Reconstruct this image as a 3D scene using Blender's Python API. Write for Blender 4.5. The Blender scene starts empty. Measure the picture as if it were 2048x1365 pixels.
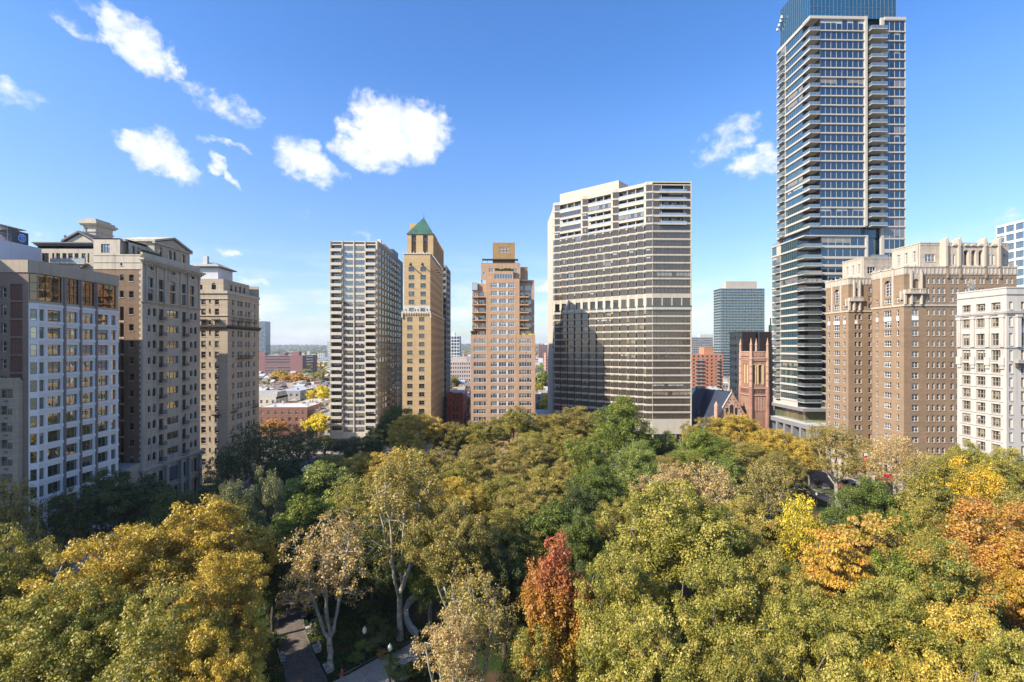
import bpy, math, random
import numpy as np
from mathutils import Matrix, Vector
random.seed(7)
SC = bpy.context.scene
COL = SC.collection
R = math.radians
# ---------------------------------------------------------------- viewpoint
# the photographer stands CH metres up; +Y runs west across the square, +X north
F, HOR, CH = 1000.0, 697.0, 43.0
TH = math.atan(0.024)
cT, sT = math.cos(TH), math.sin(TH)
def atY(px, Y):
    r = (px-1024)/F
    return Y*(r*cT+sT)/(cT-r*sT)
def atX(px, X):
    r = (px-1024)/F
    return X*(cT-r*sT)/(r*cT+sT)
def dep(X, Y): return sT*X+cT*Y
def hz(py, X, Y): return CH+(HOR-py)/F*dep(X, Y)
def gp(px, Z):
    xc = (px-1024)/F*Z
    return (cT*xc+sT*Z, -sT*xc+cT*Z)

# ---------------------------------------------------------------- tags
def tag(o, label=None, cat=None, group=None, kind=None):
    if label: o['label'] = label
    if cat: o['category'] = cat
    if group: o['group'] = group
    if kind: o['kind'] = kind
    return o
def empty(name, loc, label, cat, group=None, rz=0):
    o = bpy.data.objects.new(name, None)
    o.empty_display_size = 0.5
    COL.objects.link(o)
    o.location = loc
    o.rotation_euler = (0, 0, rz)
    return tag(o, label, cat, group)
def copy_tree(o, parent=None):
    c = o.copy(); COL.objects.link(c); c.parent = parent
    for ch in o.children: copy_tree(ch, c)
    return c

# ---------------------------------------------------------------- materials
def newmat(name):
    m = bpy.data.materials.new(name); m.use_nodes = True
    nt = m.node_tree
    for n in list(nt.nodes): nt.nodes.remove(n)
    out = nt.nodes.new('ShaderNodeOutputMaterial')
    return m, nt, out
def N(nt, t, **kw):
    n = nt.nodes.new(t)
    for k, v in kw.items():
        if k == 'inp':
            for kk, vv in v.items(): n.inputs[kk].default_value = vv
        else: setattr(n, k, v)
    return n
def L(nt, a, b): nt.links.new(a, b)
def math2(nt, op, a, b=None, c=None, clamp=False):
    n = nt.nodes.new('ShaderNodeMath'); n.operation = op; n.use_clamp = clamp
    for i, v in enumerate((a, b, c)):
        if v is None: continue
        if isinstance(v, (int, float)): n.inputs[i].default_value = v
        else: L(nt, v, n.inputs[i])
    return n.outputs[0]
def mixc(nt, fac, a, b, mode='MIX'):
    n = nt.nodes.new('ShaderNodeMix'); n.data_type = 'RGBA'; n.blend_type = mode
    for i, v in ((0, fac), (6, a), (7, b)):
        if isinstance(v, (int, float)): n.inputs[i].default_value = v
        elif isinstance(v, tuple): n.inputs[i].default_value = (*v[:3], 1)
        else: L(nt, v, n.inputs[i])
    return n.outputs[2]
def noise(nt, vec, scale, detail=3, sc=(1, 1, 1), rough=.55):
    mp = N(nt, 'ShaderNodeMapping'); mp.inputs['Scale'].default_value = sc
    L(nt, vec, mp.inputs[0])
    n = N(nt, 'ShaderNodeTexNoise', inp={'Scale': scale, 'Detail': detail, 'Roughness': rough})
    L(nt, mp.outputs[0], n.inputs['Vector'])
    return n.outputs[0]
MATS = {}
def stone(name, c, var=.18, rough=.85, streak=.25, course=0.0, mottle=1.0, spec=.25, joint=None):
    """masonry, render, concrete: large patches, grain, rain streaks, optional courses"""
    if name in MATS: return MATS[name]
    m, nt, out = newmat(name)
    g = N(nt, 'ShaderNodeNewGeometry').outputs['Position']
    big = noise(nt, g, .12, 3)
    mid = noise(nt, g, .9, 4)
    fine = noise(nt, g, 5, 2, rough=.7)
    st = noise(nt, g, 1.4, 4, (1, 1, .06))
    v = math2(nt, 'MULTIPLY_ADD', big, var*1.6, 1-var*.8)
    v2 = math2(nt, 'MULTIPLY_ADD', mid, var*1.3*mottle, 1-var*.65*mottle)
    v3 = math2(nt, 'MULTIPLY_ADD', fine, var*1.3, 1-var*.65)
    s = N(nt, 'ShaderNodeMapRange', inp={1: .52, 2: .74, 3: 1.0, 4: 1.0-streak}); L(nt, st, s.inputs[0])
    t = math2(nt, 'MULTIPLY', math2(nt, 'MULTIPLY', v, v2), math2(nt, 'MULTIPLY', v3, s.outputs[0]))
    if course:
        sx = N(nt, 'ShaderNodeSeparateXYZ'); L(nt, g, sx.inputs[0])
        fr_ = math2(nt, 'FRACT', math2(nt, 'MULTIPLY', sx.outputs[2], 1/course))
        ln = math2(nt, 'LESS_THAN', fr_, .12)
        t = math2(nt, 'MULTIPLY', t, math2(nt, 'MULTIPLY_ADD', ln, -.22, 1.0))
        # every few courses a slightly different batch
        cell = math2(nt, 'FLOOR', math2(nt, 'MULTIPLY', sx.outputs[2], 1/(course)))
        wn = N(nt, 'ShaderNodeTexWhiteNoise', noise_dimensions='1D'); L(nt, cell, wn.inputs['W'])
        t = math2(nt, 'MULTIPLY', t, math2(nt, 'MULTIPLY_ADD', wn.outputs[0], .12, .94))
    hue = mixc(nt, mid, tuple(x*.94 for x in c[:1])+(c[1], c[2]*1.04), (c[0]*1.06, c[1], c[2]*.92))
    colr = mixc(nt, 1.0, hue, t, 'MULTIPLY')
    b = N(nt, 'ShaderNodeBsdfPrincipled', inp={'Roughness': rough, 'Specular IOR Level': spec})
    L(nt, colr, b.inputs['Base Color'])
    bp = N(nt, 'ShaderNodeBump', inp={'Strength': .25, 'Distance': .05}); L(nt, fine, bp.inputs['Height'])
    L(nt, bp.outputs[0], b.inputs['Normal'])
    L(nt, b.outputs[0], out.inputs[0])
    MATS[name] = m
    return m
def glass(name, c=(.02, .025, .03), refl=.14, rough=.02, tint=(1, 1, 1), wav=.012, wsc=.7):
    if name in MATS: return MATS[name]
    m, nt, out = newmat(name)
    g = N(nt, 'ShaderNodeNewGeometry').outputs['Position']
    n = noise(nt, g, .55, 2)
    col = mixc(nt, n, tuple(x*.55 for x in c), tuple(x*1.6 for x in c))
    d = N(nt, 'ShaderNodeBsdfDiffuse'); L(nt, col, d.inputs[0])
    gl = N(nt, 'ShaderNodeBsdfGlossy', inp={'Roughness': rough, 'Color': (*tint, 1)})
    bp = N(nt, 'ShaderNodeBump', inp={'Strength': 1.0, 'Distance': wav})
    L(nt, noise(nt, g, wsc, 2), bp.inputs['Height']); L(nt, bp.outputs[0], gl.inputs['Normal'])
    lw = N(nt, 'ShaderNodeLayerWeight', inp={'Blend': .5})
    f = math2(nt, 'POWER', lw.outputs['Facing'], 4.0)
    f = math2(nt, 'MULTIPLY_ADD', f, 1-refl, refl, clamp=True)
    mx = N(nt, 'ShaderNodeMixShader'); L(nt, f, mx.inputs[0]); L(nt, d.outputs[0], mx.inputs[1]); L(nt, gl.outputs[0], mx.inputs[2])
    L(nt, mx.outputs[0], out.inputs[0])
    MATS[name] = m
    return m
def plain(name, c, rough=.6, metal=0, spec=.4, var=.1, scale=1.5):
    if name in MATS: return MATS[name]
    m, nt, out = newmat(name)
    g = N(nt, 'ShaderNodeNewGeometry').outputs['Position']
    n = noise(nt, g, scale, 3)
    col = mixc(nt, n, tuple(x*(1-var) for x in c), tuple(min(1, x*(1+var)) for x in c))
    b = N(nt, 'ShaderNodeBsdfPrincipled', inp={'Roughness': rough, 'Metallic': metal, 'Specular IOR Level': spec})
    L(nt, col, b.inputs['Base Color']); L(nt, b.outputs[0], out.inputs[0])
    MATS[name] = m
    return m

# ---------------------------------------------------------------- mesh builder
class Fr:
    """a vertical working plane: u to the right seen from outside, d outwards, z up"""
    def __init__(s, x, y, a=0.0):
        s.x, s.y, s.a = x, y, a
        s.cu, s.su = math.cos(a), math.sin(a)
    def p(s, u, d, z):
        return (s.x+s.cu*u+s.su*d, s.y+s.su*u-s.cu*d, z)
W0 = Fr(0, 0, 0)
EAST, NORTH, SOUTH, WEST = 0.0, R(90), R(-90), R(180)
class MB:
    def __init__(s): s.v, s.f, s.m, s.mats, s.pc, s.np = [], [], [], [], [], 0
    def mi(s, mat):
        if mat not in s.mats: s.mats.append(mat)
        return s.mats.index(mat)
    def poly(s, pts, mat):
        b = len(s.v); s.v.extend(pts); s.f.append(tuple(range(b, b+len(pts)))); s.m.append(s.mi(mat)); s.done()
    def done(s):
        s.pc.extend([s.np]*(len(s.f)-len(s.pc))); s.np += 1
    def quad(s, fr, pts, mat): s.poly([fr.p(*p) for p in pts], mat)
    def box(s, fr, u0, u1, d0, d1, z0, z1, mat, top=None):
        b = len(s.v)
        for z in (z0, z1):
            for u, d in ((u0, d0), (u1, d0), (u1, d1), (u0, d1)): s.v.append(fr.p(u, d, z))
        # d0 = back (small), d1 = outward
        k = s.mi(mat); kt = s.mi(top) if top else k
        for q, kk in (((3, 2, 6, 7), k), ((1, 0, 4, 5), k), ((0, 3, 7, 4), k), ((2, 1, 5, 6), k), ((7, 6, 5, 4), kt), ((0, 1, 2, 3), k)):
            s.f.append(tuple(b+i for i in q)); s.m.append(kk)
        s.done()
    def ext(s, fr, poly, d0, d1, mat):
        """extrude a (u,z) polygon between two depths"""
        n = len(poly); b = len(s.v); k = s.mi(mat)
        for d in (d1, d0):
            for u, z in poly: s.v.append(fr.p(u, d, z))
        s.f.append(tuple(range(b, b+n))); s.m.append(k)
        s.f.append(tuple(range(b+2*n-1, b+n-1, -1))); s.m.append(k)
        for i in range(n):
            j = (i+1) % n
            s.f.append((b+i, b+n+i, b+n+j, b+j)); s.m.append(k)
        s.done()
    def extz(s, pts, z0, z1, mat, top=None):
        n = len(pts); b = len(s.v); k = s.mi(mat); kt = s.mi(top) if top else k
        for z in (z0, z1):
            for x, y in pts: s.v.append((x, y, z))
        s.f.append(tuple(range(b+n, b+2*n))); s.m.append(kt)
        s.f.append(tuple(range(b+n-1, b-1, -1))); s.m.append(k)
        for i in range(n):
            j = (i+1) % n
            s.f.append((b+i, b+j, b+n+j, b+n+i)); s.m.append(k)
        s.done()
    def cyl(s, x, y, z0, z1, r0, r1, mat, n=10, dx=0, dy=0):
        b = len(s.v); k = s.mi(mat)
        for z, r, ox, oy in ((z0, r0, 0, 0), (z1, r1, dx, dy)):
            for i in range(n):
                a = 2*math.pi*i/n
                s.v.append((x+ox+r*math.cos(a), y+oy+r*math.sin(a), z))
        for i in range(n):
            j = (i+1) % n
            s.f.append((b+i, b+j, b+n+j, b+n+i)); s.m.append(k)
        s.f.append(tuple(b+n+i for i in range(n))); s.m.append(k); s.done()
    def add(s, other, M=None):
        b = len(s.v)
        s.v.extend([tuple(M @ Vector(p)) for p in other.v] if M else other.v)
        mp = [s.mi(x) for x in other.mats]
        for f, m in zip(other.f, other.m):
            s.f.append(tuple(b+i for i in f)); s.m.append(mp[m])
        s.done()
    def mesh(s, name, off=(0, 0, 0)):
        me = bpy.data.meshes.new(name)
        me.from_pydata([(p[0]-off[0], p[1]-off[1], p[2]-off[2]) for p in s.v], [], s.f)
        for m in s.mats: me.materials.append(m)
        me.polygons.foreach_set('material_index', s.m)
        me.update()
        return me
    def split(s, gap=.12, cap=100):
        """separate builders for pieces that do not touch"""
        if s.np < 2: return [s], None
        V = np.array(s.v); lo = np.full((s.np, 3), 1e9); hi = -lo
        for f, p in zip(s.f, s.pc):
            q = V[list(f)]; lo[p] = np.minimum(lo[p], q.min(0)); hi[p] = np.maximum(hi[p], q.max(0))
        ids = -np.ones(s.np, int); c = 0
        for i in range(s.np):
            if ids[i] >= 0: continue
            ids[i] = c; st = [i]
            while st:
                j = st.pop()
                t = np.all((lo <= hi[j]+gap) & (hi >= lo[j]-gap), axis=1) & (ids < 0)
                w = np.nonzero(t)[0]
                ids[w] = c; st.extend(w.tolist())
            c += 1
        if c == 1: return [s], None
        out = [MB() for _ in range(c)]
        for f, m, p in zip(s.f, s.m, s.pc):
            o = out[ids[p]]; b = len(o.v); o.v.extend(s.v[i] for i in f); o.f.append(tuple(range(b, b+len(f)))); o.m.append(o.mi(s.mats[m])); o.pc.append(0)
        out.sort(key=lambda o: -len(o.f))
        if c <= cap: return out, None
        rest = MB()
        for o in out[cap:]: rest.add(o)
        return out[:cap], rest
    def build(s, name, parent=None, off=None):
        if not s.f: return None
        if off is None: off = tuple(parent.location) if (parent and not parent.parent) else (tuple(parent.parent.location) if parent and parent.parent else (0, 0, 0))
        o = bpy.data.objects.new(name, s.mesh(name, off)); COL.objects.link(o)
        if parent: o.parent = parent
        return o

# ---------------------------------------------------------------- windows
BL = lambda: [glass('blind_white', (.40, .40, .38), .12), glass('blind_grey', (.15, .15, .15), .12), glass('curtain_tan', (.22, .185, .135), .12)]
_wc = {}
def wmesh(w, h, st, var):
    """local window: x 0..w, z 0..h, glass at y=.07, outward -y"""
    key = (round(w, 2), round(h, 2), st, var)
    if key in _wc: return _wc[key]
    cols, rows, fm, gm, arch, reveal, wallm, fw, sill = STY[st]
    mb = MB(); gb = MB(); f = W0
    rnd = random.Random(hash((round(w, 1), round(h, 1), var)) & 0xffff)
    def bx(u0, u1, y0, y1, z0, z1, m): mb.box(f, u0, u1, -y1, -y0, z0, z1, m)
    gb.quad(f, [(0, -.07, 0), (w, -.07, 0), (w, -.07, h), (0, -.07, h)], gm)
    bl = BL()
    if var:
        cw = w/cols
        for c in range(cols):
            p = rnd.random()
            if p < .25: continue
            bm = bl[(0, 0, 1, 2)[var]]
            dz = (0, .35, 1.0, .72)[var]*rnd.uniform(.75, 1.0)
            gb.quad(f, [(c*cw, -.062, h-h*dz), ((c+1)*cw, -.062, h-h*dz), ((c+1)*cw, -.062, h), (c*cw, -.062, h)], bm)
    if fw > 0:
        bx(0, w, 0, .06, 0, fw, fm); bx(0, w, 0, .06, h-fw, h, fm)
        bx(0, fw, 0, .06, fw, h-fw, fm); bx(w-fw, w, 0, .06, fw, h-fw, fm)
        for c in range(1, cols):
            x = w*c/cols; bx(x-fw*.5, x+fw*.5, .004, .06, fw, h-fw, fm)
        for r in range(1, rows):
            z = h*r/rows; bx(fw, w-fw, .008, .06, z-fw*.4, z+fw*.4, fm)
    if arch:
        n = 10; r = w/2; zc = h-r
        for sgn in (-1, 1):
            pts = [(w/2+sgn*r, h)]
            arc = [(w/2+sgn*r*math.cos(t*math.pi/2/n), zc+r*math.sin(t*math.pi/2/n)) for t in range(n+1)]
            pl = [(w/2+sgn*r, h)]+arc[::1]
            if sgn > 0: pl = pl[::-1]
            mb.ext(f, pl, .002, reveal+.001, wallm)
    if sill: mb.box(f, -.08, w+.08, -.05, reveal+.1, -.14, 0, sill)
    _wc[key] = (mb, gb)
    return _wc[key]
STY = {}
def style(name, cols=1, rows=2, frame=None, gl=None, arch=False, reveal=.22, wall=None, fw=.07, sill=None):
    STY[name] = (cols, rows, frame, gl, arch, reveal, wall, fw, sill)
_wm = {}
class Bld:
    def __init__(s, name, label, cat, x, y, group=None):
        s.root = empty(name, (x, y, 0), label, cat, group)
        s.w = []; s.wall = MB()
        s.parts = {}
    def mb(s, name):
        """one mesh per part name"""
        if name not in s.parts: s.parts[name] = MB()
        return s.parts[name]
    def facade(s, fr, W, z0, z1, ops, mat, mb=None, sh=0.0, vprob=.55):
        """wall with real holes; ops = (u0,u1,z0,z1,style)"""
        mb = mb or s.wall
        zs = sorted({z0, z1, *[o[2] for o in ops], *[o[3] for o in ops]})
        zs = [z for z in zs if z0-1e-6 <= z <= z1+1e-6]
        for za, zb in zip(zs, zs[1:]):
            if zb-za < 1e-5: continue
            zm = (za+zb)/2
            cur = sorted((o[0], o[1]) for o in ops if o[2] < zm < o[3])
            u = 0.0
            for a, b in cur:
                if a > u+1e-5: mb.quad(fr, [(u, sh, za), (a, sh, za), (a, sh, zb), (u, sh, zb)], mat)
                u = max(u, b)
            if u < W-1e-5: mb.quad(fr, [(u, sh, za), (W, sh, za), (W, sh, zb), (u, sh, zb)], mat)
        for (a, b, c, d, st) in ops:
            rv = STY[st][5]+.08 if st in STY else .4
            mb.quad(fr, [(a, sh, c), (b, sh, c), (b, sh-rv, c), (a, sh-rv, c)], mat)
            mb.quad(fr, [(a, sh-rv, d), (b, sh-rv, d), (b, sh, d), (a, sh, d)], mat)
            mb.quad(fr, [(a, sh, c), (a, sh-rv, c), (a, sh-rv, d), (a, sh, d)], mat)
            mb.quad(fr, [(b, sh-rv, c), (b, sh, c), (b, sh, d), (b, sh-rv, d)], mat)
            if st in STY:
                v = random.choice((1, 2, 3, 1)) if random.random() < vprob else 0
                s.w.append((fr, a, b, c, d, st, v, sh))
    def win(s, fr, a, b, c, d, st, sh=0.0, vprob=.55):
        v = random.choice((1, 2, 3, 1)) if random.random() < vprob else 0
        s.w.append((fr, a, b, c, d, st, v, sh))
    def finish(s, wname='window', maxw=100, wallname='wall', panes=False):
        s.wall.build(wallname, s.root)
        for k, m in s.parts.items():
            if not m.f: continue
            ps, rest = m.split()
            for q in ps: q.build(k, s.root)
            if rest: rest.build(k, s.root)['kind'] = 'stuff'
        def size(w):
            x, y, z = w[0].p(w[1], 0, w[3]); Z = max(20, dep(x, y))
            fc = abs((x*w[0].su - y*w[0].cu)/math.hypot(x, y))
            vis = 1.0
            px = 1024+F*((cT*x-sT*y)/Z)
            py = HOR-(z-CH)/Z*F
            if px < -5 or px > 2053 or py > 930 or py < -5: vis = .01
            return -(w[2]-w[1])*(w[4]-w[3])/Z/Z*fc*vis
        ws = sorted(s.w, key=size)
        rest = MB()
        for i, (fr, a, b, c, d, st, v, sh) in enumerate(ws):
            rv = STY[st][5]
            mb, gb = wmesh(b-a, d-c, st, v)
            M = Matrix.Translation(Vector(fr.p(a, sh-rv, c))) @ Matrix.Rotation(fr.a, 4, 'Z')
            if i < maxw:
                key = (round(b-a, 2), round(d-c, 2), st, v)
                if key not in _wm:
                    if panes and mb.f: _wm[key] = (mb.mesh(wname), gb.mesh('pane'))
                    else:
                        al = MB(); al.add(mb); al.add(gb); _wm[key] = (al.mesh(wname), None)
                o = bpy.data.objects.new(wname, _wm[key][0]); COL.objects.link(o)
                if _wm[key][1]:
                    po = bpy.data.objects.new('pane', _wm[key][1]); COL.objects.link(po); po.parent = o
                o.parent = s.root
                o.matrix_local = Matrix.Translation(-Vector(s.root.location)) @ M
            else: rest.add(mb, M); rest.add(gb, M)
        if rest.f:
            o = rest.build(wname, s.root); o['kind'] = 'stuff'
        return s.root
def colsX(X, Y0, prs): return [tuple(sorted((atX(a, X)-Y0, atX(b, X)-Y0))) for a, b in prs]
def colsY(Y, X0, prs): return [(atY(a, Y)-X0, atY(b, Y)-X0) for a, b in prs]
# ================================================================ SOUTH ROW (left)
whitepc = stone('white_precast', (.74, .71, .69), .07, .8, .10)
tanconc = stone('tan_concrete', (.42, .35, .27), .14, .85, .2)
dkbrick = stone('dark_red_brick', (.17, .09, .07), .25, .9, .2, course=.4)
greymul = plain('grey_metal', (.16, .155, .16), .45, 0, .5)
whitefr = plain('white_frame', (.6, .6, .6), .5)
blackfr = plain('black_frame', (.03, .03, .035), .4)
bronzefr = plain('bronze_frame', (.06, .045, .035), .4, .3)
tanfr = plain('tan_frame', (.30, .25, .17), .6)
stonefr = plain('stone_frame', (.5, .47, .42), .7)
gl_mirror = glass('glass_mirror', (.03, .035, .03), .40, .02, (.95, 1, .88), .006, .35)
gl_brown = glass('glass_bronze', (.02, .012, .006), .20, .01, (.95, .74, .52), .008, .4)
gl_dark = glass('glass_dark', (.018, .02, .024), .13)
gl_dark2 = glass('glass_dark_blue', (.02, .028, .04), .24)
roofgrey = stone('roof_grey', (.32, .31, .30), .2, .9, .3)
roofpale = stone('roof_pale', (.45, .45, .45), .15, .85, .3)
metal = plain('metal_grey', (.35, .36, .37), .4, .6)
# ---- white banded apartment block
A = Bld('apartment_building', 'white banded apartment block with brown glass top storey, nearest tall block on the left', 'apartment building', -97, 105)
AX, AY0, AY1 = -86.0, 95.3, 114.8
frA = Fr(AX, AY0, NORTH)
style('A2', 2, 1, greymul, gl_mirror, reveal=.32, fw=.07)
style('A1', 1, 2, greymul, gl_mirror, reveal=.3, fw=.07)
style('Ab', 3, 3, bronzefr, gl_brown, reveal=.12, fw=.09)
style('Ab2', 1, 3, bronzefr, gl_brown, reveal=.12, fw=.09)
bays = colsX(AX, AY0, [(79, 89), (95.5, 123), (131.5, 156), (164, 187), (195.5, 217), (222.5, 232)])
ops = []
for k in range(14):
    z0 = 48.15-3.31*k
    for i, (a, b) in enumerate(bays):
        ops.append((a, b, z0, z0+2.15, 'A1' if i in (0, 5) else 'A2'))
Wd = AY1-AY0
A.facade(frA, Wd, 0, 51.4, ops, whitepc, vprob=.12)
top = colsX(AX, AY0, [(76, 124), (131.5, 158), (164.5, 189.5), (195.5, 232)])
A.facade(frA, Wd, 51.4, 57.0, [(a, b, 51.9, 56.9, 'Ab') for a, b in top], tanconc, vprob=0)
A.mb('parapet').box(frA, -.05, Wd, -.6, .18, 57.0, 59.3, tanconc, roofgrey)
for u in colsX(AX, AY0, [(126.5, 130), (159, 162), (190.5, 193.5)]):
    A.mb('pilaster').box(frA, u[0], u[1], 0, .28, 3, 57, greymul)
for k in range(15):
    z = 51.4-3.31*k
    for j in range(5):
        us = [0, *[x for p in colsX(AX, AY0, [(126.5, 130), (159, 162), (190.5, 193.5)]) for x in p], Wd]
    for a, b in zip(us[::2], us[1::2]):
        A.wall.box(frA, a, b, 0.001, .10, z-.06, z, greymul) if False else None
        A.mb('band').box(frA, a, b, 0.002, .16, z-.52, z-.04, whitepc)
# chamfer
s = .95
frC = Fr(AX-s, AY0-s, R(45))
WC = s*math.sqrt(2)
A.facade(frC, WC, 0, 51.4, [(.22, WC-.22, 48.15-3.31*k, 50.3-3.31*k, 'A1') for k in range(14)], whitepc, vprob=.2)
A.facade(frC, WC, 51.4, 57, [(.1, WC-.1, 51.9, 56.9, 'Ab2')], tanconc, vprob=0)
A.mb('parapet').box(frC, -.02, WC+.02, -.5, .12, 57.0, 59.297, tanconc, roofgrey)
# east end: concrete frame, recessed brick, windows
EX0 = -122.0
EX1 = AX-s; EY = AY0-s
frE = Fr(EX0, EY, EAST)
WE = EX1-EX0
cE = lambda *p: [(atY(a, EY)-EX0, atY(b, EY)-EX0) for a, b in p]
style('Aw', 1, 2, whitefr, gl_dark, reveal=.35, fw=.1)
bk = cE((20, 45)); wn = cE((2, 13)); wn2 = [(wn[0][0]-9.5, wn[0][1]-9.5)]; wn3 = [(wn[0][0]-5.2, wn[0][1]-5.2)]
ops = []
for k in range(16):
    z0 = 51.0-3.31*k+1.0
    if z0 < 1: break
    ops.append((bk[0][0], bk[0][1], z0-.15, z0+2.85, 'brk'))
    for w_ in (wn, wn2, wn3):
        ops.append((w_[0][0], w_[0][1], z0+.35, z0+2.35, 'Aw'))
A.facade(frE, WE, 0, 57, ops, stone('shaded_tan_concrete', (.25, .19, .15), .16, .85, .2), vprob=.3)  # tan concrete darkened in colour to hold the end wall's shade
for o in ops:
    if o[4] == 'brk': A.mb('brick_panel').box(frE, o[0], o[1], -.5, -.25, o[2], o[3], dkbrick)
A.mb('parapet').box(frE, 0, WE+.02, -.6, .16, 57.0, 59.294, tanconc, roofgrey)
A.mb('roof').extz([(EX0, EY+.6), (AX-.7, EY+.9), (AX-.7, AY1), (EX0, AY1)], 56.6, 57.4, roofgrey)
# back and west side
A.wall.quad(W0, [(AX, -AY1, 0), (EX0, -AY1, 0), (EX0, -AY1, 57), (AX, -AY1, 57)], tanconc)
A.wall.quad(W0, [(EX0, -AY1, 0), (EX0, -EY, 0), (EX0, -EY, 57), (EX0, -AY1, 57)], tanconc)
A.finish(panes=True)
# ---- low beige neighbour at the frame edge
style('Lw', 2, 2, tanfr, gl_mirror, reveal=.2, fw=.09, sill=None)
beigebr = stone('beige_brick', (.44, .36, .28), .16, .9, .2, course=.4)
Lb = Bld('apartment_building', 'low beige brick building at the left edge, in front of the white banded block', 'apartment building', -94, 93.8)
LY = 93.3; LX0, LX1 = -99.6, atY(35, 93.3)
frL = Fr(LX0, LY, EAST); ops = []
for k in range(11):
    z0 = 33.9-3.1*k
    if z0 < 1: break
    for px in ((-75, -47), (-38, -12), (0, 25))[1:]:
        a, b = atY(px[0], LY)-LX0, atY(px[1], LY)-LX0
        ops.append((a, b, z0, z0+1.75, 'Lw'))
Lb.facade(frL, LX1-LX0, 0, 37.2, ops, beigebr, vprob=.8)
Lb.mb('coping').box(frL, -.1, LX1-LX0+.1, -.5, .12, 37.2, 37.6, tanconc)
frLn = Fr(LX1, LY, NORTH)
Lb.facade(frLn, 1.04, 0, 37.19, [], beigebr)
Lb.mb('roof').box(frL, .3, LX1-LX0-.3, -1.03, -.51, 36.6, 36.9, roofgrey)
for o in ops[::1]:
    Lb.mb('air_conditioner').box(frL, (o[0]+o[1])/2-.35, (o[0]+o[1])/2+.35, .001, .06, o[2]-.75, o[2]-.35, greymul)
Lb.finish(panes=True)
# ---- tall brick neighbour just outside the frame; its shade lies on the two end walls
Nb = Bld('apartment_building', 'tall plain brick block standing east of the low beige building', 'apartment building', -112, 75)
style('Nw', 2, 2, whitefr, gl_dark, reveal=.2, fw=.09)
Nb.facade(Fr(-100, 62, NORTH), 29.5, 0, 66, [(1.5+4*i, 3.6+4*i, 61.5-3.2*k, 63.3-3.2*k, 'Nw') for i in range(6) for k in range(19)], beigebr)
Nb.facade(Fr(-125, 62, EAST), 25, 0, 66, [(1.5+4*i, 3.6+4*i, 61.5-3.2*k, 63.3-3.2*k, 'Nw') for i in range(6) for k in range(19)], beigebr)
Nb.wall.extz([(-125, 62.1), (-100.1, 62.1), (-100.1, 91.5), (-125, 91.5)], 64.5, 65.5, roofgrey)
Nb.wall.quad(W0, [(-100, -91.5, 0), (-125, -91.5, 0), (-125, -91.5, 66), (-100, -91.5, 66)], beigebr); Nb.wall.quad(Fr(-125, 91.5, SOUTH), [(0, 0, 0), (29.5, 0, 0), (29.5, 0, 66), (0, 0, 66)], beigebr)
Nb.finish(maxw=40)
# ---- white blank-sided block with cooling unit and round blue logo
Wb = Bld('office_building', 'white rendered block behind the banded apartments, blue round logo on its rooftop unit', 'building', -125, 122)
WX = -115.0; WY0, WY1 = 115.5, atX(83, WX)
frW = Fr(WX, WY0, NORTH)
whren = stone('white_render', (.62, .64, .70), .05, .8, .08)
style('Wd', 1, 1, blackfr, gl_dark, reveal=.3, fw=.05)
ops = []
for (a, b, ya, yb) in ((30, 41, 508, 520), (47, 52.5, 511.5, 521), (56.5, 61, 513, 524), (67, 77.5, 516, 530)):
    u0, u1 = atX(a, WX)-WY0, atX(b, WX)-WY0
    ops.append((u0, u1, 62.1, 63.9, 'Wd'))
ops += [(o[0], o[1], 62.1-3.6*k, 63.9-3.6*k, 'Wd') for o in ops for k in range(1, 4)]
Wb.facade(frW, WY1-WY0, 0, 68.05, ops, whren)
Wb.wall.extz([(-135, WY0), (WX-.01, WY0), (WX-.01, WY1), (-135, WY1)], 67.4, 68.04, whren, roofpale)
Wb.wall.quad(W0, [(-135, -WY0, 0), (WX, -WY0, 0), (WX, -WY0, 68.05), (-135, -WY0, 68.05)], whren)
Wb.finish()
cu = empty('cooling_unit', (-118, 122, 68.05), 'dark slatted cooling unit with round blue logo on the white block roof', 'cooling unit')
dkpanel = plain('dark_panel', (.05, .055, .09), .5)
m = MB(); y0, y1 = atX(23.5, -116.3), atX(57, -116.3)
frK = Fr(-116.3, y0, NORTH); m.box(frK, 0, y1-y0, -3, 0, 68.1, 71.3, dkpanel)
for i in range(22):
    u = (y1-y0)*i/22; m.box(frK, u, u+.06, 0, .05, 68.2, 71.2, greymul)
m.box(frK, (y1-y0)*.42, (y1-y0)*.43, 0, .08, 68.2, 71.45, metal); m.build('casing', cu)
lg = MB(); bl = plain('logo_blue', (.02, .16, .62), .4); wh = plain('logo_pale', (.45, .65, .9), .4)
uc, zc = (y1-y0)*.585, 69.75
ring = [(uc+.8*math.cos(t*math.pi/12), zc+.8*math.sin(t*math.pi/12)) for t in range(24)]
lg.ext(frK, [(uc+1.0*math.cos(t*math.pi/12), zc+1.0*math.sin(t*math.pi/12)) for t in range(24)], .06, .12, wh)
lg.ext(frK, ring, .12, .16, bl)
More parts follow.
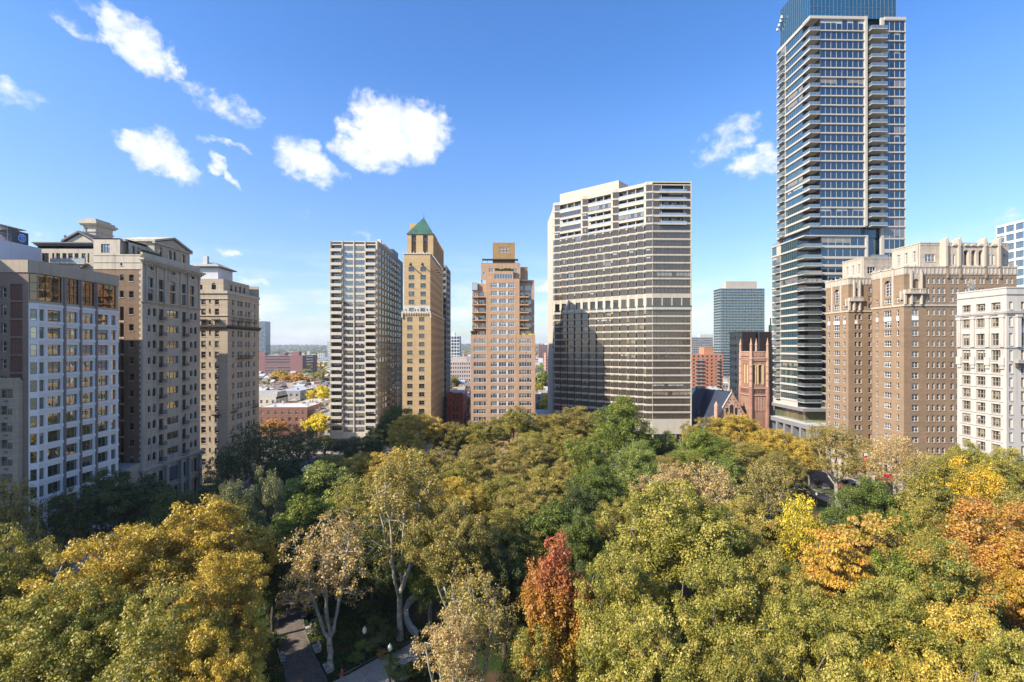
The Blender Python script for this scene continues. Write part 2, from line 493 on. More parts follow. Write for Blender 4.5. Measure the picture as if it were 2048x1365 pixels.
# white looping S stroke inside the disc
def stroke(pts, wd, d0, d1, mat):
    for (a, b), (c, d) in zip(pts, pts[1:]):
        dx, dz = c-a, d-b; l = math.hypot(dx, dz) or 1; nx, nz = -dz/l*wd/2, dx/l*wd/2
        lg.ext(frK, [(a-nx, b-nz), (c-nx, d-nz), (c+nx, d+nz), (a+nx, b+nz)], d0, d1, mat)
sp = [(uc+.42*math.cos(t), zc+.27+.24*math.sin(t)) for t in np.linspace(.3, math.pi*1.25, 8)]+[(uc+.42*math.cos(t), zc-.27+.24*math.sin(t)) for t in np.linspace(math.pi*.25, -math.pi*.85, 8)]
stroke(sp, .17, .16, .19, wh)
lg.build('logo', cu)
hd = MB()
for yy in np.linspace(y0-9, y0+2, 5):
    for xx in (-116.6, -119): hd.cyl(xx, yy, 68.05, 71.9, .07, .07, metal, 6)
hd.box(frK, -9, 4, -4.6, -.3, 71.85, 72.05, metal); hd.box(frK, -9, .2, -.2, -.1, 70.0, 70.1, metal)
hd.build('canopy', cu)

# ---- classical stone and brick apartment house
limest = stone('limestone', (.50, .44, .35), .18, .85, .35)
limegr = stone('grey_limestone', (.45, .38, .30), .18, .85, .35)
brnbrick = stone('brown_brick', (.23, .155, .10), .28, .9, .2, course=.3)
BX, BY0, BY1 = -86.0, 122.4, 145.5
B_ = Bld('apartment_building', 'ornate classical apartment house with pediments and arched windows, behind the banded block', 'apartment building', -100, 134)
frB = Fr(BX, BY0, NORTH); WB = BY1-BY0
for nm, c, r_, ar in (('Bs', 1, 2, False), ('Ba', 1, 2, True), ('B2', 2, 2, False), ('B3', 3, 1, False)):
    style(nm, c, r_, blackfr, gl_mirror if nm == 'B3' else gl_dark, ar, .35, limegr, .07, None)
cb = colsX(BX, BY0, [(295.5, 301.5), (305, 313), (318, 327.5), (334.5, 357.5), (364.5, 372.5), (380, 385.3), (388.5, 394)])
tops = 52.85; fl = 3.97
ops = []
balc = B_.mb('balcony')
for k in range(10):
    zt = tops-fl*k
    ops += [(*cb[0], zt-1.75, zt-.1, 'Ba'), (*cb[1], zt-1.9, zt+.15, 'Ba'),
            (*cb[2], zt-2.75, zt+.05, 'B2'), (*cb[3], zt-1.85, zt, 'B3'), (*cb[4], zt-2.75, zt+.05, 'B2'),
            (*cb[5], zt-1.75, zt-.1, 'Ba'), (*cb[6], zt-1.9, zt+.15, 'Ba')]
    for c in (cb[2], cb[4]):
        balc.box(frB, c[0]-.25, c[1]+.25, 0, .8, zt-3.0, zt-2.8, limegr)
        for u in np.linspace(c[0]-.2, c[1]+.2, 9): balc.box(frB, u-.02, u+.02, .72, .76, zt-2.8, zt-1.95, blackfr)
        balc.box(frB, c[0]-.22, c[1]+.22, .70, .78, zt-1.98, zt-1.9, blackfr)
        for u in (c[0]-.2, c[1]+.2):
            for d in (.2, .45): balc.box(frB, u-.02, u+.02, d-.02, d+.02, zt-2.8, zt-1.95, blackfr)
            balc.box(frB, u-.03, u+.03, 0, .78, zt-1.98, zt-1.9, blackfr)
    for c0, c1 in ((cb[0][0], cb[1][1]), (cb[5][0], cb[6][1])):
        B_.mb('string_course').box(frB, c0-.4, c1+.4, 0, .14, zt-2.35, zt-2.2, limegr)
# bowed end bays stand slightly proud, pilaster strips between
at = colsX(BX, BY0, [(295.5, 307), (317, 327.5), (340, 351), (364, 372), (380, 389)])
for k, (za, zb) in enumerate(((58.0, 60.4), (54.7, 57.5))):
    for i, c in enumerate(at): ops.append((*c, za, zb, 'B2'))
for c in (at[0], at[2], at[4]): ops.append((c[0]-.1, c[1]+.1, 62.4, 63.1, 'Bs'))
# base storeys
for c in (cb[0], cb[1], cb[2], cb[3], cb[4], cb[5], cb[6]):
    w = (c[1]-c[0]); g_ = .3 if w < 1.4 else 0
    ops.append((c[0]-g_*.3, c[1]+g_*.3, 8.2, 12.0, 'B2')); ops.append((c[0]-g_*.3, c[1]+g_*.3, 2.2, 6.4, 'B2'))
B_.facade(frB, WB, 0, 65.0, ops, limegr, vprob=.3)
tr = B_.mb('cornice')
def cornice(m, fr, a, b, z, h, d, mat, n=3):
    for i in range(n):
        m.box(fr, a-d*(i+1)/n, b+d*(i+1)/n, -.2, d*(i+1)/n, z+h*i/n, z+h*(i+1)/n-(0 if i == n-1 else 0), mat)
cornice(tr, frB, 0, WB, 63.5, 1.1, 1.1, limest)
cornice(tr, frB, 0, WB, 53.9, .5, .45, limegr)
cornice(tr, frB, 0, WB, 13.0, .9, .9, limest)
cornice(tr, frB, 0, WB, 6.9, .4, .35, limest, 2)
for u in np.linspace(.5, WB-.5, 26): tr.box(frB, u-.14, u+.14, .3, .85, 63.3, 63.75, limest)
pl = B_.mb('pilaster')
for px in (292.5, 313.5, 330, 361, 376, 398):
    u = atX(px, BX)-BY0
    u = min(max(u, .3), WB-.3)
    pl.box(frB, u-.28, u+.28, 0, .22, 54.6, 63.3, limegr)
    pl.box(frB, u-.36, u+.36, 0, .30, 62.6, 63.2, limegr)
for px in (292, 331.5, 360.5, 376.5, 398):
    u = min(max(atX(px, BX)-BY0, .45), WB-.45)
    pl.cyl(BX+.45, BY0+u, .8, 12.6, .42, .36, limest, 10)
    pl.box(frB, u-.55, u+.55, 0, .95, 12.5, 13.0, limest); pl.box(frB, u-.55, u+.55, 0, .95, 0, .8, limest)
for (c, z) in [((at[i][0], at[i][1]), 60.9) for i in (0, 2, 4)]:
    n = 12; r = (c[1]-c[0])/2+.35; uc = (c[0]+c[1])/2
    for t in range(n):
        a0, a1 = math.pi*t/n, math.pi*(t+1)/n
        pl.ext(frB, [(uc+r*math.cos(a0), z+r*.75*math.sin(a0)), (uc+(r+.25)*math.cos(a0), z+(r+.25)*.75*math.sin(a0)), (uc+(r+.25)*math.cos(a1), z+(r+.25)*.75*math.sin(a1)), (uc+r*math.cos(a1), z+r*.75*math.sin(a1))], 0, .12, limest)
# quoins on both edges
for i in range(70):
    z = 14+.72*i
    if z > 62.5: break
    w = .75 if i % 2 else .42
    B_.mb('quoin').box(Fr(BX-14, BY0, EAST), 14-w, 14.02, 0, .05, z, z+.7, limest)
# parapet terrace and the attic pavilion with its pediment
pa = B_.mb('parapet')
pa.box(frB, 0, WB, -.5, 0, 65.0, 66.2, limest)
PX_ = BX-2.4
py0, py1 = atX(309, PX_), atX(379.5, PX_)
frP = Fr(PX_, py0, NORTH); WP = py1-py0
style('Bp', 1, 2, blackfr, gl_mirror, True, .3, limest, .07)
pc = [(a-py0, b-py0) for a, b in ((atX(317, PX_), atX(325, PX_)), (atX(337, PX_), atX(344, PX_)), (atX(346.5, PX_), atX(352.5, PX_)), (atX(364.5, PX_), atX(370.5, PX_)))]
B_.facade(frP, WP, 64.5, 70.2, [(a, b, 66.0, 69.3, 'Bp') for a, b in pc], limegr)
pav = B_.mb('pavilion')
pav.ext(Fr(PX_-8, py0, EAST), [(0, 64.5), (7.999, 64.5), (7.999, 70.2), (0, 70.2)], -.3, -.002, limest)
ped = B_.mb('pediment')
def pediment(m, fr, w, z, h, depth, mat, over=.6, inner=None):
    m.ext(fr, [(0, z), (w, z), (w/2, z+h)], -depth, -.02, inner or mat)
    for sgn in (0, 1):
        a = (-over, z+.05) if sgn == 0 else (w+over, z+.05)
        c = (w/2, z+h+.35)
        q = [a, (a[0], a[1]+.5), (c[0], c[1]+.45), c]
        if sgn: q = q[::-1]
        m.ext(fr, q, -depth-.1, .5, mat)
    m.box(fr, -over, w+over, -.1, .5, z-.35, z+.02, mat)
pediment(ped, frP, WP, 70.2, 2.0, 9, limest, inner=limegr)
# arcaded link walls behind the terrace
frLk = Fr(PX_-2.0, BY0+1.5, NORTH)
B_.facade(frLk, py0-BY0-1.5, 64.5, 69.4, [(1.2+1.7*i, 2.3+1.7*i, 65.6, 68.3, 'Bp') for i in range(int((py0-BY0-4)/1.7))], limest)
B_.mb('roof').extz([(-98.3, BY0+.6), (PX_-2.0, BY0+.6), (PX_-2.0, BY1), (-98.3, BY1)], 68.9, 69.45, roofgrey)
# east wall: brick below, stone above
EB0 = atY(187, BY0)
frBe = Fr(EB0, BY0, EAST); WBe = BX-EB0
style('Be', 1, 2, greymul, gl_dark, False, .25, brnbrick, .06, limest)
style('Bea', 1, 2, greymul, gl_dark, True, .25, brnbrick, .06, limest)
def ce(a, b): return (atY(a, BY0)-EB0, atY(b, BY0)-EB0)
w1 = ce(258, 267.3); w2 = ce(239.5, 247.5); w3 = (w2[0]-5, w2[1]-5)
ops = []
for k in range(13):
    zt = 60.7-3.97*k
    if zt < 4: break
    ops.append((*w1, zt-1.6, zt, 'Be'))
    if k < 2: ops.append((*w2, zt-1.5, zt+.1, 'Bea' if k == 0 else 'Be'))
    ops.append((*w3, zt-1.6, zt, 'Be'))
zz = 50.2+3.1
lw = []
for k in range(12):
    zt = 53.0-3.97*k
    if zt < 6: break
    ops.append((*w2, zt-3.3, zt, 'loggia')); lw.append((zt-3.3, zt))
B_.facade(frBe, WBe, 0, 62.0, ops, brnbrick, vprob=.4)
lg_ = B_.mb('light_shaft')
for za, zb in lw:
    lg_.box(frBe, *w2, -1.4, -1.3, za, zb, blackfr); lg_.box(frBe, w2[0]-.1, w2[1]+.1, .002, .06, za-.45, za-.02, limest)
B_.facade(frBe, WBe, 62.0, 65.6, [(*ce(240.5, 244.5), 62.9, 63.7, 'Be')], limest)
for z in (62.0, 63.6, 65.3): B_.mb('string_course').box(frBe, 0, WBe, .002, .10, z, z+.16, limest)
# upper stone house on the east edge
ux0, ux1 = atY(187, BY0+.3), atY(240, BY0+.3)
frU = Fr(ux0, BY0+.3, EAST)
style('Bu', 3, 1, blackfr, gl_dark2, False, .2, limest, .1)
B_.facade(frU, ux1-ux0, 65.6, 69.5, [(atY(202, BY0+.3)-ux0, atY(219.5, BY0+.3)-ux0, 66.0, 68.1, 'Bu')], limest)
B_.wall.extz([(ux0, BY0+.3), (ux1, BY0+.3), (ux1, BY1-1), (ux0, BY1-1)], 69.2, 69.52, limest, roofgrey)
frUn = Fr(ux1, BY0+.3, NORTH)
B_.facade(frUn, 20, 65.6, 69.19, [(3+2.5*i, 4.2+2.5*i, 66.2, 68.4, 'Bp') for i in range(4)], limest)
tb = B_.mb('terrace_planter')
tb.box(frB, .3, 7.0, -1.2, -.55, 66.2, 66.9, plain('hedge_dark', (.03, .05, .02), .9, var=.5, scale=4))
# left wing, further back, with balcony, pediment
wy = 131.0
wx0, wx1 = atY(75, wy), atY(191, wy)
frV = Fr(wx0, wy, EAST); WV = wx1-wx0
style('Bv', 2, 2, blackfr, gl_dark2, False, .3, limest, .08)
cv = lambda *p: [(atY(a, wy)-wx0, atY(b, wy)-wx0) for a, b in p]
zr = 65.0
ops = [(*c, zr, zr+2.4, 'Bv') for c in cv((83.5, 97.5), (104, 108.5), (112, 120), (124.5, 133), (136, 145.5), (149, 157), (163, 171.5), (175, 178.5), (188, 190.8))]
ops += [(*c, zr-4.3, zr-2.3, 'Bv') for c in cv((84, 97), (126, 145), (149, 153))]
B_.facade(frV, WV, 0, 69.2, ops, limest, vprob=.3)
cornice(tr, frV, 0, WV, 69.2, .9, .8, plain('lead_roof', (.13, .125, .12), .6))
B_.wall.extz([(wx0, wy), (wx1, wy), (wx1, wy+12), (wx0, wy+12)], 68.6, 69.3, limest, roofgrey)
B_.wall.quad(Fr(wx1, wy, NORTH), [(0, 0, 60), (12, 0, 60), (12, 0, 69.2), (0, 0, 69.2)], limest)
c = cv((131, 190))[0]
pm = MB()
ped2 = B_.mb('pediment')
frV2 = Fr(wx0+c[0], wy-.2, EAST)
pediment(ped2, frV2, c[1]-c[0], 70.1, 2.2, 6, plain('lead_roof', (.13, .125, .12), .6), inner=limest)
bc = cv((110, 178))[0]
b2 = B_.mb('balcony')
b2.ext(frV, [(bc[0], 64.4), (bc[1], 64.4), (bc[1]-.8, 63.9), (bc[1]-2.5, 62.4), (bc[0]+2.5, 62.4), (bc[0]+.6, 63.9)], .002, 1.1, limest)
b2.box(frV, bc[0], bc[1], .002, 1.4, 64.4, 64.7, limest)
for u in np.linspace(bc[0], bc[1], 8): b2.box(frV, u-.04, u+.04, 1.3, 1.37, 64.7, 65.9, metal)
b2.box(frV, bc[0], bc[1], 1.31, 1.36, 64.8, 65.75, plain('balcony_panel', (.35, .42, .42), .2)); b2.box(frV, bc[0], bc[1], 1.28, 1.4, 65.85, 65.95, metal)
# chimney tower
chy = 137.0
cx0, cx1 = atY(166.5, chy), atY(191, chy)
ch = B_.mb('chimney'); zb, zt = 69.2, hz(440, -115, chy)
ch.extz([(cx0, chy), (cx1, chy), (cx1, chy+6), (cx0, chy+6)], zb, zt-1.5, limest)
for i, (e, za, zb2) in enumerate(((.25, zt-3.2, zt-2.9), (.5, zt-1.5, zt-1.1), (.85, zt-1.1, zt-.6), (.4, zt-.6, zt), (-.3, zt, zt+.5))):
    ch.extz([(cx0-e, chy-e), (cx1+e, chy-e), (cx1+e, chy+6+e), (cx0-e, chy+6+e)], za, zb2+.001, limest, roofpale)
for (a, b) in ((cx0+.4, cx0+.5), (cx1-.5, cx1-.4)): ch.box(Fr(0, chy, EAST), a, b, .002, .05, zt-7, zt-3.4, limegr)
vn = B_.mb('roof_vent')
for (px, yy) in ((347, 140), (352, 140)): pass
for px, z, r_ in ((272, 70.3, .5), (281, 70.3, .5), (130, 71.5, .2), (172, 73.5, .25)):
    x = atY(px, 133); vn.cyl(x, 133, 69.3, z+.6, r_, r_, metal, 8); vn.cyl(x, 133, z+.6, z+.9, r_*1.5, r_*1.5, greymul, 8)
B_.wall.quad(W0, [(BX, -BY1, 0), (-118, -BY1, 0), (-118, -BY1, 65), (BX, -BY1, 65)], brnbrick)
B_.wall.quad(Fr(-118, BY1, SOUTH), [(0, 0, 0), (BY1-BY0, 0, 0), (BY1-BY0, 0, 65), (0, 0, 65)], brnbrick)
low = B_.mb('low_annex')
low.extz([(atY(232, 117.5), 116.0), (atY(262, 117.5), 116.0), (BX-.4, 122.3), (-100, 122.3)], 0, 15.5, beigebr, roofgrey)
B_.finish(panes=True)

# ---- beige brick hotel-like block further along
beige2 = stone('buff_brick', (.48, .395, .29), .16, .9, .25, course=.35)
C_ = Bld('apartment_building', 'plain buff brick tower with dark iron cornice and stepped roof, third along the left side', 'apartment building', -95, 170)
CX, CY0, CY1 = -86.0, 160.0, 180.6
style('Cs', 1, 2, whitefr, gl_dark, False, .2, beige2, .07, limest)
style('Ct', 1, 1, blackfr, gl_dark, False, .2, beige2, .05, limest)
style('Ca', 2, 2, whitefr, gl_dark, True, .25, beige2, .07, limest)
CE0 = -108.0
frCe = Fr(CE0, CY0, EAST); WCe = CX-CE0
cc = lambda *p: [(atY(220+a/3.25, CY0)-CE0, atY(220+b/3.25, CY0)-CE0) for a, b in p]
ce1 = cc((592, 622), (643, 655), (680, 708))
ops = []
fz = 3.38
z0c = 43+(697-(400+848/3.25))*.158
for k in range(13):
    zt = z0c-fz*k
    for i, c in enumerate(ce1): ops.append((*c, zt-(2.0 if i != 1 else 1.4), zt, 'Ct' if i == 1 else 'Cs'))
    c = ce1[0]; ops.append((c[0]-5.0, c[1]-5.0, zt-2.0, zt, 'Cs')); ops.append((c[0]-8.5, c[1]-8.5, zt-2.0, zt, 'Cs'))
for zt in (43+(697-(400+640/3.25))*.158, 43+(697-(400+708/3.25))*.158, 43+(697-(400+782/3.25))*.158):
    for i, c in enumerate(ce1): ops.append((*c, zt-(2.0 if i != 1 else 1.4), zt, 'Ct' if i == 1 else 'Cs'))
    c = ce1[0]; ops.append((c[0]-5.0, c[1]-5.0, zt-2.0, zt, 'Cs'))
ops = sorted(set(ops))
C_.facade(frCe, WCe, 0, 61.0, ops, beige2, vprob=.85)
frCn = Fr(CX, CY0, NORTH); WCn = CY1-CY0
cn = [(atX(220+a/3.25, CX)-CY0, atX(220+b/3.25, CX)-CY0) for a, b in ((792, 808), (829, 843), (848, 862), (880, 892), (897, 910), (930, 944))]
ops = []
zs_ = [z0c-fz*k for k in range(13)]+[43+(697-(400+t/3.25))*.158 for t in (640, 708, 782)]
for zt in zs_:
    for c in cn: ops.append((*c, zt-2.0, zt, 'Cs'))
C_.facade(frCn, WCn, 0, 61.0, ops, beige2, vprob=.85)
iron = plain('dark_iron', (.07, .055, .045), .7)
ci = C_.mb('cornice')
for fr, w in ((frCe, WCe), (frCn, WCn)):
    zc1 = 43+(697-(400+822/3.25))*.158
    ci.box(fr, -.3, w+.3, -.1, .7, zc1-.2, zc1+.4, iron); ci.box(fr, -.2, w+.2, -.1, .35, zc1-.8, zc1-.2, iron)
    for u in np.linspace(.3, w-.3, 34): ci.box(fr, u-.1, u+.1, .35, .6, zc1-.75, zc1-.2, iron)
    zc2 = 43+(697-(400+755/3.25))*.158
    ci.box(fr, -.1, w+.1, -.1, .25, zc2, zc2+.35, limest)
    ci.box(fr, -.1, w+.1, -.1, .3, 60.3, 61.15, limest); ci.box(fr, -.1, w+.1, -.1, .2, 58.5, 58.8, limest)
b3 = C_.mb('balcony')
def iron_balcony(m, fr, a, b, z, d=.9):
    m.box(fr, a, b, .002, d, z-.25, z, iron)
    for u in np.linspace(a, b, max(4, int((b-a)/.35))): m.box(fr, u-.03, u+.03, d-.06, d, z, z+.95, iron)
    m.box(fr, a, b, d-.08, d+.02, z+.9, z+1.0, iron)
for c in ce1[::2]: iron_balcony(b3, frCe, c[0]-.5, c[1]+.5, 43+(697-(400+778/3.25))*.158)
for c in cn: iron_balcony(b3, frCn, c[0]-.3, c[1]+.3, 43+(697-(400+778/3.25))*.158-.2, .6)
iron_balcony(b3, frCn, cn[1][0]-.3, cn[4][1]+.3, 43+(697-(400+1030/3.25))*.165, .9)
iron_balcony(b3, frCe, ce1[2][0]-.7, ce1[2][1]+.7, 43+(697-(740+290/3.25))*.158, .9)
iron_balcony(b3, frCn, cn[0][0]-.5, cn[0][1]+.5, 43+(697-(740+280/3.25))*.158, .9)
iron_balcony(b3, frCn, cn[5][0]-.5, cn[5][1]+.5, 43+(697-(740+250/3.25))*.17, .9)
# setback storeys and roof house
sb = C_.mb('upper_storey')
frS = Fr(CE0, CY0+2.2, EAST)
style('Cu', 1, 2, blackfr, gl_dark, True, .2, beige2, .06)
C_.facade(frS, WCe-2.5, 61.0, 65.2, [(atY(203+220, CY0+2.2)-CE0, atY(432, CY0+2.2)-CE0, 61.8, 64.0, 'Cu'), (atY(398, CY0+2.2)-CE0, atY(405, CY0+2.2)-CE0, 61.8, 63.3, 'Ct')], beige2)
frS2 = Fr(CX-2.5, CY0+2.2, NORTH)
C_.facade(frS2, WCn-4, 61.0, 65.19, [(4+2.8*i, 5.4+2.8*i, 61.8, 64.0, 'Cu') for i in range(4)], beige2)
sb.extz([(CE0, CY0+2.3), (CX-2.6, CY0+2.3), (CX-2.6, CY1-2), (CE0, CY1-2)], 64.8, 65.21, beige2, roofpale)
sb.extz([(CE0, CY0+.3), (CX-.3, CY0+.3), (CX-.3, CY1), (CE0, CY1)], 60.6, 60.9, roofgrey)
rh = C_.mb('roof_house')
rx0, rx1 = atY(380, 167), atY(436, 167)
wpaint = stone('pale_paint', (.55, .55, .55), .1, .7, .2)
rh.extz([(rx0, 167), (rx1, 167), (rx1, 176), (rx0, 176)], 65.2, 69.6, wpaint)
rh.extz([(rx0-1, 166), (rx1+1, 166), (rx1+1, 177), (rx0-1, 177)], 69.6, 69.9, blackfr)
b_ = len(rh.v)
e = 1.0
rh.poly([(rx0-e, 166, 69.9), (rx1+e, 166, 69.9), (rx1-2.5, 169.5, 71.6), (rx0+2.5, 169.5, 71.6)], roofgrey)
rh.poly([(rx1+e, 166, 69.9), (rx1+e, 177, 69.9), (rx1-2.5, 173.5, 71.6), (rx1-2.5, 169.5, 71.6)], roofgrey)
rh.poly([(rx0+2.5, 169.5, 71.6), (rx1-2.5, 169.5, 71.6), (rx1-2.5, 173.5, 71.6), (rx0+2.5, 173.5, 71.6)], roofgrey)
rh.poly([(rx0-e, 177, 69.9), (rx0-e, 166, 69.9), (rx0+2.5, 169.5, 71.6), (rx0+2.5, 173.5, 71.6)], roofgrey)
ch = C_.mb('chimney'); cxx = atY(410, 168); ch.extz([(cxx-.7, 168), (cxx+.7, 168), (cxx+.7, 169.2), (cxx-.7, 169.2)], 70, 73.6, wpaint)
C_.wall.quad(W0, [(CX, -CY1, 0), (CE0, -CY1, 0), (CE0, -CY1, 65), (CX, -CY1, 65)], beige2)
C_.finish(panes=True)
# ================================================================ WEST SIDE (centre)
# ---- concrete balcony slab block
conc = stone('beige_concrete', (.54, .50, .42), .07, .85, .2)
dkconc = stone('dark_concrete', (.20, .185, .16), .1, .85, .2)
D_ = Bld('apartment_building', 'long concrete slab block with stacked balconies on its narrow end, left of the green-roofed tower', 'apartment building', -70, 266)
DY = 240.0; DX0, DX1 = atY(660, DY), atY(757, DY); DYE = 300.0
frD = Fr(DX0, DY, EAST); WD = DX1-DX0
px5 = lambda z: 640+z/5.25
uD = lambda z: atY(px5(z), DY)-DX0
sp, nfl = 3.316, 29
zT = 43+213*.2399
style('Dw', 5, 2, greymul, gl_dark2, False, .1, conc, .1)
style('Dd', 3, 1, bronzefr, gl_dark, False, .05, conc, .08)
bl_ = D_.mb('balcony')
zb0 = 43+(697-499.5)*.2399
ops = []
for k in range(nfl):
    zt = zb0-sp*k       # top of balcony parapet
    zf = zt-1.2        # floor
    if zf < 1: break
    for a, b in ((uD(125), uD(230)), (uD(483), uD(585))):
        ops.append((a, b, zf, zf+3.0, 'hole'))
        D_.win(frD, a+.15, b-.1, zf+.1, zf+2.75, 'Dd', sh=-1.35, vprob=.4)
        bl_.box(frD, a-.15, b+.1, -.2, 1.15, zf-.15, zf-.003, conc)
        bl_.box(frD, a-.15, b+.1, 1.05, 1.15, zf, zt, conc)
        bl_.box(frD, a-.15, a-.05, 0.002, 1.05, zf, zt, conc); bl_.box(frD, b, b+.1, 0.002, 1.05, zf, zt, conc)
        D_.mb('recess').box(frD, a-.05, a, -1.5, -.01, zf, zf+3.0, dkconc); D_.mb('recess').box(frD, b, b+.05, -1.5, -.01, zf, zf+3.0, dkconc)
    for a, b in ((uD(246), uD(350)), (uD(366), uD(470))):
        ops.append((a, b, zf+.2, zf+2.45, 'Dw'))
D_.facade(frD, WD, 0, zT-1.6, ops, conc, vprob=.75)
for a, b in ((uD(125), uD(230)), (uD(246), uD(350)), (uD(366), uD(470)), (uD(483), uD(585))): pass
D_.facade(frD, WD, zT-1.6, zT, [(a+.1, b-.1, zT-1.35, zT-.55, 'hole') for a, b in ((uD(125), uD(230)), (uD(246), uD(350)), (uD(366), uD(470)), (uD(483), uD(585)))], conc)
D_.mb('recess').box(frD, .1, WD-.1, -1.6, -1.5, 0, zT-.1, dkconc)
pr = D_.mb('pilaster')
for z in (110, 237, 357, 477, 600):
    u = uD(z); pr.box(frD, u-.14, u+.14, .002, .35, 0, zT, conc)
pr.box(frD, uD(612), WD, .002, .25, 0, zT, dkconc)
# long north side
frDn = Fr(DX1, DY, NORTH); WDn = DYE-DY
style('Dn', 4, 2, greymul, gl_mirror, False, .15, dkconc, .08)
ops = []
for k in range(nfl):
    zf = zb0-sp*k-1.2
    if zf < 1: break
    u = 1.6
    while u < WDn-6:
        ops.append((u, u+5.2, zf+.2, zf+2.5, 'Dn')); u += 6.0
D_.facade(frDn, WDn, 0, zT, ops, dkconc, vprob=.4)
nb = D_.mb('side_balcony')
for k in range(nfl):
    zf = zb0-sp*k-1.2
    if zf < 1: break
    for u in (25.4, 37.4):
        nb.box(frDn, u, u+5.6, .002, 1.1, zf-.15, zf, conc); nb.box(frDn, u, u+5.6, 1.0, 1.1, zf, zf+.95, conc)
D_.mb('roof').extz([(DX0+.2, DY+.3), (DX1-.2, DY+.3), (DX1-.2, DYE), (DX0+.2, DYE)], zT-.5, zT-.2, roofpale)
D_.wall.quad(Fr(DX0, DYE, SOUTH), [(0, 0, 0), (DYE-DY, 0, 0), (DYE-DY, 0, zT), (0, 0, zT)], conc)
D_.wall.quad(W0, [(DX1, -DYE, 0), (DX0, -DYE, 0), (DX0, -DYE, zT), (DX1, -DYE, zT)], conc)
ph = D_.mb('penthouse')
ph.extz([(-69.5, 257), (-59, 257), (-59, 276), (-69.5, 276)], zT-.2, zT+2.2, stone('pink_render', (.5, .42, .36), .1), roofpale)
ph.extz([(-62.2, 255), (-60.3, 255), (-60.3, 257), (-62.2, 257)], zT-.2, zT+4.2, conc)
ph.extz([(-63.2, 277), (-58.7, 277), (-58.7, 290), (-63.2, 290)], zT-.2, zT+3.6, dkpanel)
D_.finish()

# ---- tan brick tower with green pyramid
tanbr = stone('tan_brick', (.52, .365, .195), .16, .9, .15, course=.4)
cream = stone('cream_stone', (.58, .54, .47), .1, .8, .25)
E_ = Bld('apartment_building', 'slender tan brick tower with green tiled pyramid roof and white stone terrace bands', 'apartment building', -36, 240)
EY_ = 212.0
def uE(px): return atY(px, EY_)
EX0_, EX1_ = uE(804.5), uE(862)
EYE = 262.0
style('Ew', 2, 2, tanfr, gl_dark, False, .22, tanbr, .06, limest)
style('Ewn', 1, 2, tanfr, gl_dark, False, .22, tanbr, .06, limest)
style('Ea', 1, 2, tanfr, gl_dark2, True, .25, tanbr, .06, limest)
zL = 43+(697-626)*.2115
frEe = Fr(EX0_, EY_, EAST); WEe = EX1_-EX0_
ops = []
for k in range(15):
    zt = 43+(697-634.5)*.2115-3.53*k
    for a, b in ((814.3, 825.2), (838, 849)):
        ops.append((uE(a)-EX0_, uE(b)-EX0_, zt-1.85, zt, 'Ew'))
E_.facade(frEe, WEe, 0, zL, ops, tanbr, vprob=.1)
frEn = Fr(EX1_, EY_, NORTH); WEn = EYE-EY_
ops = []
for k in range(15):
    zt = 43+(697-634.5)*.2115-3.53*k
    for i in range(15): ops.append((1.6+3.15*i, 3.0+3.15*i, zt-1.85, zt, 'Ewn'))
E_.facade(frEn, WEn, 0, zL, ops, tanbr, vprob=.3)
fz_ = E_.mb('frieze')
for fr, w in ((frEe, WEe), (frEn, WEn)):
    fz_.box(fr, -.35, w+.35, -.1, .35, zL-.1, zL+.35, cream)
    for u in np.linspace(.4, w-.4, int(w/1.0)): fz_.box(fr, u-.22, u+.22, .002, .3, zL-1.1, zL-.5, tanbr); fz_.box(fr, u-.3, u+.3, .002, .36, zL-.5, zL-.1, cream)
fz_.box(frEe, -.3, .3, .002, .5, zL-2.2, zL, cream); fz_.box(frEe, WEe-.3, WEe+.1, .002, .5, zL-2.2, zL, cream)
# second stage
Y2 = EY_+1.2; x20, x21 = atY(808, Y2), atY(860.5, Y2)
z2 = 43+(697-509)*.2127
fr2 = Fr(x20, Y2, EAST); W2 = x21-x20
ops = []
for k in range(5):
    zt = 43+(697-534.5)*.2127-3.5*k
    for a, b in ((817.3, 828.8), (841, 852)): ops.append((atY(a, Y2)-x20, atY(b, Y2)-x20, zt-1.9, zt, 'Ew'))
zw = 43+(697-612)*.2127
E_.facade(fr2, W2, zw, z2, [o for o in ops if o[2] > zw], tanbr, vprob=.15)
E_.facade(fr2, W2, zL-.2, zw, [(atY(a, Y2)-x20, atY(b, Y2)-x20, zL+.6, zL+2.2, 'Ew') for a, b in ((818, 828), (841, 851))], cream)
fr2n = Fr(x21, Y2, NORTH); W2n = EYE-Y2-.5
ops = []
for k in range(6):
    zt = 43+(697-534.5)*.2127-3.5*k
    for i in range(14): ops.append((1.4+3.15*i, 2.8+3.15*i, zt-1.9, zt, 'Ewn'))
E_.facade(fr2n, W2n, zL-.2, z2, ops, tanbr, vprob=.4)
for u in (16, 23, 30): E_.mb('flag_bracket').box(fr2n, u, u+.25, .002, 1.6, z2-4.5, z2-4.2, iron)
for a in (821, 844.5):
    u = atY(a, Y2)-x20; E_.mb('flag_bracket').box(fr2, u-.15, u+.15, .002, 2.6, z2-5.0, z2-4.6, iron); E_.mb('flag_bracket').box(fr2, u-.15, u+.15, .002, .3, z2-5.0, z2-3.6, iron)
te = E_.mb('terrace_wall')
te.box(fr2, -.25, W2+.25, -.4, .25, z2, z2+.3, cream)
for u in np.linspace(0, W2, 9): te.cyl(x20+u, Y2-.0, z2+.3, z2+1.1, .22, .12, cream, 6)
te.box(fr2n, 0, W2n, -.4, .2, z2, z2+.3, cream)
ur = E_.mb('urn')
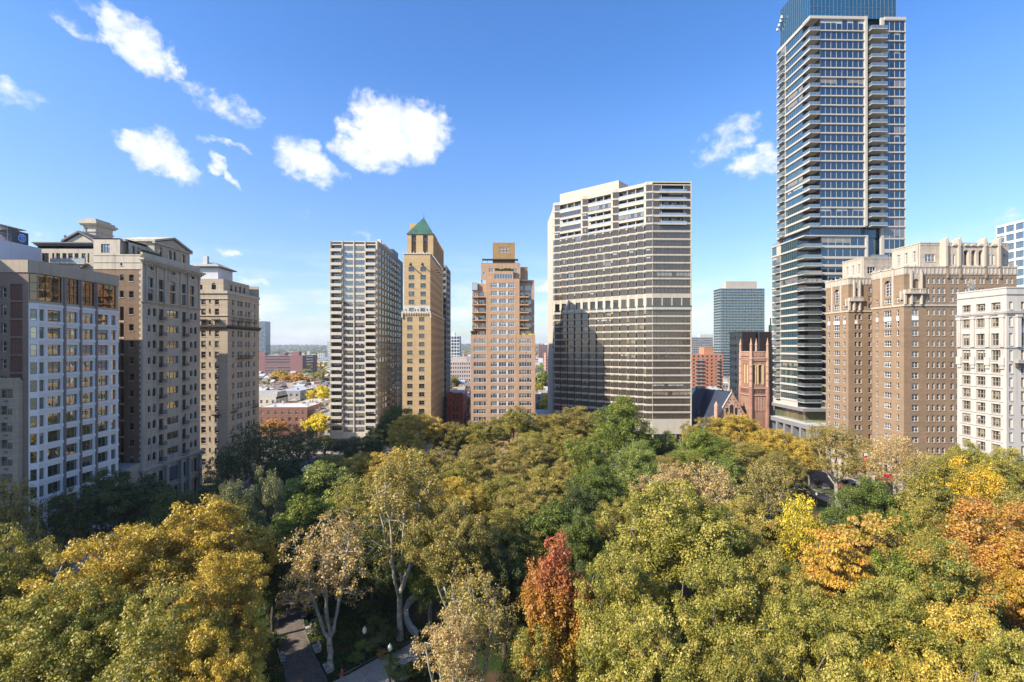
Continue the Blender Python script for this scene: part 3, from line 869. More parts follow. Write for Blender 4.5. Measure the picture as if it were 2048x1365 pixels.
for u in (0.2, 1.6, WEe*.45, WEe*.55, WEe-1.6, WEe-.2):
    ur.cyl(EX0_+u, EY_-.1, zL+.35, zL+.9, .18, .4, cream, 8); ur.cyl(EX0_+u, EY_-.1, zL+.9, zL+1.7, .4, .1, plain('planting', (.04, .06, .02), .9), 7)
# third stage: piers with deep recesses
Y3 = Y2+2.0; x30, x31 = atY(813.8, Y3), atY(866.5, Y3)
z3 = 43+(697-469)*.2145
fr3 = Fr(x30, Y3, EAST); W3 = x31-x30
brdk = stone('shaded_recess_brick', (.36, .23, .11), .15)  # tan brick toned darker, putting the recess shade into the colour
rc = [(atY(a, Y3)-x30, atY(b, Y3)-x30) for a, b in ((822.8, 832.2), (846, 855.5))]
E_.facade(fr3, W3, z2-.2, z3, [(*c, z2+.9, z3-.3, 'hole') for c in rc], tanbr)
for c in rc:
    E_.mb('recess').box(fr3, c[0]-.1, c[1]+.1, -1.4, -1.2, z2, z3, brdk)
    E_.win(fr3, c[0]+.35, c[1]-.35, z2+2.2, z2+4.4, 'Ea', sh=-.9, vprob=0)
    E_.win(fr3, c[0]+.3, c[1]-.3, z3-2.7, z3-1.2, 'Ew', sh=-.9, vprob=.2)
W3n = 37.0
fr3n = Fr(x31, Y3, NORTH)
E_.facade(fr3n, W3n, z2-.2, z3, [(1.8+3.2*i, 3.0+3.2*i, z2+2, z3-1.5, 'Ewn') for i in range(11)], tanbr)
for i in range(12): E_.mb('pilaster').box(fr3n, .6+3.2*i, 1.2+3.2*i, .002, .4, z2, z3+.4, tanbr)
E_.wall.extz([(x30+.05, Y3+.7), (x31-.05, Y3+.7), (x31-.05, Y3+W3n), (x30+.05, Y3+W3n)], z3-.6, z3-.05, roofgrey)
gr = MB(); green = stone('green_tile', (.05, .125, .085), .55, .45, .5, course=.5, spec=.5)
PD = 12.5
ap = (x30+W3*.56, Y3+6.2, 43+(697-434)*.2195)
c0, c1, c2, c3 = (x30-.2, Y3-.35, z3), (x31+.2, Y3-.35, z3), (x31+.2, Y3+PD, z3), (x30-.2, Y3+PD, z3)
for a, b in ((c0, c1), (c1, c2), (c2, c3), (c3, c0)): gr.poly([a, b, ap], green)
gr.poly([c3, c2, c1, c0], green)
gr.cyl(ap[0], ap[1], ap[2]-.3, ap[2]+1.9, .14, .03, iron, 6)
ro = gr.build('roof', E_.root)
E_.mb('stair_house').extz([(atY(819, Y3+7), Y3+7), (atY(834, Y3+7), Y3+7), (atY(834, Y3+7), Y3+13), (atY(819, Y3+7), Y3+13)], z3-.5, 43+(697-446.5)*.221, tanbr, iron)
E_.wall.quad(Fr(EX0_, EYE, SOUTH), [(0, 0, 0), (EYE-EY_, 0, 0), (EYE-EY_, 0, zL), (0, 0, zL)], tanbr)
E_.wall.quad(Fr(x20, EYE, SOUTH), [(0, 0, zL), (EYE-Y2, 0, zL), (EYE-Y2, 0, z2), (0, 0, z2)], tanbr)
E_.wall.quad(Fr(x30, EYE-8, SOUTH), [(0, 0, z2), (EYE-8-Y3, 0, z2), (EYE-8-Y3, 0, z3), (0, 0, z3)], tanbr)
E_.wall.extz([(EX0_+.1, EY_+.1), (EX1_-.1, EY_+.1), (EX1_-.1, EYE), (EX0_+.1, EYE)], zL-.6, zL-.12, roofgrey)
E_.wall.extz([(x20+.1, Y2+.1), (x21-.1, Y2+.1), (x21-.1, EYE-.5), (x20+.1, EYE-.5)], z2-.6, z2-.02, roofgrey)
E_.finish()
# ---- grey block with black balconies behind it
H2 = Bld('apartment_building', 'narrow grey block with black railed balconies, just behind the green-roofed tower', 'apartment building', -33, 285)
HY = 268.0; hx1 = atY(892.5, HY); hx0 = hx1-8
frH = Fr(hx0, HY, EAST)
greyc = stone('grey_concrete', (.30, .29, .28), .12)
zH = 43+(697-531)*.268
style('Hw', 2, 2, blackfr, gl_dark2, False, .15, greyc, .08)
ops = []
bb = H2.mb('balcony')
for k in range(26):
    zt = zH-1.2-3.3*k
    if zt < 4: break
    ops.append((hx1-hx0-1.6, hx1-hx0-.3, zt-2.0, zt, 'Hw'))
    frHn = Fr(hx1, HY, NORTH)
    bb.box(frHn, 1.0, 4.5, .002, 1.5, zt-2.55, zt-2.4, greymul)
    for u in np.linspace(1.05, 4.45, 8): bb.box(frHn, u-.03, u+.03, 1.42, 1.48, zt-2.4, zt-1.4, blackfr)
    bb.box(frHn, 1.0, 4.5, 1.4, 1.5, zt-1.42, zt-1.34, blackfr)
    for d in (.4, .8, 1.2): bb.box(frHn, 1.0, 1.06, d-.03, d+.03, zt-2.4, zt-1.4, blackfr)
    bb.box(frHn, 1.0, 1.06, .002, 1.5, zt-1.42, zt-1.34, blackfr)
H2.facade(frH, hx1-hx0, 0, zH, ops, greyc)
frHn = Fr(hx1, HY, NORTH)
H2.facade(frHn, 24, 0, zH-.01, [(2+4*i, 4.5+4*i, zH-3.2-3.3*k, zH-1.2-3.3*k, 'Hw') for i in range(5) for k in range(24)], greyc)
H2.wall.extz([(hx0, HY+.1), (hx1-.1, HY+.1), (hx1-.1, HY+24), (hx0, HY+24)], zH-1, zH-.5, roofgrey)
H2.finish()

# ---- brown brick apartment house with corner balconies
orbr = stone('orange_buff_brick', (.48, .305, .19), .14, .9, .3, course=.35)
Fb = Bld('apartment_building', 'stepped orange-buff brick apartment house with square rooftop block, balconies full of plants', 'apartment building', 5, 222)
FY = 209.0
def uF(px): return atY(px, FY)
FX0, FX1 = uF(941.5), uF(1070.5)
sz = .2093
frF = Fr(FX0, FY, EAST); WF = FX1-FX0
zz = lambda py: 43+(697-py)*sz
style('Fg', 3, 1, whitefr, gl_dark2, False, .12, orbr, .12)
style('Fg5', 5, 1, whitefr, gl_dark2, False, .12, orbr, .12)
style('Fs', 2, 1, whitefr, gl_dark2, False, .12, orbr, .12)
q4 = lambda z: uF(790+z/4.55)-FX0        # zoom column -> u
q5 = lambda z: uF(860+z/5.25)-FX0
rowsL = [640+t/5.25 for t in (200, 282, 364, 446, 528, 610, 692, 774, 856, 938)]
zmid = zz(670)
ops = []
wpan = plain('white_panel', (.6, .6, .6), .5)
pnl = Fb.mb('panel')
for k in range(12):
    zt = zz(rowsL[0]+15.62*k)
    if zt < 5: break
    zb = zt-1.85
    ops.append((q5(458), q5(590), zb, zt, 'Fg5')); ops.append((q5(936), q5(1070), zb, zt, 'Fg5'))
    for a, b in ((638, 705), (724, 802), (820, 888)): ops.append((q5(a), q5(b), zb, zt, 'Fg'))
    for a, b in ((707, 722), (804, 818)): pnl.box(frF, q5(a), q5(b), .002, .03, zb, zt, wpan)
Fb.facade(frF, WF, 0, zmid, ops, orbr, vprob=.75)
# middle part with balconies each side
cu0, cu1 = q4(828), q4(1133)
zt_c = zz(558)
ops = []
for k in range(7):
    zt = zz(420+(670+71.2*k)/4.55)
    zb = zt-1.8
    for a, b in ((872, 930), (947, 1012), (1029, 1088)): ops.append((q4(a)-cu0, q4(b)-cu0, zb, zt, 'Fg'))
    for a, b in ((932, 945), (1014, 1027)): pnl.box(frF, q4(a), q4(b), .002, .03, zb, zt, wpan)
frFc = Fr(FX0+cu0, FY, EAST)
Fb.facade(frFc, cu1-cu0, zmid, zt_c, ops, orbr, vprob=.75)
# left and right bays set back 2.4 m
xl0, xr1 = uF(790+700/4.55), uF(790+1272/4.55)
frFl = Fr(xl0, FY+2.6, EAST)
Wl = FX0+cu0-xl0
frFr = Fr(FX0+cu1, FY+2.6, EAST); Wr = xr1-(FX0+cu1)
opl, opr = [], []
bal = Fb.mb('balcony'); pln = Fb.mb('balcony_plant'); leafm = plain('balcony_leaves', (.05, .07, .02), .9, var=.5, scale=6)
for k in range(6):
    zt = zz(420+(745+71.2*k)/4.55)
    opl += [(Wl-3.0, Wl-.6, zt-1.8, zt, 'Fs'), (.5, 2.2, zt-2.2, zt, 'Fs')]
    opr += [(.5, 2.0, zt-1.8, zt, 'Fs'), (2.5, 5.2, zt-1.8, zt, 'Fs')]
    zs0 = zt-2.45
    bal.box(frFl, 0, 2.6, .002, 1.9, zs0, zs0+.5, orbr); bal.box(frFl, 2.6, Wl+.1, .002, 2.55, zs0, zs0+.5, orbr)
    bal.box(frFr, -.0, 3.9, .002, 2.55, zs0, zs0+.5, orbr)
    bal.box(frFl, 2.5, 2.6, .002, 2.2, zs0+.5, zs0+2.6, orbr)
    for a, b, fr in ((.1, 2.4, frFl), (2.7, Wl-.2, frFl), (.1, 3.8, frFr)):
        for u in np.linspace(a, b, 9): bal.box(fr, u-.02, u+.02, 1.8, 1.85, zs0+.5, zs0+1.3, metal)
        bal.box(fr, a, b, 1.78, 1.86, zs0+1.28, zs0+1.34, metal)
    rr = random.Random(k)
    for fr, a, b in ((frFl, .3, 2.2), (frFl, 2.8, Wl-.5), (frFr, .3, 3.5)):
        if rr.random() < .6:
            for j in range(rr.randint(2, 5)):
                u = rr.uniform(a, b); x, y, _ = fr.p(u, 1.5, 0); h = rr.uniform(.4, 1.1)
                pln.cyl(x, y, zs0+.5, zs0+.5+h, .15, rr.uniform(.2, .45), leafm, 6)
zl_ = zz(559)
Fb.facade(frFl, Wl, zmid-.3, zl_-1.5, opl, orbr, vprob=.5); Fb.facade(frFr, Wr, zmid-.3, zl_, opr+[(.5, 2, zl_-4.2, zl_-2.4, 'Fs'), (2.5, 5.4, zl_-4.4, zl_-2.2, 'Fs')], orbr, vprob=.5)
fl_ = Fb.mb('flower_box'); yel = plain('yellow_flowers', (.7, .5, .02), .8, var=.4, scale=8)
fl_.box(frF, q4(1150), q4(1185), -1.0, -.6, zmid+.05, zmid+.5, yel); fl_.box(frF, q4(1215), q4(1262), -1.0, -.6, zmid+.05, zmid+.45, yel)
for z in (700, 716, 735): pln.cyl(FX0+q4(z), FY+.8, zmid, zmid+1.6, .3, .8, leafm, 7)
# side of the building
FYE = 236.0
Fb.wall.quad(Fr(FX1, FY, NORTH), [(0, 0, 0), (FYE-FY, 0, 0), (FYE-FY, 0, zmid), (0, 0, zmid)], orbr)
Fb.wall.quad(Fr(xr1, FY+2.6, NORTH), [(0, 0, zmid-.3), (20, 0, zmid-.3), (20, 0, zl_), (0, 0, zl_)], orbr)
frFS = Fr(FX0, FYE, SOUTH)
Fb.facade(frFS, FYE-FY, 0, zmid, [(3+5*i, 5.5+5*i, zz(rowsL[0]+15.62*k)-1.85, zz(rowsL[0]+15.62*k), 'Fs') for i in range(4) for k in range(11)], orbr)
Fb.wall.quad(Fr(xl0, FYE, SOUTH), [(0, 0, zmid-.3), (FYE-FY-2.6, 0, zmid-.3), (FYE-FY-2.6, 0, zl_-1.5), (0, 0, zl_-1.5)], orbr)
Fb.wall.quad(Fr(FX0+cu0, FY+2.6, SOUTH), [(0, 0, zmid), (2.6, 0, zmid), (2.6, 0, zt_c), (0, 0, zt_c)], orbr)
Fb.wall.quad(Fr(FX0+cu1, FY, NORTH), [(0, 0, zmid), (2.6, 0, zmid), (2.6, 0, zt_c), (0, 0, zt_c)], orbr)
Fb.wall.extz([(FX0+.1, FY+.1), (FX1-.1, FY+.1), (FX1-.1, FYE), (FX0+.1, FYE)], zmid-.6, zmid-.02, roofgrey)
Fb.wall.extz([(xl0+.1, FY+2.7), (FX0+cu0, FY+2.7), (FX0+cu0, FYE), (xl0+.1, FYE)], zl_-2, zl_-1.52, roofgrey)
Fb.wall.extz([(FX0+cu0+.1, FY+.1), (FX0+cu1-.1, FY+.1), (xr1-.1, FY+2.7), (xr1-.1, FYE), (FX0+cu0+.1, FYE)], zl_-.6, zl_-.02, roofgrey)
# upper steps
def step(a, b, yy, z0, z1, ops=[], mat=orbr, dep_=16):
    fr = Fr(atY(a, yy), yy, EAST); w = atY(b, yy)-atY(a, yy)
    Fb.facade(fr, w, z0, z1, [(atY(c, yy)-fr.x, atY(d, yy)-fr.x, e, f, s_) for c, d, e, f, s_ in ops], mat)
    Fb.wall.quad(Fr(fr.x+w, yy, NORTH), [(0, 0, z0), (dep_, 0, z0), (dep_, 0, z1), (0, 0, z1)], mat)
    Fb.wall.quad(Fr(fr.x, yy+dep_, SOUTH), [(0, 0, z0), (dep_, 0, z0), (dep_, 0, z1), (0, 0, z1)], mat)
    Fb.wall.extz([(fr.x+.05, yy+.1), (fr.x+w-.05, yy+.1), (fr.x+w-.05, yy+dep_), (fr.x+.05, yy+dep_)], z1-.6, z1-.01, roofgrey)
    Fb.mb('coping').box(fr, -.1, w+.1, -.4, .08, z1, z1+.18, limest)
P4 = lambda z: 790+z/4.55
Q4 = lambda z: 420+z/4.55
step(P4(783), P4(1141), FY+3, zt_c-.3, zz(Q4(480)), [(P4(855), P4(896), zz(Q4(560)), zz(Q4(524)), 'Fg'), (P4(1075), P4(1112), zz(Q4(560)), zz(Q4(524)), 'Fg'), (P4(800), P4(820), zz(Q4(585)), zz(Q4(557)), 'Fs')])
step(P4(1141), P4(1209), FY+6, zl_-.3, zz(Q4(505)))
fr = Fr(atY(P4(898), FY+1.2), FY+1.2, EAST); w = atY(P4(1075), FY+1.2)-fr.x
style('Fc', 7, 1, whitefr, gl_dark2, False, .05, orbr, .1)
Fb.facade(fr, w, zt_c-.2, zz(Q4(556)), [(.2, w-.2, zt_c+.1, zz(Q4(584)), 'Fc')], orbr)
Fb.wall.extz([(fr.x, FY+1.3), (fr.x+w, FY+1.3), (fr.x+w, FY+3), (fr.x, FY+3)], zz(Q4(556))-.4, zz(Q4(556))-.02, roofgrey)
for j in range(12):
    pln.cyl(fr.x+.8+j*.65, FY+1.9, zz(Q4(556)), zz(Q4(556))+random.uniform(.6, 1.4), .2, .5, leafm, 6)
brdark = stone('brown_dark_brick', (.36, .23, .10), .14, .9, .2, course=.35)
step(P4(889), P4(1092), FY+7, zz(Q4(480))-.2, zz(Q4(271)), [(P4(948), P4(1036), zz(Q4(365)), zz(Q4(308)), 'Fl'), (P4(948), P4(1036), zz(Q4(443)), zz(Q4(420)), 'Fg')] if False else [(P4(950), P4(975), zz(Q4(363)), zz(Q4(340)), 'Fs'), (P4(981), P4(1005), zz(Q4(363)), zz(Q4(340)), 'Fs'), (P4(1011), P4(1036), zz(Q4(363)), zz(Q4(340)), 'Fs'), (P4(950), P4(975), zz(Q4(334)), zz(Q4(310)), 'Fs'), (P4(981), P4(1005), zz(Q4(334)), zz(Q4(310)), 'Fs'), (P4(1011), P4(1036), zz(Q4(334)), zz(Q4(310)), 'Fs'), (P4(948), P4(1036), zz(Q4(442)), zz(Q4(420)), 'Fg')], brdark, 12)
Fb.mb('awning').box(Fr(atY(P4(792), FY+4), FY+4, EAST), 0, atY(P4(1120), FY+4)-atY(P4(792), FY+4), -3, 0, zz(Q4(480))+1.9, zz(Q4(480))+2.2, iron)
for z in (795, 840, 1100, 1118): Fb.mb('awning').cyl(atY(P4(z), FY+4.2), FY+4.2, zz(Q4(480)), zz(Q4(480))+1.9, .08, .08, iron, 6)
# glazed conservatory top left
gh = Fb.mb('conservatory'); a_, b_2 = atY(P4(700), FY+1.5), atY(P4(748), FY+1.5)
gh.box(Fr(a_, FY+1.5, EAST), 0, b_2-a_, -3, 0, zl_-4.4, zl_-1.2, glass('glass_pale', (.2, .25, .28), .3))
for u in np.linspace(0, b_2-a_, 5): gh.box(Fr(a_, FY+1.5, EAST), u-.05, u+.05, .002, .06, zl_-4.5, zl_-1.0, whitefr)
for z in (zl_-2.8, zl_-1.2): gh.box(Fr(a_, FY+1.5, EAST), -.05, b_2-a_+.05, .003, .07, z, z+.12, whitefr)
Fb.finish()

# ---- white saw-tooth tower
whc = stone('white_concrete', (.47, .425, .35), .07, .8, .22)
gl_tan = glass('glass_tan', (.075, .06, .045), .10, .04, (1, .93, .85), .02, .5)
G_ = Bld('apartment_building', 'broad white-banded tower with saw-tooth bay windows and stepped facade, centre right', 'apartment building', 56, 238)
gs = .93
GZ = lambda z: 43+(z-43)*gs
GY = 214.0
gx1 = atY(1383, GY)
gx0 = atY(1305, GY)
style('Gw', 1, 1, bronzefr, gl_dark, False, .02, whc, .10)
style('Gs', 10, 1, bronzefr, gl_tan, False, .12, whc, .09)
style('Gs3', 3, 1, bronzefr, gl_tan, False, .12, whc, .07)
style('Gb', 8, 1, bronzefr, gl_dark, False, .12, whc, .07)
NB = 13
dxb, dyb = -42.1*gs/NB, 37.0*gs/NB
# plan points of the stepped front, right to left
plan = []   # list of (p0,p1) facets
xx, yy = gx0, GY
facets = []; rets = []
for i in range(NB):
    p0 = (xx, yy); p1 = (xx+dxb+.4, yy+.8); p2 = (xx+dxb, yy+dyb)
    facets.append((p1, p0)); rets.append((p2, p1))
    xx, yy = p2
gL = (xx, yy)
def fr_of(a, b):
    """plane whose u runs a->b"""
    return Fr(a[0], a[1], math.atan2(b[1]-a[1], b[0]-a[0])), math.hypot(b[0]-a[0], b[1]-a[1])
floors = [(GZ(118.6-3.66*k-2.62), GZ(118.6-3.66*k)) for k in range(14)]
tall = (GZ(61.9), GZ(66.6))
floors2 = [(GZ(60.7-3.43*k-2.45), GZ(60.7-3.43*k)) for k in range(15)]
ztop = GZ(120.4)
band = G_.mb('band')
zgap = [ztop]
allf = floors+[tall]+floors2
opsF = []
for k, (a, b) in enumerate(floors+floors2): opsF.append((.15, None, a, b))
groups = [(0, 0), (1, 4), (4, 5), (5, 8), (8, 9), (9, 12), (12, 13)]
balF = {}
frR = Fr(gx0, GY, EAST); WR = gx1-gx0
def front_ops(w, skip=0, st='Gs3'):
    return [(.04, w-.04, a, b, st) for k, (a, b) in enumerate(floors+floors2) if k >= skip]
# right flat part
bal = G_.mb('balcony')
b0, b1 = atY(1323, GY)-gx0, atY(1368, GY)-gx0
ops = []
for k, (a, b) in enumerate(floors+floors2):
    if k < 5:
        ops += [(.25, b0-.1, a, b, 'Gs3'), (b0+.1, b1-.1, a-.4, b, 'hole'), (b1+.1, WR-.3, a, b, 'Gs3')]
        G_.win(frR, b0+.1, b1-.1, a-.4, b, 'Gb', sh=-1.6)
        bal.ext(frR, [(b0-1.3, a-1.1), (b1+.9, a-1.1), (b1+.9, a-.35), (b0-1.3, a-.35)], .2, .9, whc)
        bal.box(frR, b0-1.2, b1+.8, .78, .86, a-.35, a+.35, glass('glass_pale', (.2, .25, .28), .3)); bal.box(frR, b0-1.3, b1+.9, .76, .9, a+.35, a+.45, whc)
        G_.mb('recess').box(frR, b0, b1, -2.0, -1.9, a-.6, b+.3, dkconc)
    else: ops.append((.2, WR-.15, a, b, 'Gs'))
nt_ = 4
for i in range(nt_): ops.append((.25+WR*i/nt_, WR*(i+1)/nt_-.25, tall[0]+.6, tall[1]-.2, 'Gs3'))
G_.facade(frR, WR, 6, ztop, ops, whc, vprob=.08)
col = G_.mb('column')
for i in range(6): col.box(frR, WR*i/5-.3+.3*(i == 0)-.3*(i == 5), WR*i/5+.3+.3*(i == 0)-.3*(i == 5), -1.0, -.3, 0, 6, whc)
G_.wall.box(frR, .3, WR-.3, -3, -2.5, 0, 6, gl_dark)
bal.box(frR, -.1, WR+.1, .25, .35, tall[0]-.9, tall[0]+.1, whc)
bal.box(frR, -.1, WR+.1, .25, .32, tall[0]+.1, tall[0]+.9, gl_dark)
for k, (a, b) in enumerate(floors+floors2):
    if k >= 5: band.box(frR, 0, WR, .002, .16, b+.3, b+.7, whc)
# stepped bays
for i, (pa, pb) in enumerate(facets):
    fr, w = fr_of(pa, pb)
    grp5 = 1 <= i < 4 or 5 <= i < 8 or 9 <= i < 12
    ops = front_ops(w, 5 if grp5 else 0)
    ops.append((.25, w-.25, tall[0]+.6, tall[1]-.2, 'hole' if i > 3 else 'Gs3'))
    G_.facade(fr, w, 6, ztop if not grp5 else floors[4][0]-.9, ops, whc, vprob=.08)
    if i > 3: G_.win(fr, .25, w-.25, tall[0]+.6, tall[1]-.2, 'Gb', sh=-1.2)
    for k, (a, b) in enumerate(floors+floors2):
        if k >= 5 or not grp5: band.box(fr, -.2, w+.15, .002, .18, b+.25, b+.65, whc)
    bal.box(fr, 0, w+.2, .3, .38, tall[0]-.9, tall[0]+.1, whc); bal.box(fr, 0, w+.2, .3, .34, tall[0]+.1, tall[0]+.9, gl_dark)
    ra, rb = rets[i]
    fr, w = fr_of(ra, rb)
    G_.facade(fr, w, 6, ztop if not (1 <= i < 4 or 5 <= i < 8 or 9 <= i < 12) else floors[4][0]-.9, [(.04, w-.04, a, b, 'Gw') for k, (a, b) in enumerate(floors+floors2) if k >= 5 and w > 1.4], whc, vprob=.1)
    for k, (a, b) in enumerate(floors+floors2):
        if k >= 5 or not grp5: band.box(fr, 0, w, .002, .12, b+.25, b+.65, whc)
# balcony runs: straight chords across three bays on the five top floors
for g0, g1 in ((1, 4), (5, 8), (9, 12)):
    pr_ = facets[g0][1]; pl_ = rets[g1-1][0]
    fr, w = fr_of(pl_, pr_)
    for k in range(5):
        a, b = floors[k]
        enc = (k in (1, 3) and g0 == 9) or (k == 1 and g0 == 5) or (k == 3 and g0 == 1)
        G_.wall.box(fr, 0, w, -2.6, .12, a-1.4, a-.35, whc)
        bal.box(fr, 0, w, .06, .14, a-.2, a-.12, whc)
        if enc: G_.win(fr, .1, w-.1, a-.3, b+.05, 'Gb', sh=.1, vprob=.4)
        else:
            G_.win(fr, .3, w-.3, a-.35, b+.1, 'Gb', sh=-1.9, vprob=.1)
            bal.box(fr, .1, w-.1, .0, .05, a-.35, a+.35, glass('glass_pale', (.2, .25, .28), .3)); bal.box(fr, 0, w, -.02, .08, a+.35, a+.43, whc)
            for t in (1/3, 2/3): G_.wall.box(fr, w*t-.12, w*t+.12, -1.9, -.3, a-.35, b+.2, whc)
    G_.wall.box(fr, 0, w, -2.6, .15, floors[0][1]+.15, ztop, whc)
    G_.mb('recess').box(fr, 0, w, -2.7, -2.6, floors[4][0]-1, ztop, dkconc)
# raised roof parapet, south flank, back
pts = [gL]+[r[0] for r in rets[::-1]][1:]+[(gx0, GY), (gx1, GY), (gx1, GY+40), (gL[0]+1, GY+62), (gL[0]+.5, gL[1]+2)]
G_.mb('roof').extz(pts, ztop-1.2, ztop-.6, roofpale)
up = G_.mb('roof_parapet')
def chord(i0, i1, z0, z1, th=8):
    a = rets[i1-1][0]; b = facets[i0][1]; fr, w = fr_of(a, b)
    up.box(fr, 0, w, -th, .05, z0, z1, whc, roofpale)
chord(4, 12, ztop-.3, ztop+3.9, 9)
G_.wall.box(Fr(gx1, GY, EAST), -.35, 0, -.5, .25, 0, ztop+.05, whc)
G_.wall.quad(Fr(gx1, GY, NORTH), [(0, 0, 0), (40, 0, 0), (40, 0, ztop), (0, 0, ztop)], whc)
frGs = Fr(gL[0]-3.4, gL[1]+26, SOUTH)
# chamfered white flank seen as a sunlit sliver
a_ = (atY(1104.5, gL[1]+12), gL[1]+12)
fr, w = fr_of(a_, gL)
G_.facade(fr, w, 0, ztop, [(w*.45, w*.6, floors[0][1]-1.8-3.6*k, floors[0][1]-3.6*k, 'Gw') for k in range(30)], whc)
G_.wall.quad(Fr(a_[0], a_[1]+25, SOUTH), [(0, 0, 0), (25, 0, 0), (25, 0, ztop), (0, 0, ztop)], whc)
G_.wall.quad(W0, [(gx1, -(GY+40), 0), (a_[0], -(a_[1]+25), 0), (a_[0], -(a_[1]+25), ztop), (gx1, -(GY+40), ztop)], whc)
# podium terrace to the left
pd = G_.mb('podium')
pd.extz([(atY(1066, 262), 262), (atY(1112, 262), 262), (atY(1112, 262), 285), (atY(1066, 262), 285)], 3.5, 8.0, greyc, roofpale)
for px in (1068, 1078, 1092, 1104): x = atY(px, 262.5); pd.extz([(x-.4, 262.4), (x+.4, 262.4), (x+.4, 263.2), (x-.4, 263.2)], 0, 3.5, greyc)
pd.box(Fr(atY(1066, 262), 262, EAST), 0, atY(1112, 262)-atY(1066, 262), -3, -2.9, 0, 3.5, gl_dark)
G_.finish()
# ================================================================ NORTH SIDE (right)
# ---- tall glass tower with pale slab bands
gl_blue = glass('glass_blue', (.012, .028, .05), .15, .015, (.80, .93, 1), .012, .4)
gl_teal = glass('glass_teal', (.02, .05, .055), .28, .03, (.78, .95, 1), .015, .5)
palec = stone('pale_cream_band', (.44, .41, .365), .05, .7, .1)
railg = glass('rail_glass', (.10, .14, .15), .25, .05)
Tw = Bld('skyscraper', 'tallest glass skyscraper with pale floor bands, stacked corner balconies and teal glass crown', 'skyscraper', 133, 198)
TY = 183.2
def uT(px): return atY(px, TY)
TX0, TX1 = uT(1619.5), uT(1811)
TYE = atX(1554, TX0)
zt_ = lambda py: 43+(697-py)*.186
ZTOP = zt_(33)
LB = zt_(451)
nF = 22
fh = (ZTOP-4.9-LB)/21
style('Tp8', 8, 1, palec, gl_blue, False, .12, palec, .13)
style('Tp4', 4, 1, palec, gl_blue, False, .12, palec, .13)
style('Tp1', 1, 1, palec, gl_blue, False, .12, palec, .13)
style('Ts', 9, 1, greymul, gl_teal, False, .10, palec, .08)
style('Ts2', 2, 1, greymul, gl_teal, False, .10, palec, .08)
style('Tg', 1, 1, greymul, gl_blue, False, .05, palec, .05)
fr = Fr(TX0, TY, EAST); WT = TX1-TX0
u = lambda px: uT(px)-TX0
frS_ = Fr(TX0, TYE, SOUTH); WTs = TYE-TY
us = lambda px: TYE-atX(px, TX0)
nx, ny = u(1639), 4.2          # corner notch
floorsT = [ZTOP-1.0]           # slab tops
zsl = [ZTOP-5.2-fh*k for k in range(nF)]
bnd, blc, shaft = Tw.mb('floor_band'), Tw.mb('balcony'), Tw.mb('recess')
slabz = [ZTOP-.9]+zsl
# main front, between notch and recess
opsA, opsC = [], []
ua, ub, uc_, ud = u(1639), u(1728.5), u(1768.5), WT
for k in range(nF+0):
    top_ = slabz[k]; bot = slabz[k+1]+.2
    opsA.append((.25, ub-ua-.05, bot, top_-.28, 'Tp8')); opsC.append((.1, ud-uc_-.1, bot, top_-.28, 'Tp4'))
Tw.facade(Fr(TX0+ua, TY, EAST), ub-ua+.9, LB-.2, ZTOP, opsA, palec, vprob=.1)
Tw.mb('fin').box(fr, ub, ub+.9, .002, .5, LB-.2, ZTOP+.1, palec)
Tw.facade(Fr(TX0+uc_, TY, EAST), ud-uc_, 19, ZTOP, opsC+[(.1, ud-uc_-.1, LB-4.6-4.2*k, LB-.9-4.2*k, 'Tp4') for k in range(2)]+[(.1, ud-uc_-.1, LB-12-2.97*k, LB-10.1-2.97*k, 'Tp4') for k in range(17)], palec, vprob=.3)
for k in range(nF+1):
    z = slabz[k]
    bnd.box(fr, ua, ub+.9, .002, .22, z-.3, z+.06, palec); bnd.box(fr, uc_, ud, .002, .22, z-.3, z+.06, palec)
# glazed recess with balconies
shaft.box(fr, ub+.9, uc_, -2.2, -2.0, 15, ZTOP-1.5, gl_blue)
shaft.box(fr, ub+.901, ub+.95, -2.2, 0, 15, ZTOP-1.5, gl_blue)
Tw.mb('column').box(fr, u(1763), u(1768.4), -1.0, -.1, 15, ZTOP, palec)
def glass_balcony(x0, x1, y0, y1, z, sides, name=None):
    """slab with glass rail; sides: which edges carry the rail"""
    m = MB()
    m.extz([(x0, y0), (x1, y0), (x1, y1), (x0, y1)], z-.25, z, palec)
    for s_ in sides:
        if s_ == 'E': m.box(W0, x0, x1, -y0-.05, -y0, z, z+1.05, railg); m.box(W0, x0, x1, -y0-.07, -y0+.01, z+1.05, z+1.12, metal)
        if s_ == 'S': m.box(W0, x0, x0+.05, -y1, -y0-.05, z, z+1.05, railg); m.box(W0, x0-.01, x0+.06, -y1, -y0-.06, z+1.05, z+1.12, metal)
        if s_ == 'N': m.box(W0, x1-.05, x1, -y1, -y0-.05, z, z+1.05, railg); m.box(W0, x1-.06, x1+.01, -y1, -y0-.06, z+1.05, z+1.12, metal)
    if 'E' in sides:
        for x in np.linspace(x0+.03, x1-.03, 4): m.box(W0, x-.03, x+.03, -y0-.07, -y0+.02, z, z+1.1, metal)
    return m
nbal = [0]
def put_bal(m):
    nbal[0] += 1
    if nbal[0] <= 98: m.build('balcony', Tw.root)
    else: restb.add(m)
restb = MB()
for k in range(nF):
    z = slabz[k+1]
    put_bal(glass_balcony(TX0+u(1737), TX0+u(1768), TY-1.8, TY+2.0, z+.02, 'ENS'))
    put_bal(glass_balcony(TX0-.1, TX0+nx, TY-.3, TY+ny, z+.02, 'ES'))
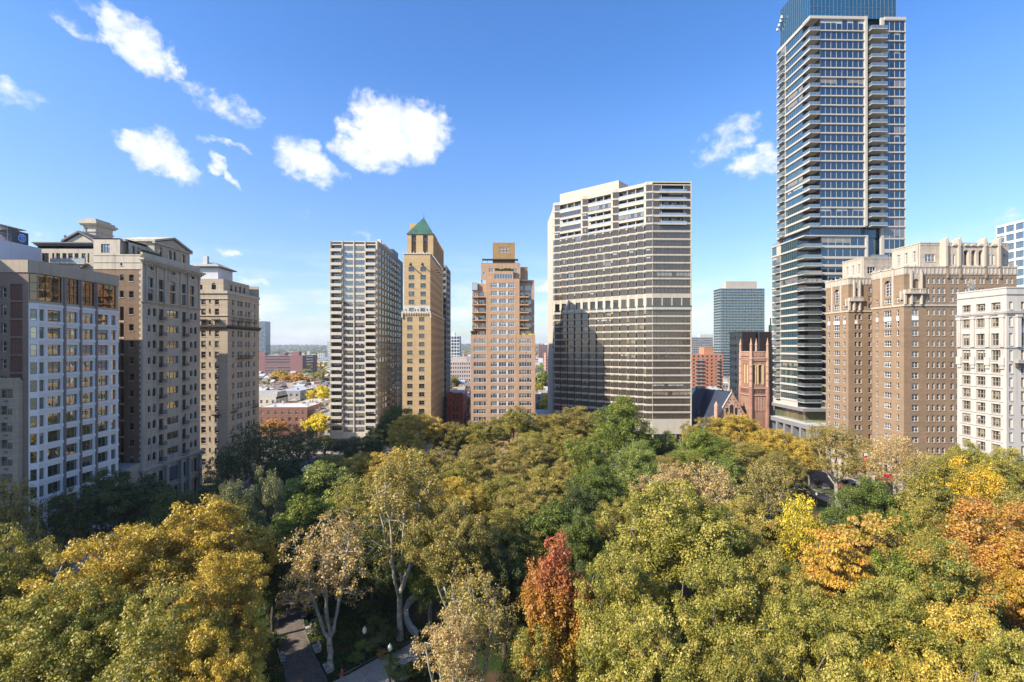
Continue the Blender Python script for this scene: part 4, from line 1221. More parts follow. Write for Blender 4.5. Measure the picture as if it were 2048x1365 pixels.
# notch walls
shaft.box(Fr(TX0, TY+ny, EAST), 0, nx, -.2, 0, LB, ZTOP, gl_dark)
shaft.box(Fr(TX0+nx, TY, SOUTH), -ny, 0, -.2, 0, LB, ZTOP-.9, gl_dark)
Tw.mb('crown_slab').extz([(TX0-.2, TY-.35), (TX0+ub+.9, TY-.35), (TX0+ub+.9, TY+.5), (TX0+nx, TY+ny), (TX0-.2, TY+ny)], ZTOP-1.0, ZTOP+.05, palec)
Tw.mb('crown_slab').box(fr, uc_, ud+.1, -.5, .3, ZTOP-1.0, ZTOP+.05, palec)
# south face
s0, s1, s2 = us(1554.5), us(1571), us(1611.5)
opsS = []
for k in range(nF):
    top_ = slabz[k]; bot = slabz[k+1]+.35
    opsS.append((s1+.1, WTs-ny-.1, bot, top_-.5, 'Ts')); opsS.append((.1, (s0+s1)/2-.3, bot, top_-.5, 'Ts2'))
Tw.facade(frS_, WTs-ny, LB-.2, ZTOP, [(a, min(b, WTs-ny-.1), c, d, e) for a, b, c, d, e in opsS], palec, vprob=.35)
for k in range(nF+1):
    z = slabz[k]
    bnd.box(frS_, 0, WTs+.3, .002, .2, z-.5, z+.12, palec)
for k in range(nF):
    z = slabz[k+1]
    put_bal(glass_balcony(TX0-1.2, TX0, TYE-s1+.2, TYE-(s0+s1)/2+.6, z+.02, 'SE'))
Tw.mb('recess').box(frS_, (s0+s1)/2-.2, s1-.1, .002, .04, LB, ZTOP-1, dkconc)  # flat dark strip on the wall face, painting in an inset's shade
# crown
crown = Tw.mb('crown')
cx0_, cx1_ = atY(1619.5, TY+.8), atY(1792.5, TY+.8)
crown.extz([(TX0+.6, TY+.9), (cx1_, TY+.9), (cx1_, TYE-1.5), (TX0+.6, TYE-1.5)], ZTOP, ZTOP+16, glass('glass_crown', (.01, .05, .07), .25, .02, (.6, .9, 1)), roofgrey)
frc = Fr(TX0+.6, TY+.9, EAST)
for uu in np.linspace(0, cx1_-TX0-.6, 23): crown.box(frc, uu-.03, uu+.03, .002, .08, ZTOP, ZTOP+16, greymul)
for z in (2.4, 4.0, 8, 12, 15.8): crown.box(frc, 0, cx1_-TX0-.6, .002, .07, ZTOP+z, ZTOP+z+.1, greymul)
frc2 = Fr(TX0+.6, TYE-1.5, SOUTH)
for uu in np.linspace(0, TYE-TY-2.4, 15): crown.box(frc2, uu-.03, uu+.03, .002, .08, ZTOP, ZTOP+16, greymul)
ex = Tw.mb('roof_equipment')
for i, yy_ in enumerate((TYE-1, TYE-2.2, TYE-3.4, TYE-4.2)): ex.cyl(TX0-.4, yy_, ZTOP+7.8+i*1.0, ZTOP+8.8+i*1.05, .5, .35, wpaint, 8)
# lower block
lx0 = atY(1607.5, TY-.5)
lye = atX(1544, lx0)
Lz = zt_(472)
frl = Fr(lx0, TY-.6, EAST); Wl_ = TX0+u(1732)-lx0
frls = Fr(lx0, lye, SOUTH); Wls = lye-TY+.6
Tw.wall.box(Fr(TX0+1.0, TY+1.5, EAST), 0, 30, -18, 0, Lz-.2, LB-.1, gl_blue)
Tw.wall.box(Fr(TX0+.2, TY+.6, EAST), 0, ub-.1, -19, 0, LB-.6, LB-.21, palec)
beltg = Tw.mb('glass_belt')
fb = Fr(TX0+1.0, TY+1.5, EAST)
for uu in np.linspace(0, 22, 18): beltg.box(fb, uu-.03, uu+.03, .002, .06, Lz, LB-.6, greymul)
lz = [Lz]
for k in range(2): lz.append(lz[-1]-4.1)
while lz[-1]-2.97 > 21: lz.append(lz[-1]-2.97)
nb_ = 3.6
opsl, opss = [], []
q0 = atY(1641, TY-.6)-lx0
style('Tl', 6, 1, palec, gl_blue, False, .12, palec, .12)
style('Tls', 8, 1, greymul, gl_teal, False, .10, palec, .07)
style('Tls3', 3, 1, greymul, gl_teal, False, .10, palec, .07)
t1, t2 = lye-atX(1553, lx0), lye-atX(1561, lx0)
for k in range(len(lz)-1):
    a, b = lz[k+1]+.25, lz[k]-.55
    opsl.append((.2, Wl_-q0-.7, a+.1, b, 'Tl'))
    opss += [(t2+.1, Wls-nb_-.1, a, b, 'Tls'), (.1, t1, a, b, 'Tls3')]
Tw.facade(Fr(lx0+q0, TY-.6, EAST), Wl_-q0, 20, Lz, opsl, palec, vprob=.35)
Tw.mb('fin').box(frl, Wl_-.6, Wl_+.1, .002, .4, Lz-12, Lz+.1, palec)
Tw.facade(frls, Wls-nb_, 20, Lz, opss, palec, vprob=.35)
for k, z in enumerate(lz):
    bnd.box(frl, 0 if k == 0 else q0, Wl_, .002, .22, z-.45, z+.05, palec)
    bnd.box(frls, 0, Wls+.2, .002, .2, z-.45, z+.05, palec)
    if k: 
        put_bal(glass_balcony(lx0-.35, lx0+q0, TY-1.5, TY-.6+nb_, z-.2, 'ES'))
        if k > 1: put_bal(glass_balcony(lx0-1.0, lx0, lye-t2, lye-t1, z-.2, 'SE'))
        if k > 1: put_bal(glass_balcony(TX0+u(1737), TX0+u(1768), TY-1.8, TY+2.0, z-.2, 'ENS'))
Tw.mb('recess').box(frls, t1, t2, .002, .05, 22, Lz-4, dkconc)  # dark strip laid on the wall; its colour imitates a shaded inset
shaft.box(Fr(lx0, TY-.6+nb_, EAST), 0, q0, -.2, 0, 20, Lz, gl_dark); shaft.box(Fr(lx0+q0, TY-.6, SOUTH), -nb_, 0, -.2, 0, 20, Lz-.45, gl_dark)
Tw.mb('crown_slab').extz([(lx0-.1, TY-.9), (lx0+Wl_, TY-.9), (lx0+Wl_, TY+6), (lx0+6, lye), (lx0-.1, lye)], Lz-.35, Lz+.08, palec)
for yy_ in np.linspace(atX(1544, lx0)-.2, atX(1551, lx0), 4): ex.box(Fr(lx0+.4, yy_, SOUTH), 0, .1, 0, .1, Lz, Lz+1.3, metal)
# podium in grey stone, its colour darkened to stand in for shade
psto = stone('podium_stone', (.21, .21, .22), .06, .7, .15)
pz0 = 19.6
pod = Tw.mb('podium')
pod.extz([(lx0-.8, TY-1.5), (lx0+30, TY-1.5), (lx0+30, lye+1), (lx0-.8, lye+1)], pz0+.0, pz0+1.2, psto, roofpale)
pod.extz([(lx0+1.2, TY+.5), (lx0+30, TY+.5), (lx0+30, lye), (lx0+1.2, lye)], 15.2, pz0, glass('glass_lobby', (.12, .13, .07), .3))
pod.extz([(lx0-1.4, TY-7), (lx0+30, TY-7), (lx0+30, lye+1), (lx0-1.4, lye+1)], 13.6, 15.2, psto, roofpale)
pod.extz([(lx0+1.5, TY-5), (lx0+30, TY-5), (lx0+30, lye), (lx0+1.5, lye)], 0, 13.6, gl_dark)
frp = Fr(lx0-1.3, lye, SOUTH)
Wp = lye-TY+7
for i, uu in enumerate(np.linspace(.5, Wp-1.5, 6)): pod.box(frp, uu-.6, uu+.6, -2.5, -.01, 0, 13.6, psto)
for z in (6.5,): pod.box(frp, 0, Wp-1.5, -2.3, -.3, z, z+1.0, psto)
pod.box(frp, Wp-2.8, Wp-.02, -3.0, .1, 0, 13.6, psto)
frpe = Fr(lx0-1.3, TY-7, EAST)
for uu in (9.0, 18, 27): pod.box(frpe, uu-.5, uu+.5, -2, -.01, 0, 13.6, psto)
for uu in np.linspace(3, 9, 6): pod.box(frpe, uu-.04, uu+.04, -1.9, -1.8, 0, 13.6, metal)
restb_o = restb.build('balcony', Tw.root)
if restb_o: restb_o['kind'] = 'stuff'
for nm in ('balcony',):
    if nm in Tw.parts: del Tw.parts[nm]
Tw.wall.quad(Fr(TX1, TY, NORTH), [(0, 0, 0), (TYE-TY, 0, 0), (TYE-TY, 0, ZTOP), (0, 0, ZTOP)], palec)
Tw.wall.quad(W0, [(TX1, -TYE, 0), (TX0, -TYE, 0), (TX0, -TYE, ZTOP), (TX1, -TYE, ZTOP)], palec)
Tw.wall.extz([(TX0+.3, TY+ny), (TX1-.1, TY+ny), (TX1-.1, TYE-.1), (TX0+.3, TYE-.1)], ZTOP-.9, ZTOP-.4, roofgrey)
Tw.finish('window')

# ---- art deco brick apartment house with two wings
dbr = stone('plaza_brick', (.275, .19, .122), .26, .9, .12, course=.3)
tcot = stone('terracotta', (.46, .40, .33), .12, .85, .3, mottle=1.6)
Pz = Bld('apartment_building', 'large brown brick apartment house with two wings, carved pale stone crown and arched windows', 'apartment building', 135, 165)
style('Pn', 1, 2, whitefr, gl_dark2, False, .2, dbr, .09, tcot)
style('P2', 2, 2, whitefr, gl_dark2, False, .2, dbr, .09, tcot)
style('P3', 3, 2, whitefr, gl_dark2, False, .2, dbr, .10, tcot)
style('Pt', 2, 5, whitefr, gl_dark2, True, .5, dbr, .12)
style('Pu', 2, 4, whitefr, gl_dark2, False, .25, tcot, .10)
style('Pa', 1, 2, blackfr, gl_dark, True, .8, tcot, .06)
PXs = 116.0
def wing(Yc, Yl, Xr, ecols, names, pxs, last_w1):
    """Yc near corner, Yl length west, Xr east-face extent in X"""
    frs = Fr(PXs, Yc+Yl, SOUTH)
    zs0 = 55.5
    w = Yl
    un, ug, un2 = [(Yc+Yl-atX(a, PXs), Yc+Yl-atX(b, PXs)) for a, b in pxs]
    ops = []
    for k in range(14):
        zt = 48.3-3.08*k
        if zt < 3: break
        ops += [(*un, zt-1.6, zt, 'Pn'), (*ug, zt-1.65, zt, 'P3'), (*un2, zt-1.6, zt, 'Pn')]
    for zt in (54.2, 51.0): ops += [(*un, zt-1.8, zt, 'Pn'), (*ug, zt-1.9, zt, 'P3'), (*un2, zt-1.8, zt, 'Pn')]
    ops += [(*un, 56.3, 57.9, 'Pn'), (*ug, 56.3, 57.8, 'P3'), (*un2, 56.3, 57.9, 'Pn')]
    gc = (ug[0]+ug[1])/2
    ops.append((gc-1.3, gc+1.3, 58.6, 63.2, 'Pt'))
    Pz.facade(frs, w, 0, 64.2, ops, dbr, vprob=.35)
    tr = Pz.mb('stone_trim')
    for c in (un, ug, un2): tr.box(frs, c[0], c[1], .002, .06, 51.05, 52.35, whitepc)
    for fr_, ww in ((frs, w), (Fr(PXs, Yc, EAST), Xr-PXs)):
        tr.box(fr_, -.15, ww+.15, -.1, .22, 55.1, 55.6, tcot)
        tr.box(fr_, -.1, ww+.1, -.1, .14, 64.2, 66.2, tcot); tr.box(fr_, -.2, ww+.2, -.1, .3, 66.2, 66.6, tcot)
        for uu in np.arange(.5, ww-.3, 1.15): tr.box(fr_, uu-.16, uu+.16, .142, .26, 64.5, 66.0, tcot)
        for uu in np.arange(.9, ww, 2.3): tr.box(fr_, uu-.2, uu+.2, .0, .3, 66.6, 67.0, tcot)
    for a in (ug[0]-1.1, ug[1]+.5): tr.box(frs, a, a+.6, .002, .3, 55.6, 66.5, tcot)
    # east face
    fre = Fr(PXs, Yc, EAST)
    ops = []
    for (a, b, st) in ecols:
        c0, c1 = atY(a, Yc)-PXs, atY(b, Yc)-PXs
        for k in range(-2, 14):
            zt = (48.3-3.08*k) if k >= 0 else (51.0, 54.2)[-k-1]
            if zt < 3: break
            ops.append((c0, c1, zt-1.65, zt, st))
        for zt in (57.9,): ops.append((c0, c1, zt-1.55, zt, st))
        if st == 'Pn':
            for zt in (60.4, 63.3): ops.append((c0, c1, zt-1.7, zt, st))
    Pz.facade(fre, Xr-PXs, 0, 64.2, ops, dbr, vprob=.35)
    c0, c1 = atY(ecols[0][0], Yc)-PXs, atY(ecols[0][1], Yc)-PXs
    tr.box(fre, c0, c1, .002, .06, 51.05, 52.35, whitepc)
    # corner loggia: stone canted bay with arch and balustrade
    lg = Pz.mb('loggia')
    cm = (c0+c1)/2
    lg.box(fre, c0-1.6, c1+1.3, -.4, 1.0, 58.6, 59.1, tcot)
    for uu in np.linspace(c0-1.55, c1+1.25, 12): lg.cyl(*fre.p(uu, .9, 0)[:2], 59.1, 59.9, .1, .07, tcot, 6)
    lg.box(fre, c0-1.6, c1+1.3, .8, 1.0, 59.9, 60.1, tcot)
    fl2 = Fr(PXs+c0-.5, Yc-.35, EAST)
    Pz.facade(fl2, c1-c0+1.0, 60.1, 63.9, [(.5, c1-c0+.5, 60.1, 62.9, 'Pa')], tcot, lg)
    lg.box(fl2, 0, c1-c0+1.0, -.6, .02, 63.2, 64.3, tcot)
    for uu in (-.2, c1-c0+.8): lg.box(fl2, uu, uu+.4, -.3, .35, 55.6, 64.9, tcot); lg.box(fl2, uu+.08, uu+.32, -.25, .25, 64.9, 65.6, tcot)
    lg.box(fre, -.05, .5, .0, .4, 55.6, 58.6, tcot); lg.box(fre, -.1, .8, -.2, .8, 58.6, 59.8, tcot)
    for (a, b) in ((-.15, .15),): lg.box(frs, w-.8, w-.2, .002, .6, 57.0, 59.5, tcot)
    # setback crown
    return frs, fre
n1 = wing(140.9, 12.2, 149.2, [(1823.8, 1837, 'P2'), (1853.7, 1858.5, 'Pn'), (1864, 1869.5, 'Pn'), (1873.5, 1880, 'Pn'), (1884, 1890.5, 'Pn'), (1901, 1907.5, 'Pn'), (1912, 1917.5, 'Pn'), (1927, 1933, 'Pn'), (1936.5, 1940.5, 'Pn'), (1946, 1951.5, 'Pn'), (1958, 1962, 'Pn'), (1964, 1969.5, 'Pn'), (1979, 1985.5, 'Pn'), (1990.5, 1997, 'Pn'), (2009.5, 2015.5, 'Pn'), (2020, 2026, 'Pn')],
          0, [(1752.3, 1756.3), (1768, 1782.5), (1793, 1798)], 0)
n2 = wing(163.8, 11.5, 138, [(1709.7, 1715.2, 'Pn'), (1717.7, 1723.4, 'Pn'), (1737, 1743, 'Pn'), (1748, 1753, 'Pn')], 0, [(1656, 1660), (1668, 1679), (1686.5, 1691)], 0)
# crowns
cr = Pz.mb('crown')
carved = stone('carved_stone', (.43, .37, .30), .22, .9, .3, course=.45, mottle=1.8)
def crown_block(pxc, Y, pxl, xr, z0, z1, uw):
    X = atY(pxc, Y); Yf = atX(pxl, X)
    fs = Fr(X, Yf, SOUTH); w = Yf-Y
    Pz.facade(fs, w, z0, z1, [(w*t-.55, w*t+.55, z0+2.2 if uw else z0+2, z1-1.9, 'Pu') for t in (.25, .52, .8)], tcot, cr, vprob=0)
    fe = Fr(X, Y, EAST)
    Pz.facade(fe, xr-X, z0, z1, [(atY(uw[0], Y)-X, atY(uw[1], Y)-X, z0+2.0, z0+4.2, 'P3')], carved, cr, vprob=0)
    for fr_, ww in ((fs, w), (fe, xr-X)):
        cr.box(fr_, -.1, ww+.1, -.3, .15, z1, z1+.3, tcot)
        for uu in np.arange(.3, ww, .8): cr.box(fr_, uu-.15, uu+.15, .002, .14, z1-.55, z1-.1, tcot)
    cr.extz([(X+.1, Y+.1), (xr-.1, Y+.1), (xr-.1, Yf), (X+.1, Yf)], z1-.8, z1-.1, roofgrey)
    cr.box(fs, w-.9, w-.3, .002, .35, z0-3, z1-.3, tcot)
    return fe, X
z_c1 = 43+(697-489.5)*.147
fe1, X1 = crown_block(1840, 142.6, 1784, 148.6, 66.2, z_c1, (1850, 1870))
fe2, X2 = crown_block(1727, 165.5, 1685, 133, 66.2, z_c1, (1735, 1751))
# tall crown piers and arches on the east face
fe = Fr(PXs, 140.9, EAST)
Pc = lambda z: atY(1820+z/6.2, 140.9)-PXs
gb = Pz.mb('gable')
for z in (450, 608, 925, 1102):
    uu = Pc(z); gb.box(fe, uu+.05, uu+.5, -1.9, .38, 63.2, z_c1+.4, dbr); gb.box(fe, uu-.55, uu+.05, -1.8, .5, 66.5, z_c1+.9, tcot); gb.box(fe, uu-.2, uu+.2, -1.2, .56, z_c1-1.2, z_c1+1.3, tcot)
gops = []
for a, b in ((495, 512), (535, 562), (590, 608), (980, 998), (1020, 1048), (1072, 1092)): gops.append((Pc(a), Pc(b), 67.0, 70.0, 'Pn'))
for a, b in ((665, 727), (760, 820), (852, 915)): gops.append((Pc(a), Pc(b), 66.9, 71.3, 'Pa'))
x0_, x1_ = Pc(460), Pc(1110)
Pz.facade(Fr(PXs+x0_, 140.9, EAST), x1_-x0_, 66.65, 72.2, [(a-x0_, b-x0_, c, d, s_) for a, b, c, d, s_ in gops], tcot, gb)
gb.box(fe, x0_, x1_, -1.5, .1, 72.2, 72.5, tcot)
for a, b in ((520, 590), (665, 735), (745, 820), (835, 920), (1000, 1080)):
    c0_, c1_ = Pc(a), Pc(b); m_ = (c0_+c1_)/2
    gb.ext(fe, [(c0_, 72.5), (c1_, 72.5), (m_+.3, 73.1), (m_-.3, 73.1)], -.3, .4, tcot)
for a, b in ((535, 550), (740, 765), (805, 835), (1010, 1030)): Pz.win(Fr(PXs, 142.6, EAST), Pc(a)*1.01, Pc(b)*1.01, 71.8, 72.9, 'Pn', sh=.25)
for z in (1245,): Pz.win(Fr(PXs, 142.6, EAST), Pc(z-12), Pc(z+12), 70.5, 71.8, 'Pn', sh=.25); Pz.win(Fr(PXs, 142.6, EAST), Pc(z-12), Pc(z+12), 67.0, 68.5, 'Pn', sh=.25)
# rear link and roofs
Pz.wall.extz([(PXs+12, 152), (148, 152), (148, 185), (PXs+12, 185)], 0, 64, dbr, roofgrey)
Pz.wall.extz([(PXs+.1, 141), (149, 141), (149, 153), (PXs+.1, 153)], 65.4, 65.9, roofgrey)
Pz.wall.extz([(PXs+.1, 164), (137.9, 164), (137.9, 175), (PXs+.1, 175)], 65.4, 65.9, roofgrey)
Pz.wall.quad(Fr(149.2, 140.9, NORTH), [(0, 0, 0), (12.2, 0, 0), (12.2, 0, 64.2), (0, 0, 64.2)], dbr)
Pz.wall.quad(W0, [(149.2, -153.1, 0), (PXs, -153.1, 0), (PXs, -153.1, 66.2), (149.2, -153.1, 66.2)], dbr)
# pale stone base
bs = Pz.mb('base')
for fr_, ww in (n1[0:1][0], 12.2), (n1[1], 33.0), (n2[0], 11.5), (n2[1], 20):
    bs.box(fr_, -.12, ww+.12, .004, .12, 0, 9.0, tcot); bs.box(fr_, -.3, ww+.3, .004, .45, 9.0, 9.5, tcot)
    for uu in np.arange(1.4, ww-1, 3.4): bs.box(fr_, uu, uu+1.5, .122, .15, 1.0, 4.4, gl_dark); bs.box(fr_, uu+.1, uu+1.4, .122, .15, 5.8, 8.0, gl_dark)
Pz.finish(panes=True)
# ---- pale stone office block at the right edge
pst = stone('pale_stone', (.48, .445, .405), .08, .85, .22)
grst = stone('grey_band_stone', (.33, .31, .29), .12, .85, .3)
J_ = Bld('apartment_building', 'pale stone block with giant pilasters and triple windows at the right edge', 'apartment building', 128, 118)
JX, JY = 116.0, 111.8
JL = atX(1914, JX)-JY
frJ = Fr(JX, JY+JL, SOUTH)
style('J3', 3, 2, tanfr, gl_dark2, False, .35, pst, .16, pst)
style('Jb', 1, 1, pst, pst, False, .18, pst, .05, pst)
style('J1', 1, 2, tanfr, gl_dark2, False, .35, pst, .09, pst)
jc = [(JY+JL-atX(a, JX), JY+JL-atX(b, JX)) for a, b in ((1924, 1941), (1952, 1970.5), (1982, 2001))]
tp = [(53.7, 1.75), (50.2, 2.2), (46.5, 2.9), (42.6, 2.5)]+[(39.4-3.14*k, 2.15) for k in range(12)]
ops = [(*c, t-h, t, 'J3') for c in jc for t, h in tp if t-h > 1]
J_.facade(frJ, JL, 0, 56.8, ops, pst, vprob=.5)
frJe = Fr(JX, JY, EAST)
je = [(atY(2018, JY)-JX, atY(2025.5, JY)-JX)]
ops = [(*je[0], t-h, t, 'Jb') for t, h in tp if t-h > 1]
for (a, b) in ((2042, 2049), (2056, 2066), (2080, 2090)): ops += [(atY(a, JY)-JX, atY(b, JY)-JX, t-h, t, 'J1') for t, h in tp if t-h > 1]
J_.facade(frJe, 12, 0, 56.8, ops, pst, vprob=.5)
tj = J_.mb('cornice')
for fr_, ww in ((frJ, JL), (frJe, 12)):
    tj.box(fr_, -.25, ww+.25, -.1, .35, 51.0, 51.5, grst); tj.box(fr_, -.1, ww+.1, -.1, .2, 50.7, 51.0, grst)
    tj.box(fr_, -.1, ww+.1, -.1, .12, 56.8, 57.1, pst); tj.box(fr_, -.15, ww+.15, -.1, .16, 55.3, 55.5, grst)
    tj.box(fr_, -.12, ww+.12, -.1, .15, 43.0, 43.25, grst); tj.box(fr_, -.05, ww+.05, -.1, .08, 42.9, 43.0, pst)
for c in jc:
    for t, h in tp[4:]: tj.box(frJ, c[0]-.6, c[1]+.6, .002, .16, t-h-.42, t-h-.2, pst)
plj = J_.mb('pilaster')
es = [0, (jc[0][1]+jc[1][0])/2, (jc[1][1]+jc[2][0])/2, JL-.85]
for uu in es:
    uu = max(uu, .75)
    plj.box(frJ, uu-.5, uu+.5, .002, .38, 43.3, 50.7, pst); plj.box(frJ, uu-.65, uu+.65, .002, .5, 50.1, 50.7, pst)
    for j in range(5): plj.box(frJ, uu-.4+.18*j, uu-.34+.18*j, .38, .43, 43.6, 50, pst)
    plj.box(frJ, uu-.6, uu+.6, .002, .45, 39.0, 40.9, pst); plj.box(frJ, uu-.45, uu+.45, .002, .3, 38.2, 39.0, pst)
uu = atY(2035, JY)-JX
plj.box(frJe, uu-.42, uu+.42, .002, .5, 43.3, 50.7, pst); plj.box(frJe, uu-.6, uu+.6, .002, .65, 50.2, 50.7, pst); plj.box(frJe, uu-.7, uu+2.6, .002, .9, 39.6, 40.4, grst); plj.box(frJe, uu-.5, uu+.3, .002, .6, 38.6, 39.6, iron)
J_.wall.extz([(JX+.1, JY+.1), (JX+12, JY+.1), (JX+12, JY+JL), (JX+.1, JY+JL)], 55.8, 56.3, roofgrey)
J_.wall.quad(W0, [(JX+12, -JY-JL, 0), (JX, -JY-JL, 0), (JX, -JY-JL, 56.8), (JX+12, -JY-JL, 56.8)], pst)
rfan = J_.mb('rooftop_fan')
fx, fy = atY(1940, 122), 122
rfan.cyl(fx, fy, 56.3, 58.0, .5, .5, metal, 8)
for i in range(10):
    a = i*math.pi/5; rfan.ext(Fr(fx-1.6, fy-.8, R(10)), [(1.5, 58.6), (1.5+1.3*math.cos(a), 58.9+1.2*math.sin(a)), (1.5+1.3*math.cos(a+.35), 58.9+1.2*math.sin(a+.35))], 0, .12, tcot)
J_.finish(panes=True)

# ---- right top glass block
gl_grid = glass('glass_grid', (.05, .08, .1), .3, .03, (.8, .92, 1))
def grid_block(name, label, cat, px0, px1, Y, ytop, ybot_z, nc, fhh, wallm, glm, depth_=20, sidepx=None, top=None, frac=.62, wf=.8, group=None, slab=None, tower=False):
    """distant block: real recessed windows, one mesh per part"""
    x0, x1 = atY(px0, Y), atY(px1, Y); W = x1-x0
    z1 = hz(ytop, x0, Y)
    b = Bld(name, label, cat, (x0+x1)/2, Y+depth_/2, group)
    sn = 'gb'+name+str(int(px0))+str(int(Y))
    style(sn, 2, 1, greymul, glm, False, .25, wallm, .08)
    n = max(1, int((z1-3)/fhh))
    def fac(fr, w, ncol):
        ops = []
        cw = w/ncol
        for k in range(n):
            zt = z1-1.0-fhh*k
            for i in range(ncol): ops.append((cw*i+cw*(1-wf)/2, cw*(i+1)-cw*(1-wf)/2, zt-fhh*frac, zt, sn))
        b.facade(fr, w, 0, z1, ops, wallm, vprob=.4)
    fac(Fr(x0, Y, EAST), W, nc)
    if x1 < 0 or (x0 < 0): 
        fac(Fr(x1, Y, NORTH), depth_, max(1, int(nc*depth_/W)))
    else: b.wall.quad(Fr(x1, Y, NORTH), [(0, 0, 0), (depth_, 0, 0), (depth_, 0, z1), (0, 0, z1)], wallm)
    if x0 > 0: fac(Fr(x0, Y+depth_, SOUTH), depth_, max(1, int(nc*depth_/W)))
    else: b.wall.quad(Fr(x0, Y+depth_, SOUTH), [(0, 0, 0), (depth_, 0, 0), (depth_, 0, z1), (0, 0, z1)], wallm)
    b.mb('roof').extz([(x0+.1, Y+.1), (x1-.1, Y+.1), (x1-.1, Y+depth_), (x0+.1, Y+depth_)], z1-.8, z1-.2, roofpale)
    b.wall.quad(W0, [(x1, -Y-depth_, 0), (x0, -Y-depth_, 0), (x0, -Y-depth_, z1), (x1, -Y-depth_, z1)], wallm)
    if slab:
        for k in range(n+1):
            zt = z1-1.0-fhh*k+.3
            b.mb('slab').box(Fr(x0, Y, EAST), -.5, W+.5, .002, 1.2, zt-.15, zt+.15, slab)
            b.mb('slab').box(Fr(x0, Y+depth_, SOUTH), -.5, depth_+.5, .002, 1.2, zt-.15, zt+.15, slab)
    if top:
        for (a, c, yt, mt) in top:
            xa, xb = atY(a, Y+4), atY(c, Y+4)
            b.mb('roof_house').extz([(xa, Y+4), (xb, Y+4), (xb, Y+14), (xa, Y+14)], z1-.3, hz(yt, xa, Y+4), mt, roofpale)
    return b
whg = stone('white_grid', (.62, .63, .65), .05)
b = grid_block('office_building', 'white framed glass office block rising behind the brick crown at the far right', 'office building', 2091, 2260, 195, 428.5, 0, 9, 3.9, whg, gl_grid, 20, frac=.72, wf=.85); b.finish(maxw=60)
# ---- distant towers
b = grid_block('skyscraper', 'pale green glass residential tower with projecting slabs, far off beside the tall skyscraper', 'skyscraper', 1441, 1529, 560, 577, 0, 14, 3.1, plain('green_grey_frame', (.20, .26, .26), .5), gl_teal, 18, slab=greyc, top=[(1452, 1514, 563, stone('tan_roofbox', (.42, .37, .31), .1))]); b.finish(maxw=100)
b = grid_block('office_building', 'low blue glass office block with rounded roof screen, far behind the orange brick flats', 'office building', 1370, 1426, 800, 675, 0, 16, 3.6, greyc, gl_blue, 30, top=[(1400, 1426, 669.5, roofpale)]); b.finish(maxw=60)
redbr = stone('red_brick', (.36, .14, .085), .14, .9, .2, course=.5)
orb = stone('orange_brick', (.46, .20, .12), .1, .9, .2, course=.5)
b = grid_block('apartment_building', 'orange-red brick apartment block with tiny balconies, right of the saw-tooth tower', 'apartment building', 1366, 1446, 400, 709, 0, 9, 2.9, orb, gl_dark, 22, frac=.5, wf=.45, top=[(1408, 1427, 695, orb)])
for k in range(12):
    for px in (1390, 1399, 1432): b.mb('balcony').box(Fr(atY(px, 400), 400, EAST), 0, 3.0, .002, 1.2, 36.5-1.0-2.9*k-2.6, 36.5-1.0-2.9*k-1.8, greyc)
b.finish(maxw=100)
b = grid_block('skyscraper', 'slim dark blue glass skyscraper alone on the left horizon', 'skyscraper', 510, 531, 1900, 643, 0, 8, 4.2, plain('blue_steel', (.10, .15, .22), .4), gl_blue, 40, frac=.8, wf=.9); b.finish(maxw=60)
b = grid_block('apartment_building', 'thin pale tower peeping out at the left edge of the concrete slab block', 'apartment building', 654.5, 662, 900, 683, 0, 3, 3.2, whg, gl_grid, 20); b.finish(maxw=30)
purp = stone('mauve_brick', (.26, .13, .125), .1)
b = grid_block('office_building', 'long maroon office block with dark window strips among distant rowhouses', 'office building', 505, 605, 760, 711, 0, 1, 4.2, purp, gl_dark2, 60, frac=.5, wf=.5, top=[(583, 598, 704, purp), (510, 530, 705, purp), (560, 570, 706, purp)]); b.finish(maxw=60)
b = grid_block('office_building', 'blue-green glass mid-rise with white roof box, seen past the green-roofed tower', 'office building', 886, 919, 620, 672, 0, 6, 4.0, whg, gl_teal, 24, frac=.75, wf=.8, top=[(902, 910, 665.5, whg)]); b.finish(maxw=60)
pinkst = stone('pinkish_stone', (.48, .40, .36), .1)
b = grid_block('office_building', 'low pale stone office block with rows of square windows, below the blue-green mid-rise', 'office building', 896, 950, 520, 724, 0, 12, 4.2, pinkst, gl_dark, 24, frac=.5, wf=.5, top=[(904, 935, 714, pinkst)]); b.finish(maxw=60)
b = grid_block('apartment_building', 'small orange brick flats with pale stair strips, just left of the saw-tooth tower', 'apartment building', 1090, 1125, 560, 706, 0, 5, 3.2, orb, gl_grid, 16, frac=.5, wf=.35)
for px in (1089.5, 1097.5, 1104): b.mb('stair_strip').box(Fr(atY(px, 560), 560, EAST), 0, 1.0, .002, .3, 0, hz(706, 20, 560)-.5, whg)
b.finish(maxw=60)
b = grid_block('office_building', 'dark low office block on the horizon between the two middle towers', 'office building', 1078, 1110, 1300, 690, 0, 8, 4.2, purp, gl_dark, 30, top=[(1090, 1100, 687, whg)]); b.finish(maxw=20)
b = grid_block('office_building', 'distant white warehouse block low on the left horizon', 'warehouse', 637, 650, 1500, 707, 0, 3, 4.5, whg, gl_grid, 30); b.finish(maxw=12)
